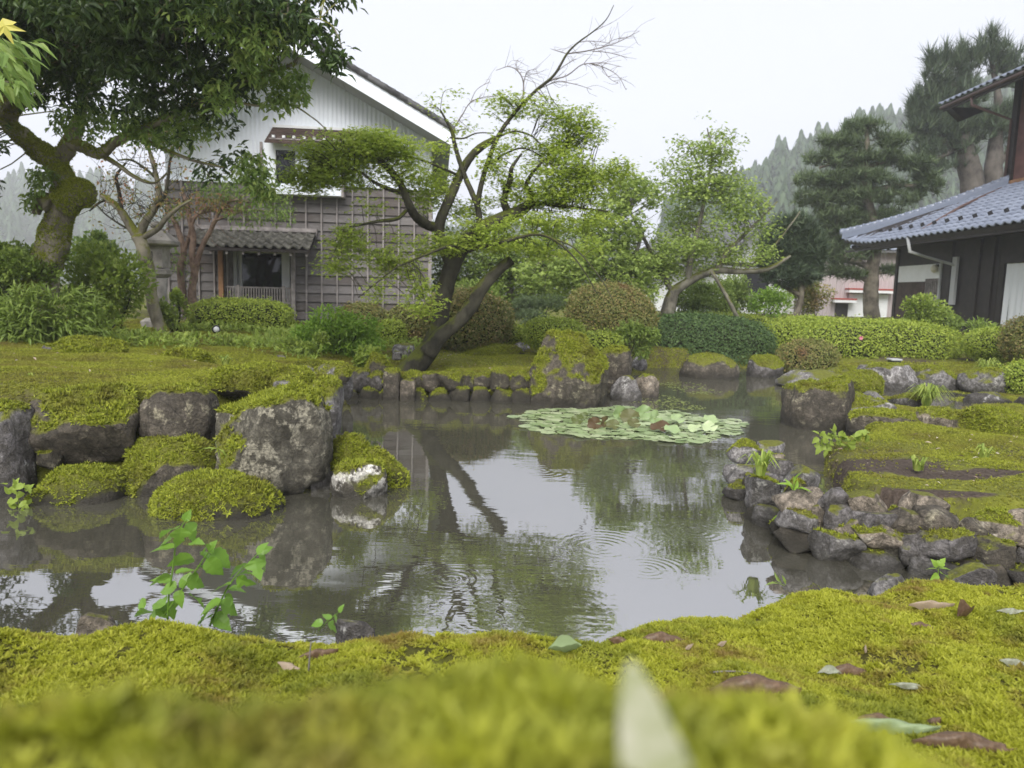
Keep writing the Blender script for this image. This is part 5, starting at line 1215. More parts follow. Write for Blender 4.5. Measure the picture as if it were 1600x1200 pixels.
pine('layered garden pine with pale patched trunk in front of the pink-grey shed', P(1362, 500, 29),
    [[(1362, 502, 12.5), (1361, 470, 11), (1362, 440, 10), (1364, 410, 9.5), (1368, 380, 9), (1362, 340, 8), (1352, 300, 7), (1350, 260, 6), (1355, 225, 4), (1352, 195, 2)], [(1360, 420, 6), (1340, 410, 5), (1310, 406, 4), (1280, 404, 3)], [(1360, 440, 5), (1330, 428, 4), (1300, 426, 3), (1285, 424, 2)], [(1365, 390, 5), (1330, 375, 4), (1300, 372, 3)], [(1352, 300, 5), (1310, 295, 4), (1275, 300, 3)], [(1352, 300, 5), (1400, 290, 4), (1450, 292, 2.5)], [(1352, 262, 4), (1310, 255, 3), (1280, 262, 2)], [(1352, 262, 4), (1395, 250, 3), (1440, 255, 2)], [(1364, 428, 3), (1390, 424, 2), (1398, 420, 1)]],
    [(1352, 200, 34, 11, 315), (1320, 222, 40, 11, 345), (1385, 222, 38, 10, 285), (1305, 250, 48, 12, 420), (1370, 246, 40, 11, 345), (1420, 258, 40, 11, 315), (1290, 282, 50, 13, 465), (1350, 278, 46, 12, 390), (1430, 290, 44, 12, 360), (1275, 312, 40, 13, 345), (1340, 312, 50, 15, 480), (1400, 312, 46, 13, 360), (1300, 340, 46, 15, 420), (1370, 340, 46, 15, 360), (1320, 364, 46, 15, 390), (1290, 386, 36, 12, 285), (1310, 400, 44, 12, 345), (1345, 385, 36, 15, 270), (1305, 425, 34, 8, 285), (1335, 430, 22, 7, 120), (1388, 424, 14, 6, 67), (1440, 275, 26, 10, 150)], 29, .40, L_PINE, B_PINE, 300, .9, thresh=-.12)
pine('tall shaggy pine with upright candles behind the upper roof', P(1520, 300, 36),
    [[(1512, 480, 22), (1516, 420, 20), (1518, 350, 18), (1520, 290, 17), (1512, 250, 15), (1505, 215, 12), (1500, 180, 9), (1490, 140, 6), (1480, 110, 3)], [(1562, 480, 16), (1560, 420, 15), (1556, 330, 15), (1552, 270, 14), (1556, 220, 10), (1560, 160, 6), (1548, 90, 3)], [(1505, 225, 6), (1470, 245, 4), (1445, 250, 2.5)], [(1508, 240, 6), (1480, 225, 5), (1460, 200, 3)], [(1500, 180, 5), (1475, 150, 4), (1460, 120, 2)], [(1552, 270, 5), (1580, 230, 4), (1600, 200, 3)]],
    [(1465, 120, 20, 26, 109), (1490, 110, 20, 28, 117), (1515, 110, 20, 30, 117), (1545, 80, 18, 24, 100), (1560, 95, 20, 26, 100), (1580, 110, 22, 26, 100), (1455, 165, 30, 26, 176), (1500, 160, 40, 26, 210), (1445, 200, 26, 24, 151), (1480, 205, 36, 24, 193), (1530, 200, 36, 22, 151), (1570, 190, 30, 22, 134), (1450, 235, 24, 14, 92), (1500, 235, 26, 14, 67), (1590, 230, 24, 20, 92), (1475, 262, 30, 10, 67), (1545, 60, 6, 14, 16), (1552, 68, 5, 10, 16), (1452, 95, 5, 16, 16), (1478, 88, 5, 16, 16), (1502, 82, 5, 16, 16), (1425, 175, 8, 14, 25), (1430, 160, 5, 14, 16)], 36, .78, L_PINE2, B_PINE2, 320, 1.6, tm=[t_tuft(11, .028, 10, 85, 41, False), t_tuft(10, .03, 25, 88, 42, False)], thresh=-.3)
pine('small round-headed pine on a slim bent stem between tree and shed', P(1246, 500, 18.5),
    [[(1240, 505, 5), (1248, 480, 5), (1252, 462, 4.5), (1250, 440, 4), (1245, 410, 3), (1240, 380, 2)], [(1252, 462, 3.5), (1232, 452, 3), (1212, 442, 2.4), (1200, 430, 1.5)], [(1252, 455, 3), (1268, 430, 2.4), (1276, 400, 1.6)], [(1248, 440, 2.4), (1225, 400, 2), (1215, 370, 1.4)]],
    [(1225, 385, 34, 34, 900), (1240, 355, 34, 20, 500), (1262, 395, 26, 36, 700), (1225, 425, 36, 26, 700), (1255, 430, 28, 20, 420), (1200, 395, 18, 30, 300), (1275, 400, 14, 30, 260)], 18.5, .24, L_PINE2, B_PINE, 340, 1.2, thresh=-.45)
# ------------------------------------------------------------------ building materials
s = NT('weathered_boards')
oi = s.new('ShaderNodeObjectInfo').outputs['Random']
pv_ = s.pos('Object'); v = s.mapped(s.pos(), (2.2, 2.2, 40)); n1 = s.noise(3.0, 7, v, .7, .6); n2 = s.noise(1.2, 3, s.pos())
col = s.mix(s.ramp(n1, [(.3, 0.0), (.7, 1.0)]), s.ramp(oi, [(0, (.070, .062, .058)), (1, (.11, .10, .096))]), s.ramp(oi, [(0, (.17, .157, .15)), (1, (.25, .235, .23))]))
xg = s.new('ShaderNodeSeparateXYZ'); s.link(s.pos(), xg.inputs[0])
col = s.mix(s.ramp(s.math('ADD', n2, s.math('MULTIPLY', oi, .15)), [(.36, .6), (.58, 0.0)]), col, (.085, .066, .058))
s.color(col); s.rough(.9, .2); s.bump(n1, .6, .006)
W_BOARD = s.m
W_BATTEN = simple('grey_batten_wood', (.27, .245, .235), .9, .2, 9, .35, .3)
W_DARK = simple('dark_stained_wood', (.022, .017, .015), .6, .35, 6, .4, .3, 60)
W_BROWN = simple('brown_boards', (.060, .040, .032), .75, .3, 5, .4, .3, 60)
W_RED = simple('reddish_boards', (.12, .055, .045), .7, .3, 4, .3, .2, 60)
W_ORANGE = simple('orange_brown_post', (.28, .15, .075), .75, .3, 6, .25, .2)
PLASTER = simple('white_plaster', (.76, .77, .77), .85, .2, 3, .06, .15, 80)
WHITEM = simple('white_painted_metal', (.80, .84, .90), .45, .45, 1.5, .04)
SOFFIT = simple('grey_soffit', (.40, .41, .41), .8, .2, 2, .08)
GLASS = simple('dark_window_glass', (.008, .010, .014), .04, .55)
s = NT('old_grey_tile'); n = s.noise(7, 6); s.color(s.ramp(n, [(.3, (.045, .043, .036)), (.62, (.14, .135, .115)), (.8, (.26, .25, .21))])); s.rough(.8, .3); s.bump(s.noise(60, 4), .4, .006); TILE_OLD = s.m
s = NT('blue_glazed_tile'); oi = s.new('ShaderNodeObjectInfo').outputs['Random']; n = s.noise(14, 4)
s.color(s.mix(s.math('MULTIPLY', n, .5), s.ramp(oi, [(0, (.13, .155, .215)), (1, (.20, .23, .30))]), (.26, .285, .33))); s.rough(.22, .6); TILE_BLUE = s.m
TILE_EDGE = simple('slate_grey_tile', (.10, .10, .10), .6, .4, 10, .3)
CURTAIN = simple('white_curtain', (.72, .74, .76), .8, .2)
PINKM = simple('pink_grey_cladding', (.46, .40, .40), .6, .3, 1.0, .08)
CONC = simple('weathered_granite', (.30, .28, .25), .9, .2, 7, .35, .6, 60)
REDTRIM = simple('red_trim', (.35, .06, .04), .6, .3)
PIPE = simple('brown_pipe', (.10, .06, .05), .5, .4)
BLACKP = simple('black_plastic', (.015, .015, .016), .45, .4)
def proj(v):
    d = (np.atleast_2d(v) - np.array((0, 0, CAMZ))) @ np.array(RC)
    return 800 + FPX * d[:, 0] / -d[:, 2], 600 - FPX * d[:, 1] / -d[:, 2]

class Frame:                                   # a building's own axes and the ray-on-plane helper
    def __init__(s, o, ang): s.o = np.array((o[0], o[1], 0.0)); s.a = ang; s.u = np.array((math.cos(ang), math.sin(ang), 0)); s.v = np.array((-math.sin(ang), math.cos(ang), 0))
    def loc(s, w_): q = np.asarray(w_) - s.o; return np.array((q @ s.u, q @ s.v, q[2]))
    def on_y(s, px, py, y):                    # seen on the plane local y = const -> (x, z)
        d = np.array(ray(px, py)); c = np.array((0, 0, CAMZ)) - s.o
        t = (y - c @ s.v) / (d @ s.v); q = s.loc(s.o + c + t * d); return q[0], q[2]
def corr(x0, x1, zb, zt, y, period, amp, flip=1):
    """corrugated sheet standing on y, zt and zb functions of x"""
    n = max(4, int((x1 - x0) / period * 4)); xs = np.linspace(x0, x1, n + 1); ph = np.arange(n + 1) % 4
    ys = y - amp * np.array((0, 1, 1, 0))[ph]
    V = np.concatenate([np.stack([xs, ys, [zb(a) for a in xs]], 1), np.stack([xs, ys, [zt(a) for a in xs]], 1)])
    i = np.arange(n); return V, np.stack([i, i + 1, i + n + 2, i + n + 1], 1)

def tile_mesh(name, wd, ln, ht=.05, th=.016):
    """wavy pan tile: x across, y down-slope to up-slope, thickness at the lower edge"""
    xs = np.linspace(0, 1, 8); prof = np.array([.75, 1.0, .80, .30, .05, .0, .15, .72]) * ht
    V = []
    for yy, dz in ((0, th * 1.6), (ln, 0)):
        for k, a in enumerate(xs): V.append((a * wd, yy, prof[k] + dz))
    for k, a in enumerate(xs): V.append((a * wd, 0.004, prof[k] + th * 1.6 - th * 1.8))
    F = [(k, k + 1, 9 + k, 8 + k) for k in range(7)] + [(16 + k, 17 + k, k + 1, k) for k in range(7)]
    return new_mesh(name, V, np.array(F), True)
def shared(name, me, parent, loc, rot=(0, 0, 0), scale=(1, 1, 1)):
    o = bpy.data.objects.new(name, me); COL.objects.link(o); o.parent = parent; o.location = loc; o.rotation_euler = rot; o.scale = scale; return o

# ------------------------------------------------------------------ storehouse
def storehouse():
    C = P(468, 496, 15.0); A = RAD(6.0); f = Frame(C, A)
    t = thing('storehouse', 'two-storey storehouse with weathered board base and white corrugated gable', 'building', (C[0], C[1], 0), A)
    on = lambda px, py, y=0.0: f.on_y(px, py, y)
    xl = on(262, 400)[0]; xr = on(673, 400)[0]; zt = on(469, 289)[1]; z0 = .45
    xa, za = on(469, 99); xc, zc = on(675, 222); slope = (za - zc) / (xc - xa)
    roofz = lambda x: za - slope * abs(x - xa)
    MB().box(xl + .03, xr - .03, .62, 6.0, z0, zc - .05).build('wall', W_BROWN, t)
    # front skin behind the boards, with the door recess left open
    dx0, dz1 = on(352, 388); dx1, _ = on(456, 388); dz0 = on(400, 486)[1]
    m = MB(); m.box(xl + .02, dx0, .03, .6, z0, zt); m.box(dx1, xr - .02, .03, .6, z0, zt); m.box(dx0, dx1, .03, .6, dz1, zt); m.box(dx0, dx1, .03, .6, z0, dz0)
    m.build('wall', W_BROWN, t, label='dark boarding backing the weathered planks')
    # planks in lapped courses
    bx_ = [on(671 - 24.0 * k, 400)[0] for k in range(18)][::-1]
    nC = 16; ch = (zt - z0) / nC
    pm = MB().add([(0, 0, 0), (1, 0, 0), (1, -.002, 1.05), (0, -.002, 1.05), (0, -.052, 0), (1, -.052, 0), (1, -.014, 1.05), (0, -.014, 1.05)],
                  np.array([(4, 5, 6, 7), (0, 3, 2, 1), (0, 1, 5, 4), (3, 7, 6, 2), (0, 4, 7, 3), (1, 2, 6, 5)])).mesh('plank'); pm.materials.append(W_BOARD)
    r = np.random.default_rng(2)
    for k in range(nC):
        z = z0 + k * ch; brk = sorted(set([0, 17] + list(r.choice(range(2, 16), 4, replace=False))))
        for a, b in zip(brk[:-1], brk[1:]):
            x0 = bx_[a] if a else xl; x1 = bx_[b]
            segs = [(x0, x1)]
            if z < dz1 - .02 and z + ch > dz0:
                segs = [(u, v) for u, v in ((x0, min(x1, dx0)), (max(x0, dx1), x1)) if v - u > .05]
            for u, v in segs: shared('plank', pm, t, (u + .002, .03 + r.uniform(-.003, .003), z), (0, r.uniform(-.002, .002), 0), (v - u - .004, 1, ch))
    bm_ = MB().box(-.016, .016, -.050, 0, 0, 1, .004).mesh('batten'); bm_.materials.append(W_BATTEN)
    for x in bx_ + [xl + .02]:
        if dx0 - .02 < x < dx1 + .02:
            shared('batten', bm_, t, (x, -.0005, dz1 + .35), (0, 0, 0), (1, 1, zt - dz1 - .37))
        else: shared('batten', bm_, t, (x, -.0005, z0), (0, 0, 0), (1, 1, zt - z0))
    MB().box(xr - .045, xr + .02, -.06, .04, z0, zt - .01).build('corner_board', W_BATTEN, t)
    # white gable
    gm = MB()
    gm.add(*corr(xl, xr, lambda x: zt + .012, lambda x: min(roofz(x), 99), .02, .085, .010)); gm.build('gable_cladding', WHITEM, t)
    MB().box(xl, xr, -.035, .02, zt - .012, zt + .02).build('flashing', WHITEM, t)
    # side walls of the upper storey
    MB().box(xr - .03, xr, .03, 6, zt, zc - .03).build('side_wall', WHITEM, t)
    MB().box(xl, xl + .03, .03, 6, zt, zc - .03).build('side_wall', WHITEM, t)
    # roof: two slopes, soffit, bargeboards
    ov = .95; eave = .36
    for sgn in (-1, 1):
        xe = xa + sgn * ((xr - xa) + eave)
        def sheet(y0, y1, lift0, lift1, x0=xa, x1=xe):
            za_, ze_ = roofz(x0), za - slope * abs(x1 - xa)
            V = [(x0, y0, za_ + lift0), (x1, y0, ze_ + lift0), (x1, y1, ze_ + lift0), (x0, y1, za_ + lift0), (x0, y0, za_ + lift1), (x1, y0, ze_ + lift1), (x1, y1, ze_ + lift1), (x0, y1, za_ + lift1)]
            return MB().add(V, np.array([(0, 1, 2, 3), (4, 7, 6, 5), (0, 4, 5, 1), (1, 5, 6, 2), (2, 6, 7, 3), (3, 7, 4, 0)]))
        rf = sheet(-ov + .06, 6.3, .0, .16).build('roof', SOFFIT, t)
        sheet(-ov, -ov + .055, -.03, .27).build('bargeboard', WHITEM, rf)
        tb = MB().add(*tube_arrays([(0, -.09, 0), (0, .22, 0)], [.06, .06], 8, 1)).mesh('tile', True); tb.materials.append(TILE_EDGE)
        n = 20
        for k in range(n):
            a = (k + .5) / n; x = xa + sgn * a * ((xr - xa) + eave)
            o = shared('tile', tb, rf, (x, -ov + .05, za - slope * abs(x - xa) + .30), (0, sgn * math.atan(slope), 0), (3.0, 1, 1))
        sheet(-ov + .06, 6.3, .165, .29).build('tile_bed', TILE_EDGE, rf)
        for q in (.3, .62, .93):                           # soffit board joints
            x = xa + sgn * q * (xr - xa + eave); zz = za - slope * abs(x - xa)
            MB().box(x - .012, x + .012, -ov + .06, 0, zz - .014, zz - .002).build('joint_strip', SOFFIT, rf)
    MB().tube([(xa, -ov - .05, za + .36), (xa, 6.3, za + .36)], [.14, .14], 10, 1).build('ridge', TILE_EDGE, t, True)
    # upper window bay with little shingled hood
    yb = -.30
    x0, z1 = on(410, 226, yb); x1, _ = on(533, 226, yb); zb = on(470, 304, yb)[1]; zs = on(470, 290, yb)[1]
    wn = MB(); wn.box(x0, x1, yb, .0, zb, zs - .002).build('window_sill', WHITEM, t)
    pz0 = zs + .03; pz1 = on(445, 234, yb)[1]
    p0 = on(429, 260, yb)[0]; p1 = on(463, 260, yb)[0]; p2 = on(480, 260, yb)[0]; p3 = on(519, 260, yb)[0]
    fr_ = MB(); fr_.box(x0, p0, yb + .02, -.002, zs, z1 + .05); fr_.box(p1, p2, yb + .02, -.002, zs, z1 + .05); fr_.box(p3, x1, yb + .02, -.002, zs, z1 + .05); fr_.box(p0, p1, yb + .02, -.002, pz1, z1 + .05); fr_.box(p2, p3, yb + .02, -.002, pz1, z1 + .05); fr_.box(p0, p1, yb + .02, -.002, zs, pz0); fr_.box(p2, p3, yb + .02, -.002, zs, pz0)
    wo = fr_.build('window_frame', WHITEM, t)
    for a, b in ((p0, p1), (p2, p3)):
        MB().box(a + .002, b - .002, yb + .07, yb + .09, pz0 + .002, pz1 - .002).build('pane', GLASS, wo)
        for xx in (a, b - .02): MB().box(xx + .0005, xx + .0195, yb + .005, yb + .06, pz0, pz1).build('window_frame', PLASTER, wo)
    for xx in (x0 - .05, x1 + .0): MB().box(xx, xx + .05, yb - .01, -.002, zb - .02, z1 + .05).build('post', W_BATTEN, t)
    h0, hz1 = on(426, 199, -.05); h1 = on(566, 199, -.05)[0]; hzb = on(420, 221, yb - .25)[1]; rows = 6
    hood = MB().box(h0 + .02, h1 - .02, yb - .2, -.005, z1 + .055, z1 + .10).build('window_hood', W_BATTEN, t)
    for k in range(rows):
        a = k / rows; y_ = -.06 + (yb - .2) * a; zz = hz1 + (hzb - hz1) * a
        MB().add([(h0 - .05 * a, y_, zz), (h1 + .05 * a, y_, zz), (h1 + .05 * a, y_ - .13, zz - .075), (h0 - .05 * a, y_ - .13, zz - .075), (h0 - .05 * a, y_, zz - .02), (h1 + .05 * a, y_, zz - .02), (h1 + .05 * a, y_ - .13, zz - .095), (h0 - .05 * a, y_ - .13, zz - .095)],
                 np.array([(0, 3, 2, 1), (4, 5, 6, 7), (3, 7, 6, 2), (0, 4, 7, 3), (1, 2, 6, 5), (0, 1, 5, 4)])).build('shingle_row', W_BROWN, hood)
    for k in range(9):
        xx = h0 + .08 + k * (h1 - h0 - .2) / 8; MB().box(xx, xx + .05, yb - .22, -.01, z1 + .105, z1 + .15).build('rafter', PLASTER, hood)
    MB().box(h0, h1, -.08, 0, hz1 + .0, hz1 + .05).build('hood_board', PLASTER, hood)
    # door recess: plaster back, dark glass, posts, balustrade
    yr = .55
    MB().box(dx0, dx1, yr, yr + .045, dz0 + .002, dz1 - .002).build('recess_wall', PLASTER, t)
    g0, gz1 = on(378, 395, yr - .05); g1, gz0 = on(441, 462, yr - .05)
    gw = MB().box(g0, g1, yr - .06, yr - .002, gz0 - .3, gz1).build('window', GLASS, t)
    for a, b, c, d in ((g0 - .05, g0 - .002, gz0 - .3, gz1 + .05), (g1 + .002, g1 + .05, gz0 - .3, gz1 + .05), (g0 - .002, g1 + .002, gz1 + .002, gz1 + .05)):
        MB().box(a, b, yr - .08, yr - .001, c, d).build('window_frame', PLASTER, gw)
    for px in (366, 449): x = on(px, 430, yr)[0]; MB().box(x - .07, x + .07, yr - .10, yr - .001, dz0 + .002, dz1 - .01).build('pilaster', PLASTER, t)
    for k in range(2):
        xx = (dx0, dx1 - .03)[k]; MB().box(xx, xx + .03, .035, yr - .003, dz0 + .003, dz1 - .003).build('reveal', W_BATTEN, t)
    MB().box(dx0 - .12, dx0 - .03, -.10, -.031, z0, dz1 + .02, .006).build('post', W_ORANGE, t, label='orange-brown door post')
    MB().box(dx1 - .005, dx1 + .075, -.10, -.031, z0, dz1 + .02, .006).build('post', W_BATTEN, t)
    bz1 = on(400, 448, -.02)[1]; bz0 = on(400, 471, -.02)[1]
    rl = MB(); rl.box(dx0, dx1 - .01, -.02, .015, bz1 - .03, bz1); rl.box(dx0, dx1 - .01, -.018, .012, bz0 - .025, bz0); bal = rl.build('balustrade', W_BATTEN, t)
    bb = MB().box(-.013, .013, -.012, .010, 0, bz1 - bz0 - .032).mesh('baluster'); bb.materials.append(W_BATTEN)
    n = 25
    for k in range(n): shared('baluster', bb, bal, (dx0 + .03 + k * (dx1 - dx0 - .07) / (n - 1), 0, bz0 + .001))
    for px in (372, 443): x = on(px, 460, -.02)[0]; MB().box(x - .03, x + .03, -.03, -.0205, bz0 - .12, bz1 + .03).build('post', W_BATTEN, bal)
    # tiled canopy over the door
    c0, cz1 = on(310, 362, -.06); c1 = on(494, 362, -.06)[0]; czb = on(400, 389, -.75)[1]
    ridge = MB(); ridge.box(c0 - .05, c1 + .02, -.12, -.032, cz1 - .02, cz1 + .13); rd = ridge.build('canopy', W_BATTEN, t)
    MB().box(c0, c1, -.16, -.121, cz1 + .05, cz1 + .075).build('board', W_BATTEN, rd)
    run = .66; ang = math.atan2(cz1 - czb, run); L = math.hypot(run, cz1 - czb)
    V = [(c0, -.12, cz1), (c1, -.12, cz1), (c1, -.12 - run, czb), (c0, -.12 - run, czb)]; V += [(a, b, c - .05) for a, b, c in V]
    MB().add(V, np.array([(0, 3, 2, 1), (4, 5, 6, 7), (3, 7, 6, 2), (0, 4, 7, 3), (1, 2, 6, 5)])).build('soffit', W_DARK, rd)
    cols, rows = 13, 4; tw = (c1 - c0) / cols
    tm_ = tile_mesh('tile', tw * 1.04, L / rows * 1.18, .055, .02); tm_.materials.append(TILE_OLD)
    for r_ in range(rows):
        for c_ in range(cols):
            a = 1 - (r_) / rows
            shared('tile', tm_, rd, (c0 + c_ * tw, -.12 - run * a + r.uniform(-.006, .006), cz1 + (czb - cz1) * a + .012 + r.uniform(-.003, .005)), (ang, 0, r.uniform(-.015, .015)))
    for k in range(8):
        xx = c0 + .1 + k * (c1 - c0 - .2) / 7; MB().add([(xx, -.13, cz1 - .06), (xx + .045, -.13, cz1 - .06), (xx + .045, -.74, czb - .052), (xx, -.74, czb - .052), (xx, -.13, cz1 - .12), (xx + .045, -.13, cz1 - .12), (xx + .045, -.74, czb - .11), (xx, -.74, czb - .11)],
            np.array([(0, 3, 2, 1), (4, 5, 6, 7), (3, 7, 6, 2), (0, 4, 7, 3), (1, 2, 6, 5)])).build('rafter', W_BATTEN, rd)
storehouse()

# ------------------------------------------------------------------ dark house with blue glazed tiles
def main_house():
    ze = 3.15
    A_ = G(1352, 381, ze); B_ = G(1600, 346, ze); d = B_ - A_; ang = math.atan2(d[1], d[0]); f = Frame(A_, ang)
    t = thing('tiled_house', 'dark timber house with blue glazed tile roofs at the right', 'building', (A_[0], A_[1], 0), ang)
    # local: x towards the lens, y into the house
    xs = np.linspace(-8, 3, 400); px = proj(f.o + xs[:, None] * f.u + np.array((0, 0, ze)))[0]; xc = float(np.interp(1318, px, xs))
    sl = math.tan(RAD(27)); ts = np.linspace(.2, 7, 500)
    hp = f.o + (xc + ts)[:, None] * f.u + ts[:, None] * f.v + (ze + sl * ts)[:, None] * np.array((0, 0, 1.0)); tt = float(np.interp(1577, proj(hp)[0], ts))
    xe = f.loc(B_)[0] + 3.0; yw = 1.05; r = np.random.default_rng(4)
    lift = lambda x: .30 * np.clip((xc + 2.6 - x) / 2.6, 0, 1) ** 2
    # roof bed
    V = []; n = 24
    for k in range(n + 1):
        a = k / n; x_e = xc + a * (xe - xc); x_t = xc + tt + a * (xe - xc - tt); V += [(x_e, 0, ze + lift(x_e) - .02), (x_t, tt, ze + sl * tt - .02), (x_e, .03, ze + lift(x_e) - .14), (x_t, tt, ze + sl * tt - .14)]
    i = np.arange(n) * 4
    F = np.concatenate([np.stack([i, i + 4, i + 5, i + 1], 1), np.stack([i + 2, i + 3, i + 7, i + 6], 1), np.stack([i, i + 2, i + 6, i + 4], 1)])
    roof = obj('roof', new_mesh('roof', V, F), W_DARK, t)
    # far slope of the hip
    obj('hip_slope', new_mesh('hip_slope', [(xc, 0, ze + .28), (xc + tt, tt, ze + sl * tt), (xc + tt, tt + 6, ze + sl * tt), (xc, 6 + tt, ze)], np.array([(0, 3, 2, 1)])), TILE_BLUE, roof)
    tw, tl = .30, .285; angs = math.atan(sl)
    tm_ = tile_mesh('tile', tw * 1.03, tl * 1.2, .06, .022); tm_.materials.append(TILE_BLUE)
    Ls = tt / math.cos(angs); rows = int(Ls / tl)
    for j in range(rows):
        y_ = j * tl * math.cos(angs) - .05; x = xe - tw
        while x > xc + max(y_, 0) + .02:
            k = lift(x + tw / 2) * max(0, 1 - j / 6); k2 = (lift(x + tw) - lift(x)) / tw * max(0, 1 - j / 6)
            if y_ < 99: shared('tile', tm_, roof, (x, y_, ze + sl * y_ + k + r.uniform(-.002, .004)), (angs, -math.atan(k2), r.uniform(-.008, .008)))
            x -= tw
    # hip ridge: stacked flat tiles and a row of caps
    h0 = np.array((xc - .02, -.02, ze + .40)); h1 = np.array((xc + tt, tt, ze + sl * tt + .10))
    nn = 22; hpth = []
    for k in range(nn + 1):
        a = k / nn; q = h0 * (1 - a) + h1 * a; q[2] -= .13 * math.sin(a * math.pi); hpth.append(q)
    dv = (h1 - h0)[:2] / np.linalg.norm((h1 - h0)[:2]); sd = np.array((-dv[1], dv[0], 0))
    for lv, (wd, z0_, z1_) in enumerate(((.15, -.14, -.03), (.13, -.028, .05), (.11, .052, .12))):
        V = []; 
        for q in hpth: V += [q + sd * wd + (0, 0, z0_), q - sd * wd + (0, 0, z0_), q - sd * wd + (0, 0, z1_), q + sd * wd + (0, 0, z1_)]
        i = np.arange(nn) * 4; F = np.concatenate([np.stack([i + a, i + b, i + 4 + b, i + 4 + a], 1) for a, b in ((0, 1), (1, 2), (2, 3), (3, 0))] + [np.array([(0, 3, 2, 1)])])
        obj('ridge_course', new_mesh('ridge_course', V, F), TILE_BLUE, roof)
    for k in range(nn):
        q = hpth[k]; q2 = hpth[k + 1]
        m = MB().tube([q + (0, 0, .13), q2 * .97 + q * .03 + (0, 0, .13)], [.085, .082], 8, 1); m.tube([q + (0, 0, .135), q * .85 + q2 * .15 + (0, 0, .135)], [.098, .098], 8, 1); m.build('ridge_cap', TILE_BLUE, roof, True)
    MB().tube([hpth[0] + np.array((-.10 * dv[0], -.10 * dv[1], .10)), hpth[0] + (0, 0, .10)], [.13, .13], 10, 1).build('ridge_end', TILE_BLUE, roof, True)
    # snow hooks
    hk = MB().box(-.02, .02, -.05, .05, 0, .10).mesh('snow_hook'); hk.materials.append(BLACKP)
    for k in range(12):
        x = xc + 1.3 + k * .62; y_ = .62; shared('snow_hook', hk, roof, (x, y_, ze + sl * y_ + .07 + lift(x) * .4), (angs, 0, 0))
    # gutter pipe down the roof, then down the wall
    a0 = f.on_y(1576, 291, tt - .05); g0 = f.on_y(1421, 373, 0.02)
    MB().tube([(a0[0], tt - .05, a0[1] + .03), ((a0[0] + g0[0]) / 2, tt / 2, ze + sl * tt / 2 + .12), (g0[0], 0.0, g0[1] + .02)], [.04, .04, .04], 8, 2).build('drain_pipe', PIPE, t, True)
    q = f.on_y(1422, 393, -.02); q2 = f.on_y(1440, 400, .4)
    MB().tube([(g0[0], -.03, g0[1] + .03), (q[0], -.03, q[1]), (q2[0], .45, q2[1]), (q2[0] + .8, yw - .05, q2[1] - .3)], [.045, .05, .04, .04], 8, 1).build('drain_pipe', SOFFIT, t, True)
    # eaves: fascia, rafters
    MB().box(xc + .1, xe, .05, .09, ze - .2, ze - .145).build('fascia', W_DARK, t)
    rm = MB().box(-.03, .03, .06, yw - .01, -.09, 0).mesh('rafter'); rm.materials.append(W_DARK)
    for k in range(40):
        x = xc + .5 + k * .30
        if x < xe: shared('rafter', rm, t, (x, 0, ze - .06 + .05), (angs * .6, 0, 0))
    MB().box(xc + .3, xe, .09, yw, ze - .10, ze - .06).build('soffit', W_DARK, t)
    # walls
    on = lambda px, py, y=yw: f.on_y(px, py, y)
    x0 = on(1398, 450)[0]; zb = .35
    MB().box(x0, xe, yw + .03, yw + .25, zb, ze - .05).build('wall', W_DARK, t)
    MB().box(x0, x0 + .2, yw + .25, 8, zb, ze - .05).build('wall', W_DARK, t, label='far end wall of dark boards')
    MB().box(x0 - .02, x0 + .12, yw - .03, yw + .03, zb, ze - .06).build('post', W_DARK, t)
    a, za = on(1405, 416); b, zc_ = on(1467, 441); zt_ = on(1467, 412)[1]
    a2 = on(1446, 430)[0]; zs2 = on(1446, 434)[1]; zl = on(1405, 441)[1]
    MB().add([(a, yw, zl), (a2, yw, zl), (a2, yw, zs2 - .03), (b, yw, zs2 - .03), (b, yw, zt_), (a, yw, zt_)] + [(u_, yw + .03, w_) for u_, w_ in ((a, zl), (a2, zl), (a2, zs2 - .03), (b, zs2 - .03), (b, zt_), (a, zt_))],
             [np.array([(0, 1, 2, 2), ])[:, :3], np.array([(0, 2, 5, 5)])[:, :3], np.array([(2, 3, 4, 5)]), np.array([(0, 6, 7, 1), (1, 7, 8, 2), (2, 8, 9, 3), (3, 9, 10, 4), (4, 10, 11, 5), (5, 11, 6, 0)])]).build('plaster_panel', PLASTER, t, label='white plaster panel with a stepped lower edge')
    nb = 5
    for k in range(nb): MB().box(a + k * (a2 - a) / nb + .004, a + (k + 1) * (a2 - a) / nb - .004, yw - .005, yw + .029, zb, zl - .01).build('board', W_BROWN, t)
    for k in range(7):
        xx = a2 + .04 + k * (b - a2 - .1) / 6; MB().box(xx, xx + .035, yw - .01, yw + .025, zb + .6, zs2 - .04).build('lattice_bar', W_BATTEN, t)
    MB().box(b + .005, b + .07, yw - .02, yw + .029, zb, zt_ + .05).build('post', SOFFIT, t)
    lx, lz = on(1460, 420, yw - .1)
    V, F = ico(3); lm = new_mesh('wall_lamp', V * np.array((.10, .10, .12)) + np.array((lx, yw - .1, lz)), F, True)
    lo = obj('wall_lamp', lm, simple('lamp_glass', (.55, .52, .40), .3, .5), t); MB().box(lx - .05, lx + .05, yw - .04, yw - .001, lz + .06, lz + .14).build('bracket', BLACKP, lo)
    for pxa, pxb, pt, pb in ((1486, 1493, 402, 476),):
        u0 = on(pxa, 440, yw - .1)[0]; u1 = on(pxb, 440, yw - .1)[0]; z1 = on(pxa, pt, yw - .1)[1]; z0_ = on(pxa, pb, yw - .1)[1]
        MB().box(u0, u1, yw - .12, yw - .05, z0_, z1).build('post', SOFFIT, t, label='pale upright board under the eaves')
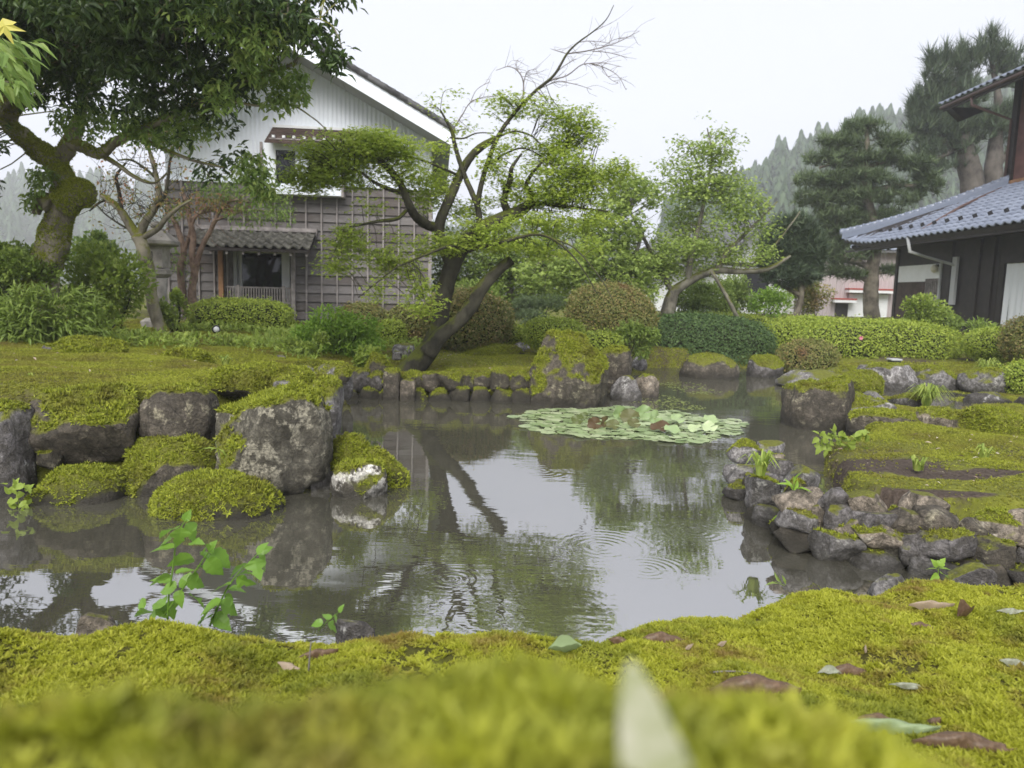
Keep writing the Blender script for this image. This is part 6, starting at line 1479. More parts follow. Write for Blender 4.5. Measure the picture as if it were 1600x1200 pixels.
    for pxa, wd in ((1478, .16), (1521, .14), (1545, .10)):
        u = on(pxa, 440, yw - .05)[0]; MB().box(u, u + wd, yw - .05, yw + .028, zb, ze - .12).build('post', W_DARK, t)
    # sliding door panels
    u0 = on(1497, 440)[0]
    for k in range(4):
        u = u0 + k * .85; MB().box(u + .01, u + .84, yw + .0, yw + .029, zb + .3, ze - .6).build('door_panel', W_DARK, t)
    # curtained window
    c0 = on(1563, 513)[0]; cz0 = on(1563, 512)[1]; cz1 = on(1575, 412)[1]; c1 = xe - .2
    n = 90; xs = np.linspace(c0 + .05, c1, n); ys = yw - .02 + .025 * np.sin(xs * 27 + 1.3 * np.sin(xs * 4)) 
    V = np.concatenate([np.stack([xs, ys, np.full(n, cz0 + .04)], 1), np.stack([xs, ys * .6 + (yw - .02) * .4, np.full(n, cz1)], 1)]); i = np.arange(n - 1)
    cw = MB().box(c0, c1, yw - .06, yw - .045, cz0 - .03, cz0 + .03).build('window_sill', PLASTER, t)
    obj('curtain', new_mesh('curtain', V, np.stack([i, i + 1, i + n + 1, i + n], 1), True), CURTAIN, cw)
    MB().box(c0 - .05, c0, yw - .06, yw + .025, cz0 - .05, cz1 + .1).build('window_frame', W_DARK, cw)
    MB().box(c0, c1, yw - .06, yw + .025, cz1, cz1 + .1).build('window_frame', W_DARK, cw)
    # upper storey
    zu0 = ze + sl * tt; ux, zu = f.on_y(1471, 163, tt - 1.1); yu = tt - 1.1
    uw0 = f.on_y(1578, 250, tt)[0]
    MB().box(uw0, xe + 3, tt + .03, tt + .2, zu0 - .2, zu + .4).build('upper_wall', W_RED, t)
    MB().box(uw0 - .05, uw0 + .18, tt - .05, tt + .029, zu0 - .1, zu + .3).build('post', W_DARK, t)
    MB().box(uw0 + .75, uw0 + .9, tt - .02, tt + .029, zu0 - .1, zu + .3).build('post', W_DARK, t)
    MB().box(uw0, uw0 + .15, tt + .2, tt + 5, zu0 - .2, zu + .6).build('upper_wall', W_BROWN, t)
    MB().box(uw0 - .05, xe + 2, tt - .06, tt - .051, zu0 - .02, zu0 + .12).build('flashing', W_ORANGE, t)
    xe2 = xe + 3; sl2 = math.tan(RAD(25)); run2 = 3.2
    V = [(ux, yu, zu - .03), (xe2, yu, zu - .03), (xe2, yu + run2, zu - .03 + sl2 * run2), (ux, yu + run2, zu - .03 + sl2 * run2)]; V += [(a, b, c - .13) for a, b, c in V]
    ur = MB().add(V, np.array([(0, 1, 2, 3), (4, 7, 6, 5), (0, 4, 5, 1), (3, 7, 4, 0)])).build('upper_roof', W_DARK, t)
    ang2 = math.atan(sl2); rows = int(run2 / math.cos(ang2) / tl)
    for j in range(rows):
        y_ = yu - .06 + j * tl * math.cos(ang2)
        for k in range(int(min(5.5, xe2 - ux) / tw)):
            shared('tile', tm_, ur, (ux - .03 + k * tw, y_, zu + sl2 * (y_ - yu) - .01 + r.uniform(0, .004)), (ang2, 0, r.uniform(-.006, .006)))
    MB().box(ux + .05, xe2, yu + .03, yu + .09, zu - .24, zu - .162).build('fascia', W_DARK, ur)
    MB().add([(ux + .05, yu + .1, zu - .17), (ux + .05, tt + .3, zu - .17), (ux + .05, tt + .3, zu + .1), (ux + .35, yu + .1, zu - .17), (ux + .35, tt + .3, zu - .17), (ux + .35, tt + .3, zu + .1), (ux + .05, yu + .55, zu - .55), (ux + .35, yu + .55, zu - .55)],
             [np.array([(0, 6, 1), (3, 4, 7)]), np.array([(0, 3, 7, 6), (6, 7, 4, 1)])]).build('eave_bracket', W_DARK, ur)
    q0 = f.on_y(1532, 160, yu + .3); q1 = f.on_y(1580, 187, tt - .08); q2 = f.on_y(1574, 287, tt - .1)
    MB().tube([(q0[0], yu + .02, zu - .15), (q0[0], yu + .04, zu - .4), (q1[0], tt - .08, q1[1]), (q1[0] + .02, tt - .1, q2[1])], [.045, .05, .04, .04], 8, 1).build('drain_pipe', PIPE, t, True)
    MB().tube([(ux, yu + .0, zu - .12), (xe2, yu + .0, zu - .12)], [.06, .06], 8, 1).build('gutter', PIPE, ur, True)
main_house()

# ------------------------------------------------------------------ buildings farther back
def shed():
    Y = 38.0; C = P(1345, 497, Y); f = Frame(C, RAD(-3)); t = thing('shed', 'pink-grey corrugated shed with white roller doors and red trims', 'building', (C[0], C[1], 0), RAD(-3))
    on = lambda px, py, y=0: f.on_y(px, py, y)
    x0 = on(1278, 450)[0]; x1 = on(1440, 450)[0]; z1 = on(1345, 392)[1]; z0 = .4
    obj('cladding', new_mesh('cladding', *corr(x0, x1, lambda x: z0, lambda x: z1, 0, .20, .04)), PINKM, t)
    MB().box(x0, x1, .05, 6, z0, z1 - .05).build('wall', PINKM, t)
    d0, dz1 = on(1327, 459, -.06); d1 = on(1388, 459, -.06)[0]
    dr = MB(); n = 12
    door = MB().box(d0, d1, -.08, -.045, z0, dz1).build('roller_door', PLASTER, t)
    for k in range(n): zz = z0 + (k + .5) * (dz1 - z0) / n; MB().box(d0 + .02, d1 - .02, -.095, -.081, zz - .02, zz + .02).build('slat', PLASTER, door)
    e0, ez1 = on(1306, 474, -.06); e1 = on(1325, 474, -.06)[0]
    MB().box(e0, e1, -.07, -.045, z0, ez1).build('doorway_shade', W_DARK, t)  # dark slab on the cladding stands in for the shade of an open door
    for (a, b, zz) in ((on(1325, 0 + 459, -.4)[0], on(1396, 459, -.4)[0], dz1 + .06), (on(1302, 474, -.4)[0], on(1336, 474, -.4)[0], ez1 + .05)):
        c = MB().box(a, b, -.55, -.001, zz, zz + .14).build('canopy', PLASTER, t); MB().box(a - .02, b + .02, -.57, -.001, zz + .142, zz + .22).build('trim', REDTRIM, c)
    V = [(x0 - .5, -.6, z1 - .1), (x1, -.6, z1 - .1), (x1, 3, z1 + 1.0), (x0 - .5, 3, z1 + 1.0)]; V += [(a, b, c + .1) for a, b, c in V]
    rf = MB().add(V, np.array([(0, 1, 2, 3), (4, 7, 6, 5), (0, 4, 5, 1), (0, 3, 7, 4), (1, 5, 6, 2), (2, 6, 7, 3)])).build('roof', TILE_EDGE, t)
    sl = 1.1 / 3.6; tm_ = tile_mesh('tile', .45, .5, .08, .03); tm_.materials.append(TILE_BLUE)
    for j in range(7):
        for k in range(20): shared('tile', tm_, rf, (x0 - .5 + k * .44, -.62 + j * .48, z1 + .02 + sl * j * .48), (math.atan(sl), 0, 0))
shed()
def white_house():
    Y = 40.0; C = P(1178, 495, Y); a = RAD(28); f = Frame(C, a); t = thing('white_house', 'white-walled house with dark roof half hidden behind the propped tree', 'building', (C[0], C[1], 0), a)
    w_, h = 3.0, 3.3
    V = [(-w_, 0, .4), (w_, 0, .4), (w_, 0, h), (0, 0, h + 1.9), (-w_, 0, h)]; V += [(x, 7, z) for x, y, z in V]
    MB().add(V, [np.array([(0, 1, 2, 4), (5, 9, 7, 6), (1, 6, 7, 2), (0, 4, 9, 5)]), np.array([(4, 2, 3), (7, 9, 8)])]).build('wall', PLASTER, t)
    for s_ in (-1, 1):
        V = [(0, -.8, h + 2.0), (s_ * (w_ + .9), -.8, h - .55), (s_ * (w_ + .9), 7.5, h - .55), (0, 7.5, h + 2.0)]; V += [(x, y, z + .2) for x, y, z in V]
        MB().add(V, np.array([(0, 1, 2, 3), (4, 5, 6, 7), (0, 1, 5, 4), (1, 2, 6, 5), (2, 3, 7, 6)])).build('roof', TILE_EDGE, t)
    MB().box(-.9, .9, -.03, -.001, 1.6, 2.8).build('window', GLASS, t)
    MB().box(-w_, w_, -.05, -.031, 3.0, 3.2).build('beam', W_DARK, t)
white_house()
# lamp post and marker far behind
t = thing('lamp_post', 'slim white lamp post far behind the domed shrubs', 'lamp post', P(1003, 500, 24))
MB().tube(*pxpath([(1002, 505, 3), (1002, 455, 3), (1002, 420, 2.6)], 24), 8, 1).build('pole', PLASTER, t, True)
MB().tube(*pxpath([(1002, 421, 2), (1008, 415, 2), (1018, 414, 3), (1024, 416, 2)], 24), 8, 2).build('lamp_head', PLASTER, t, True)
o = MB().tube(*pxpath([(955, 470, 2.2), (955, 446, 2.2), (955, 438, 1.6), (955, 432, .8)], 18), 8, 1).build('marker_post', simple('orange_plastic', (.75, .15, .03), .5, .4), None, True)
tag(o, 'orange marker post tip showing above the red-crowned dome', 'post')
# ------------------------------------------------------------------ stone lanterns
def lantern(px, Y, ybase, ytop, label, seed):
    b = P(px, ybase, Y); H = (ybase - ytop) * Y / FPX; t = thing('stone_lantern', label, 'stone lantern', b)
    def ring(prof, n=6, a0=.5):
        V = []; m = len(prof)
        for r_, z in prof:
            for k in range(n): A = (k + a0) * 2 * math.pi / n; V.append((b[0] + math.cos(A) * r_ * H, b[1] + math.sin(A) * r_ * H, b[2] + z * H))
        F = [(i * n + k, i * n + (k + 1) % n, (i + 1) * n + (k + 1) % n, (i + 1) * n + k) for i in range(m - 1) for k in range(n)]
        V += [(b[0], b[1], b[2] + prof[0][1] * H), (b[0], b[1], b[2] + prof[-1][1] * H)]; c = m * n
        F3 = [((k + 1) % n, k, c) for k in range(n)] + [((m - 1) * n + k, (m - 1) * n + (k + 1) % n, c + 1) for k in range(n)]
        return MB().add(V, [np.array(F), np.array(F3)])
    ring([(.16, 0), (.17, .05), (.12, .08)]).build('base', CONC, t)
    ring([(.085, .081), (.075, .3), (.085, .46)], 12).build('shaft', CONC, t, True)
    ring([(.08, .462), (.125, .50), (.125, .54), (.09, .555)]).build('platform', CONC, t)
    fb = ring([(.115, .557), (.115, .76)], 4, .5).build('fire_box', CONC, t)
    wv = .035 * H
    MB().box(b[0] - .075 * H, b[0] - .01 * H, b[1] - .087 * H, b[1] - .0815 * H, b[2] + .62 * H, b[2] + .71 * H).build('opening_shade', BLACKP, fb)  # black plate on the face stands in for the shade in the hole
    x1, z1, s_ = b[0] + .045 * H, b[2] + .665 * H, .028 * H           # carved square spiral mark
    for k, (u0, u1, w0, w1) in enumerate(((-1, 1, .85, 1), (-1, 1, -1, -.85), (-1, -.85, -.85, .85), (.85, 1, -.85, .85), (-.4, .4, .3, .42), (-.4, .4, -.42, -.3), (-.4, -.28, -.3, .3), (.28, .4, -.3, .3))):
        MB().box(x1 + u0 * s_, x1 + u1 * s_, b[1] - .0845 * H, b[1] - .0815 * H, z1 + w0 * s_, z1 + w1 * s_).build('carving', W_BATTEN, fb)
    ring([(.17, .762), (.20, .78), (.20, .81), (.12, .88), (.055, .93)]).build('roof', CONC, t)
    ring([(.05, .932), (.065, .955), (.05, .98), (.01, 1.0)], 10).build('finial', CONC, t, True)
lantern(250, 12.0, 510, 348, 'weathered stone lantern half hidden behind the thin leaning tree', 1)
lantern(1640, 11.6, 600, 395, 'stone lantern cut off by the right edge before the curtain', 2)
# ------------------------------------------------------------------ garden lights
t = thing('garden_spotlight', 'small black stake spotlight with a white lens on the lawn', 'light', P(338, 532, 10.6))
MB().tube(*pxpath([(338, 534, 2.5), (338, 524, 2.5)], 10.6), 8, 1).build('stake', BLACKP, t, True)
MB().tube([P(338, 513, 10.66), P(338, 515, 10.5)], [.05, .058], 14, 1).build('housing', BLACKP, t, True)
MB().tube([P(338, 514.6, 10.499), P(338, 514.6, 10.485)], [.042, .036], 14, 1).build('lens', PLASTER, t, True)
t = thing('path_light', 'short black path light with pale cap at the foot of the long hedge', 'light', P(1397, 578, 12.6))
a = P(1397, 568, 12.6)
MB().box(a[0] - .08, a[0] + .08, a[1] - .08, a[1] + .08, a[2] - .12, a[2] + .05, .01).build('body', BLACKP, t)
MB().box(a[0] - .095, a[0] + .095, a[1] - .095, a[1] + .095, a[2] + .052, a[2] + .085, .008).build('cap', SOFFIT, t)
# pink flower on the long hedge
hd = [o for o in bpy.data.objects if o.get('label', '').startswith('long light green clipped hedge')][0]
fl = MB(); c = P(1345, 528, 13.45)
V, F = stamp(T_DIAM[0], np.repeat([c], 6, 0), frames_dir(np.array([(math.cos(k), -.3, math.sin(k)) for k in np.arange(6) * 1.047]), np.tile((0, -1.0, 0), (6, 1))), .05)
obj('flower', new_mesh('flower', V, F), leafmat('pink_petals', (.80, .16, .25), (.85, .22, .32), None, .3), hd)

# ------------------------------------------------------------------ water lilies
PAD = leafmat('lily_pads', (.20, .29, .11), (.33, .42, .20), (.50, .56, .34), .1, .3, per='object', spec=.6)
PADU = leafmat('lily_undersides', (.085, .05, .028), (.12, .08, .035), (.11, .15, .045), .25, .45, per='object')
def pad_mesh(seed, notch=.35, cup=0.0, mat=PAD):
    r = np.random.default_rng(seed); n = 18; V = [(0, 0, 0)]
    for k in range(n + 1):
        A = notch / 2 + (2 * math.pi - notch) * k / n; rr_ = 1 + .05 * r.normal()
        V.append((math.cos(A) * rr_, math.sin(A) * rr_, cup * math.cos(A * 2 + seed) ** 2 + .03 * r.random()))
    me = new_mesh('leaf', V, np.array([(0, k, k + 1) for k in range(1, n + 1)]), True); me.materials.append(mat); return me
lc = G(980, 661, 0)
t = thing('water_lily', 'round raft of pale green water-lily leaves floating in the pond', 'water lily', (lc[0], lc[1], .0), 0)
r = np.random.default_rng(8)
lm = [pad_mesh(k) for k in range(6)]
wdx = 180 * lc[1] / FPX; e0 = G(980, 638, 0)[1]; e1 = G(980, 689, 0)[1]; wdy = (e0 - e1) / 2; cyy = (e0 + e1) / 2 - lc[1]
cnt = 0; placed = []
for k in range(6000):
    a = r.uniform(0, 6.283); q = math.sqrt(r.random()) * (1 + .06 * math.sin(5 * a + 1) + .05 * math.sin(9 * a)); x, y = q * math.cos(a) * wdx, q * math.sin(a) * wdy; s_ = r.uniform(.042, .080)
    if any((x - u) ** 2 + (y - v) ** 2 < (.55 * (s_ + z)) ** 2 for u, v, z in placed): continue
    placed.append((x, y, s_)); o = shared('leaf', lm[cnt % 6], t, (x, y + cyy, .004 + .0012 * (cnt % 9)), (r.normal() * .035, r.normal() * .035, r.uniform(0, 6.28)), (s_, s_, s_)); cnt += 1
    if cnt >= 292: break
fa = []; 
for k in range(800):
    a = r.uniform(0, 6.283); q_ = math.sqrt(r.random()) * (1 + .06 * math.sin(5 * a + 1) + .05 * math.sin(9 * a)); fa.append((q_ * math.cos(a) * wdx + lc[0], q_ * math.sin(a) * wdy + cyy + lc[1], .003))
fa = np.array(fa); o = stamps([([(math.cos(k), math.sin(k), 0) for k in np.arange(7) * .9], [(0, k, k + 1) for k in range(1, 6)])], fa, frames(np.tile((0, 0, 1.0), (len(fa), 1)) + .02 * rng.normal(size=fa.shape), rng.uniform(0, 6.28, len(fa))), rng.uniform(.02, .045, len(fa)))
sm = o.build('small_leaves', leafmat('small_lily_pads', (.20, .27, .10), (.32, .40, .19), (.46, .52, .30), .1, .35), None, False, 'stuff'); sm.parent = t; sm.matrix_parent_inverse = Matrix.Translation((-lc[0], -lc[1], 0))
um = [pad_mesh(20 + k, .4, .35, PADU if k < 3 else PAD) for k in range(5)]
stm = MB()
for k, (px, py, sz, tilt, yaw, m_) in enumerate([(903, 656, .07, 1.2, .3, 0), (930, 662, .08, 1.35, .1, 1), (944, 660, .075, 1.3, 2.9, 0), (958, 664, .07, .7, .4, 2), (967, 645, .09, 1.5, 2.2, 3), (985, 652, .11, .9, .2, 1), (1005, 645, .10, 1.35, 1.8, 4), (1022, 653, .09, 1.2, 2.6, 3), (1032, 668, .10, .45, .2, 2), (1050, 672, .08, .4, 1, 3), (1108, 668, .08, .6, 2.0, 3), (1085, 670, .07, .5, .6, 4), (1110, 656, .08, .5, 1.2, 3), (912, 650, .05, 1.1, 1.0, 0), (990, 662, .07, .8, 1.7, 0), (1058, 655, .08, .6, 2.4, 4)]):
    c = P(px, py, G(px, py + 8, 0)[1]); o = shared('leaf', um[m_], t, (c[0] - lc[0], c[1] - lc[1], max(c[2], .03)), (tilt, .2 * r.normal(), yaw * .5 - .6), (sz * .95, sz * .8, sz * .95))
    stm.tube([(c[0] - lc[0], c[1] - lc[1], -.05), (c[0] - lc[0] + .01, c[1] - lc[1], max(c[2], .03))], [.005, .004], 5, 1)
stm.build('stem', L_FERN, t)
# floating duckweed scraps on the far water
n = 1500; q = []
for k in range(n):
    a = (r.uniform(985, 1225), r.uniform(596, 640)); q.append(G(*a, .003))
q = np.array(q); q = q[(fbm(q * np.array((1.6, 1.2, 1)), 3, 90) > .05) & (np.hypot((q[:, 0] - lc[0]) / wdx, (q[:, 1] - lc[1] - cyy) / wdy) > 1.03)]
o = stamps([([(0, 0, 0), (.5, .1, 0), (.7, .6, 0), (.2, .9, 0), (-.2, .5, 0)], [(0, 1, 2), (0, 2, 3), (0, 3, 4)])], q, frames(np.tile((0, 0, 1.0), (len(q), 1)), rng.uniform(0, 6.28, len(q))), rng.uniform(.012, .05, len(q))).build('duckweed', leafmat('duckweed_green', (.20, .26, .05), (.28, .33, .09), None, .1), None, False, 'stuff')
tag(o, 'scraps of floating duckweed on the far water', 'duckweed')

# ------------------------------------------------------------------ grasses, ferns and weeds
def grass_tuft(px, py, Y, h, n, label, mat=L_GRASS, spread=.9, name='grass_tuft', wd=.012):
    b = P(px, py, Y); mb = MB()
    for k in range(n):
        A = rng.uniform(0, 6.28); L = h * rng.uniform(.6, 1.15); o = np.array((math.cos(A), math.sin(A), 0)); s_ = np.array((-o[1], o[0], 0)) * wd * rng.uniform(.5, 1); st = b + o * rng.uniform(0, .03)
        sp = spread * rng.uniform(.3, 1)
        pts = [st, st + o * L * .18 * sp + (0, 0, L * .5), st + o * L * .5 * sp + (0, 0, L * .8), st + o * L * .95 * sp + (0, 0, L * (.85 - .45 * sp))]
        V = []; 
        for i, q_ in enumerate(pts): w2 = (1, .9, .6, .05)[i]; V += [q_ + s_ * w2, q_ - s_ * w2]
        mb.add(V, np.array([(0, 1, 3, 2), (2, 3, 5, 4), (4, 5, 7, 6)]))
    return tag(mb.build(name, mat), label, 'grass')
grass_tuft(1446, 640, 8.6, .34, 130, 'arching sedge tuft among the shelf rocks', spread=1.1)
grass_tuft(1540, 590, 11.5, .35, 110, 'sedge clump behind the slab rocks at the right', spread=1.1)
grass_tuft(1187, 742, wallY(1187) + .05, .15, 44, 'grass tuft sprouting from the tip of the rubble wall', L_FERN)
grass_tuft(286, 566, 7.5, .20, 90, 'green grass tuft on the moss cushion in the lawn')
grass_tuft(45, 610, 5.0, .14, 26, 'thin pale grass blades on the left lawn')
grass_tuft(352, 570, 6.6, .10, 26, 'short grass blades near the rockery top')
grass_tuft(356, 545, 9.2, .24, 80, 'grass tuft beside the black spotlight')
grass_tuft(300, 540, 9.4, .22, 90, 'grass tuft at the foot of the thin leaning tree')
grass_tuft(400, 548, 9.4, .20, 80, 'grass tuft on the ledge below the clipped hedge')
grass_tuft(230, 548, 9.2, .26, 100, 'tall grass tuft behind the long mossy stone')
grass_tuft(1435, 735, 4.6, .10, 24, 'thin green blades in the peninsula moss')
grass_tuft(1536, 718, 5.0, .12, 24, 'fine grass blades near the right side of the peninsula')
# loose ground cover behind the lawn
q = []
for k in range(9000):
    x, y = rng.uniform(-5.5, -1.2), rng.uniform(8.3, 13.2); q.append((x, y))
q = np.array(q); z = groundz(q[:, 0], q[:, 1]); keep = (fbm(np.stack([q[:, 0] * 1.2, q[:, 1] * 1.2, z * 0], 1), 3, 95) > -.05) & (z > .2)
q = np.stack([q[:, 0], q[:, 1], z], 1)[keep]
q[:, 2] += rng.uniform(0, .12, len(q))
d = rdir(len(q)) + np.array((0, 0, .9))
o = stamps(T_LEAF, q, frames_dir(d, np.tile((0, -.3, 1.0), (len(q), 1)) + .4 * rng.normal(size=q.shape)), rng.uniform(.05, .11, len(q))).build('ground_cover', L_FERN, None, False, 'stuff'); tag(o, 'low leafy ground cover between the lawn and the storehouse', 'ground cover')

def leafy_plant(label, stems, Y, leaves, mat, tm, name='plant', r_=.003):
    """stems: pixel paths, leaves: (px, py, size_px, direction in degrees, tilt)"""
    s0 = stems[0][0]; t = thing(name, label, 'plant', P(s0[0], s0[1], Y))
    for st in stems: MB().tube(np.array([P(a, b, Y + (c[0] if c else 0)) for a, b, *c in st]), np.linspace(r_, r_ * .45, len(st)), 6, 4).build('stem', mat, t, True)
    cache = {}
    for k, (px, py, sz, an, *o) in enumerate(leaves):
        dy = o[0] if o else rng.normal() * .02
        c = P(px, py, Y + dy); L = sz * .82 * Y / FPX; A = RAD(an); d = np.array([(math.cos(A), rng.normal() * .35, math.sin(A))]); nn = np.array([(0, -.25, 1.0)]) + .5 * rng.normal(size=(1, 3))
        V, F = stamp(tm[k % len(tm)], np.array([c]), frames_dir(d, nn), L)
        obj('leaf', new_mesh('leaf', V, F, False), mat, t)
    return t
def t_broad(lob=.0, seed=0):
    """broad toothed leaf with a folded midrib, optionally three-lobed"""
    r = np.random.default_rng(seed); n = 9; L = [(0, 0, 0)]; prof = []
    for k in range(1, n):
        y = k / n; wv = .36 * math.sin(math.pi * y ** .72) ** .85 * (1 - .12 * (k % 2)) + (lob * math.exp(-((y - .35) / .09) ** 2) - lob * .6 * math.exp(-((y - .56) / .07) ** 2)); prof.append((max(wv, .02), y))
    V = [(0, 0, 0)]; mid = [0]; lf = []; rt = []
    for wv, y in prof:
        zz = -.28 * y * y
        V.append((0, y, zz)); mid.append(len(V) - 1); V.append((wv, y - .05, zz + .22 * wv + .015 * r.normal())); rt.append(len(V) - 1); V.append((-wv, y - .05, zz + .22 * wv + .015 * r.normal())); lf.append(len(V) - 1)
    V.append((0, 1, -.30)); tip = len(V) - 1; F = [(0, rt[0], mid[1]), (0, mid[1], lf[0])]
    for k in range(len(prof) - 1):
        F += [(mid[k + 1], rt[k], rt[k + 1]), (mid[k + 1], rt[k + 1], mid[k + 2]), (mid[k + 1], lf[k + 1], lf[k]), (mid[k + 1], mid[k + 2], lf[k + 1])]
    F += [(mid[-1], rt[-1], tip), (mid[-1], tip, lf[-1])]
    return V, F
T_BROAD = [t_broad(0, 1), t_broad(.16, 2), t_broad(.10, 3), t_broad(0, 4)]
leafy_plant('young mulberry-like sapling with broad toothed leaves at the edge of the near moss', [[(262, 968), (264, 930), (270, 890), (275, 850), (284, 822), (292, 812)], [(258, 960), (282, 925), (305, 893), (322, 868), (332, 858)], [(328, 978), (342, 945), (356, 918), (372, 896), (392, 876), (402, 866)]], 1.40,
    [(276, 826, 52, 195), (283, 824, 44, 262), (290, 818, 46, 300), (288, 814, 26, 60), (272, 856, 48, 176), (268, 842, 40, 200), (298, 848, 34, 20), (312, 862, 46, 330), (302, 872, 52, 190), (318, 866, 24, 80), (326, 862, 30, 60), (330, 862, 54, 318), (322, 874, 50, 310), (306, 884, 44, 340), (270, 900, 42, 185), (268, 908, 44, 165), (274, 896, 34, 20), (282, 904, 40, 345), (292, 905, 44, 325), (276, 918, 46, 190), (280, 922, 36, 280), (296, 930, 48, 350), (258, 945, 46, 180), (254, 950, 44, 215), (248, 945, 38, 268), (262, 940, 40, 300), (236, 955, 40, 190), (226, 950, 34, 150),
     (388, 880, 46, 205), (398, 872, 46, 285), (404, 868, 40, 300), (402, 866, 30, 60), (406, 862, 26, 20), (370, 902, 40, 330), (362, 912, 44, 190), (352, 928, 46, 300), (346, 938, 46, 200), (338, 946, 52, 215), (344, 942, 50, 320), (334, 960, 48, 330), (330, 964, 42, 200), (372, 898, 34, 20), (356, 920, 36, 5)], L_SAP, T_BROAD, 'sapling', .0022)
leafy_plant('tiny seedling with three leaves above the near moss edge', [[(498, 985), (510, 972), (522, 962), (532, 955)]], 1.42, [(505, 972, 26, 190), (512, 974, 30, 320), (526, 962, 24, 250), (530, 957, 18, 70), (516, 968, 24, 150)], L_SAP, T_BROAD, 'seedling', .0014)
leafy_plant('little light-green seedling beside the striped grey stone', [[(1466, 905), (1466, 892), (1468, 884)]], 1.95, [(1466, 890, 22, 170), (1468, 888, 22, 10), (1467, 884, 20, 60), (1466, 886, 20, 130), (1466, 898, 22, 200), (1470, 896, 22, 345)], L_BRIGHT, T_BROAD, 'seedling', .0014)
leafy_plant('upright narrow-leaved weed growing from the rubble wall', [[(1236, 822), (1240, 795), (1242, 775), (1240, 755)]], 3.72, [(1240, 758, 34, 80), (1240, 762, 34, 160), (1240, 764, 36, 15), (1241, 775, 36, 190), (1242, 776, 36, 350), (1240, 795, 30, 200), (1240, 796, 32, 340), (1238, 810, 30, 185), (1238, 812, 26, 350), (1222, 806, 26, 215), (1240, 768, 30, 120), (1240, 768, 30, 55)], L_BRIGHT, [t_leaf(.26, .2, .1)], 'weed', .004)
leafy_plant('small fern hanging on the rock at the far left', [[(24, 840), (30, 810), (28, 780), (22, 755)]], 3.95, [(x, y, 20, a) for x, y, a in zip(rng.uniform(8, 44, 46), rng.uniform(755, 850, 46), rng.uniform(0, 360, 46))], L_FERN, T_BROAD, 'fern', .003)
leafy_plant('thin drooping leaves growing under the big lichened boulder', [[(342, 715), (340, 700), (336, 690)]], 4.18, [(338, 700, 26, 200), (340, 700, 28, 320), (344, 704, 28, 280), (330, 700, 24, 180), (318, 702, 26, 10)], L_FERN, [t_leaf(.2, .3, .06)], 'weed', .002)
leafy_plant('clump of small glossy leaves behind the bare soil of the peninsula', [[(1320, 700), (1330, 685), (1345, 676)]], 5.5, [(x, y, 16, a) for x, y, a in zip(rng.uniform(1275, 1356, 60), rng.uniform(674, 704, 60), rng.uniform(0, 360, 60))], L_FERN, T_BROAD, 'weed', .003)
leafy_plant('sprig of narrow leaves dipping toward the water at the moss corner', [[(1226, 915), (1218, 912), (1210, 908)]], 1.84, [(1216, 912, 26, 180), (1222, 912, 26, 130), (1228, 914, 20, 110)], L_MIDG, [t_leaf(.26, .25, .1)], 'weed', .0014)

# ------------------------------------------------------------------ fallen leaves
FB = leafmat('dead_brown_leaf', (.09, .055, .035), (.12, .075, .045), None, .15, .45, patch=((.20, .13, .08), 140.0, .45, .65)); FG = leafmat('fading_green_leaf', (.22, .30, .14), (.30, .38, .20), None, .2, .4); FW = leafmat('bleached_leaf', (.30, .32, .25), (.34, .36, .28), None, .2, .5, patch=((.22, .22, .15), 120.0, .45, .65)); FT = leafmat('tan_leaf', (.30, .22, .15), (.36, .28, .2), None, .2, .5)
def curl_leaf(wd, curl, bend, n=16):
    V = []; F = []; m = 9
    for i in range(n):
        y = i / (n - 1); w2 = wd * math.sin(math.pi * min(max(y, .02), .985)) ** .75
        for j in range(m):
            u = (j / (m - 1) - .5) * 2; V.append((w2 * u * .5, y - .5, curl * w2 * u * u + bend * (y - .5) ** 2 * 1.2 + .03 * math.sin(7 * y + u * 2) + .02 * math.sin(19 * y + 5 * u) + (.05 * wd * (u if abs(u) < 2 else 0) * math.sin(11 * y))))
    for i in range(n - 1):
        for j in range(m - 1): F.append((i * m + j, i * m + j + 1, (i + 1) * m + j + 1, (i + 1) * m + j))
    return V, F
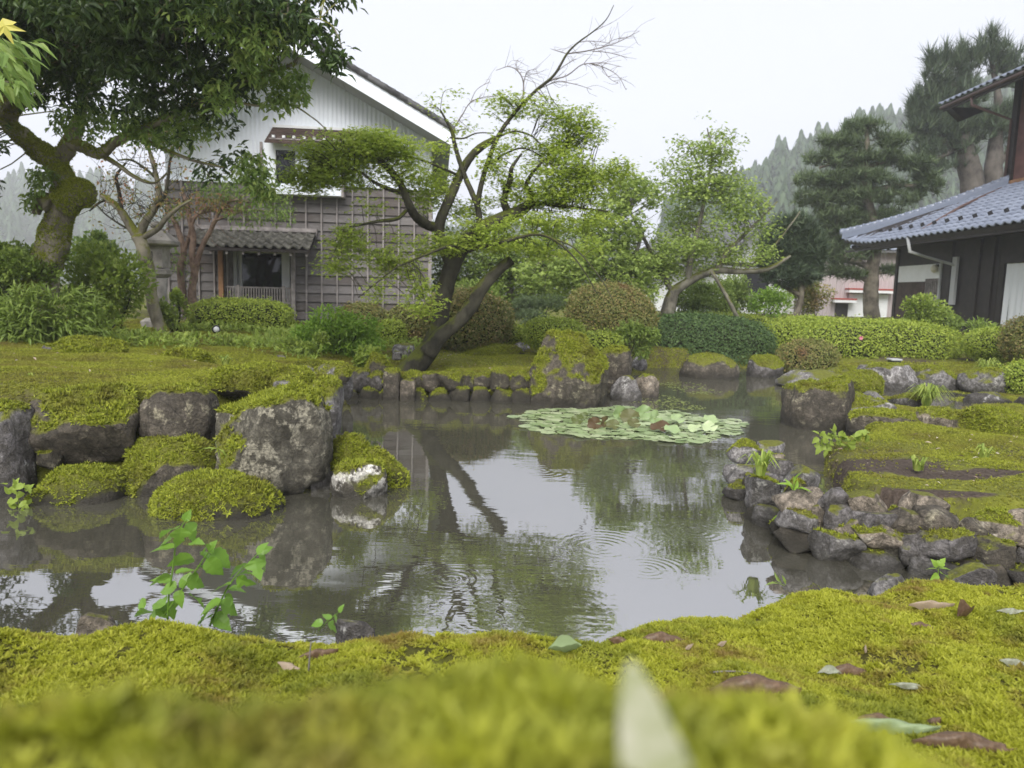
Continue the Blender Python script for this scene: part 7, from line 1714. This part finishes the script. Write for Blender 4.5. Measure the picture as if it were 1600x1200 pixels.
for k, (px, py, ln, yaw, mt, wd, cu, be, lb) in enumerate([
        (1036, 1004, 72, 5, FB, .42, -.5, -.5, 'large dark brown curled leaf on the near moss'), (968, 1008, 34, -10, FB, .4, -.4, -.5, 'small brown leaf left of the large curled one'), (882, 1030, 52, 12, FG, .4, .6, .3, 'pale green curled leaf on the moss in front of the rain rings'),
        (498, 1030, 58, 25, FB, .36, -.6, -.3, 'grey-brown rolled leaf on the moss below the purplish stone'), (452, 1050, 40, -20, FT, .3, -.3, -.2, 'tan leaf scrap beside the grey-brown rolled leaf'), (1328, 1056, 72, 4, FB, .4, -.5, -.7, 'brown arched leaf in the middle of the right moss'), (1296, 1062, 42, 6, FW, .42, .3, -.2, 'pale mint leaf joined to the brown arched leaf'),
        (1440, 984, 38, -3, FB, .35, -.5, -.5, 'reddish brown leaf below the long tan one'), (1456, 953, 60, -6, FT, .2, -.7, -.3, 'long rolled tan leaf on the upper right moss'), (1506, 973, 32, 30, FB, .5, .8, .3, 'folded brown leaf with a pale edge near the right'), (1424, 1084, 66, -12, FW, .16, -.4, -.3, 'thin bleached leaf strip on the right moss'),
        (1392, 1152, 126, -6, FG, .18, -.6, -.15, 'long pale green leaf lying near the bottom right'), (1376, 1136, 80, 0, FB, .34, -.5, -.5, 'brown leaf behind the long pale green one'), (1512, 1178, 130, -12, FB, .26, -.4, -.4, 'large brown leaf at the bottom right corner'), (1180, 1086, 130, -8, FB, .5, -.6, -.5, 'big blurred dark leaf at the crest of the near hump'),
        (1588, 1044, 46, -15, FW, .34, -.5, -.3, 'pale leaf at the right edge of the moss'), (1580, 963, 44, -4, FW, .26, -.3, -.2, 'whitish leaf sliver at the upper right edge'), (1076, 1018, 26, 50, FT, .2, -.5, -.3, 'tan leaf curl right of the large brown leaf'), (1128, 1012, 22, 40, FT, .3, -.5, -.3, 'little tan bud scale on the moss'), (1352, 1022, 20, 70, FT, .2, -.5, -.2, 'short upright brown scrap in the moss'), (1462, 1135, 22, 30, FB, .7, -.5, -.3, 'small dark crumpled leaf near the bottom right')]):
    c = hit(px, py); dist = float(np.linalg.norm(c - np.array((0, 0, CAMZ)))); L = ln * dist / FPX
    V, F = curl_leaf(wd * (.85 if mt is FW else 1), cu * 1.6, be * 1.3); L *= .8 if mt is FW else .95; A = RAD(yaw)
    R_ = frames_dir(np.array([(math.cos(A), math.sin(A) * .9, .05 * rng.normal() + .1 * math.sin(A))]), np.array([(0, -.35, 1.0)]) + .15 * rng.normal(size=(1, 3)))
    V, F = stamp((V, F), np.array([c + (0, 0, .010 + .10 * L)]), R_, L)
    tag(obj('fallen_leaf', new_mesh('fallen_leaf', V, F, True), mt), lb, 'leaf', 'fallen leaves on the near moss')
# twig standing in the moss and a stick
for k, (p0, p1, lb) in enumerate([((482, 1055), (486, 1008), 'thin dry stalk standing in the moss by the rolled leaf'), ((1110, 1054), (1180, 1058), 'short dark stick lying on the moss')]):
    a, b = hit(*p0), hit(*p1)
    if k == 0: b = P(p1[0], p1[1], a[1])
    tag(MB().tube([a + (0, 0, .004), (a + b) / 2 + (0, 0, .008), b + (0, 0, .006)], [.0016, .0013, .001], 6, 3).build('twig', B_TWIG, None, True), lb, 'twig')
# scattered leaf litter on the peninsula and the left lawn
n = 150; q = np.concatenate([np.stack([rng.uniform(1.6, 5.0, n), rng.uniform(3.6, 6.0, n)], 1), np.stack([rng.uniform(-4.5, -1.5, 50), rng.uniform(5, 8, 50)], 1), np.stack([rng.uniform(-1, .8, 60), rng.uniform(9, 10.4, 60)], 1)])
z = groundz(q[:, 0], q[:, 1]); q = np.stack([q[:, 0], q[:, 1], z + .018], 1)[z > .1]
o = stamps(T_LEAF, q, frames_dir(rdir(len(q)) * np.array((1, 1, .15)), np.tile((0, 0, 1.0), (len(q), 1)) + .35 * rng.normal(size=q.shape)), rng.uniform(.02, .05, len(q))).build('leaf_litter', leafmat('litter', (.16, .10, .07), (.36, .28, .2), (.6, .56, .45), .1), None, False, 'stuff'); tag(o, 'scattered dry leaf litter on the mossy ground', 'leaf litter')
# the out-of-focus leaf right in front of the lens
tipp, bl, br = P(986, 1030, .150), P(974, 1225, .116), P(1092, 1225, .116)
mid = (bl + br) / 2; n = 12; V = []; F = []
for i in range(n + 1):
    a = i / n; c = mid * (1 - a) + tipp * a + np.array((0, .006 * math.sin(a * 3.14), 0)); hw = (br - bl) / 2 * (1 - a) ** .85
    for u in (-1, -.5, 0, .5, 1): V.append(c + hw * u + np.array((0, .004 * abs(u) * (1 - a), 0)))
for i in range(n):
    for j in range(4): F.append((i * 5 + j, i * 5 + j + 1, (i + 1) * 5 + j + 1, (i + 1) * 5 + j))
tag(obj('leaf_blade', new_mesh('leaf_blade', V, np.array(F), True), leafmat('near_pale_leaf', (.27, .30, .14), (.32, .34, .17), None, .3, .4, patch=((.50, .49, .36), 70.0, .42, .60))), 'blurred whitish pointed leaf standing right in front of the lens', 'leaf')
# ------------------------------------------------------------------ damp air
s = NT('damp_air')
s.n.remove(s.b)
pv = s.new('ShaderNodeVolumePrincipled')
pv.inputs['Color'].default_value = (.93, .95, 1, 1); pv.inputs['Density'].default_value = 0.0014; pv.inputs['Anisotropy'].default_value = 0.0
s.link(pv.outputs[0], s.out.inputs['Volume'])
hm = MB().box(-476, 476, -64, 486, -6.0, 125.0).mesh('haze')
hz = obj('haze', hm, MATS['damp_air'], None, 'stuff'); hz['label'] = 'pale damp mist hanging over garden and hills'; hz['category'] = 'mist'
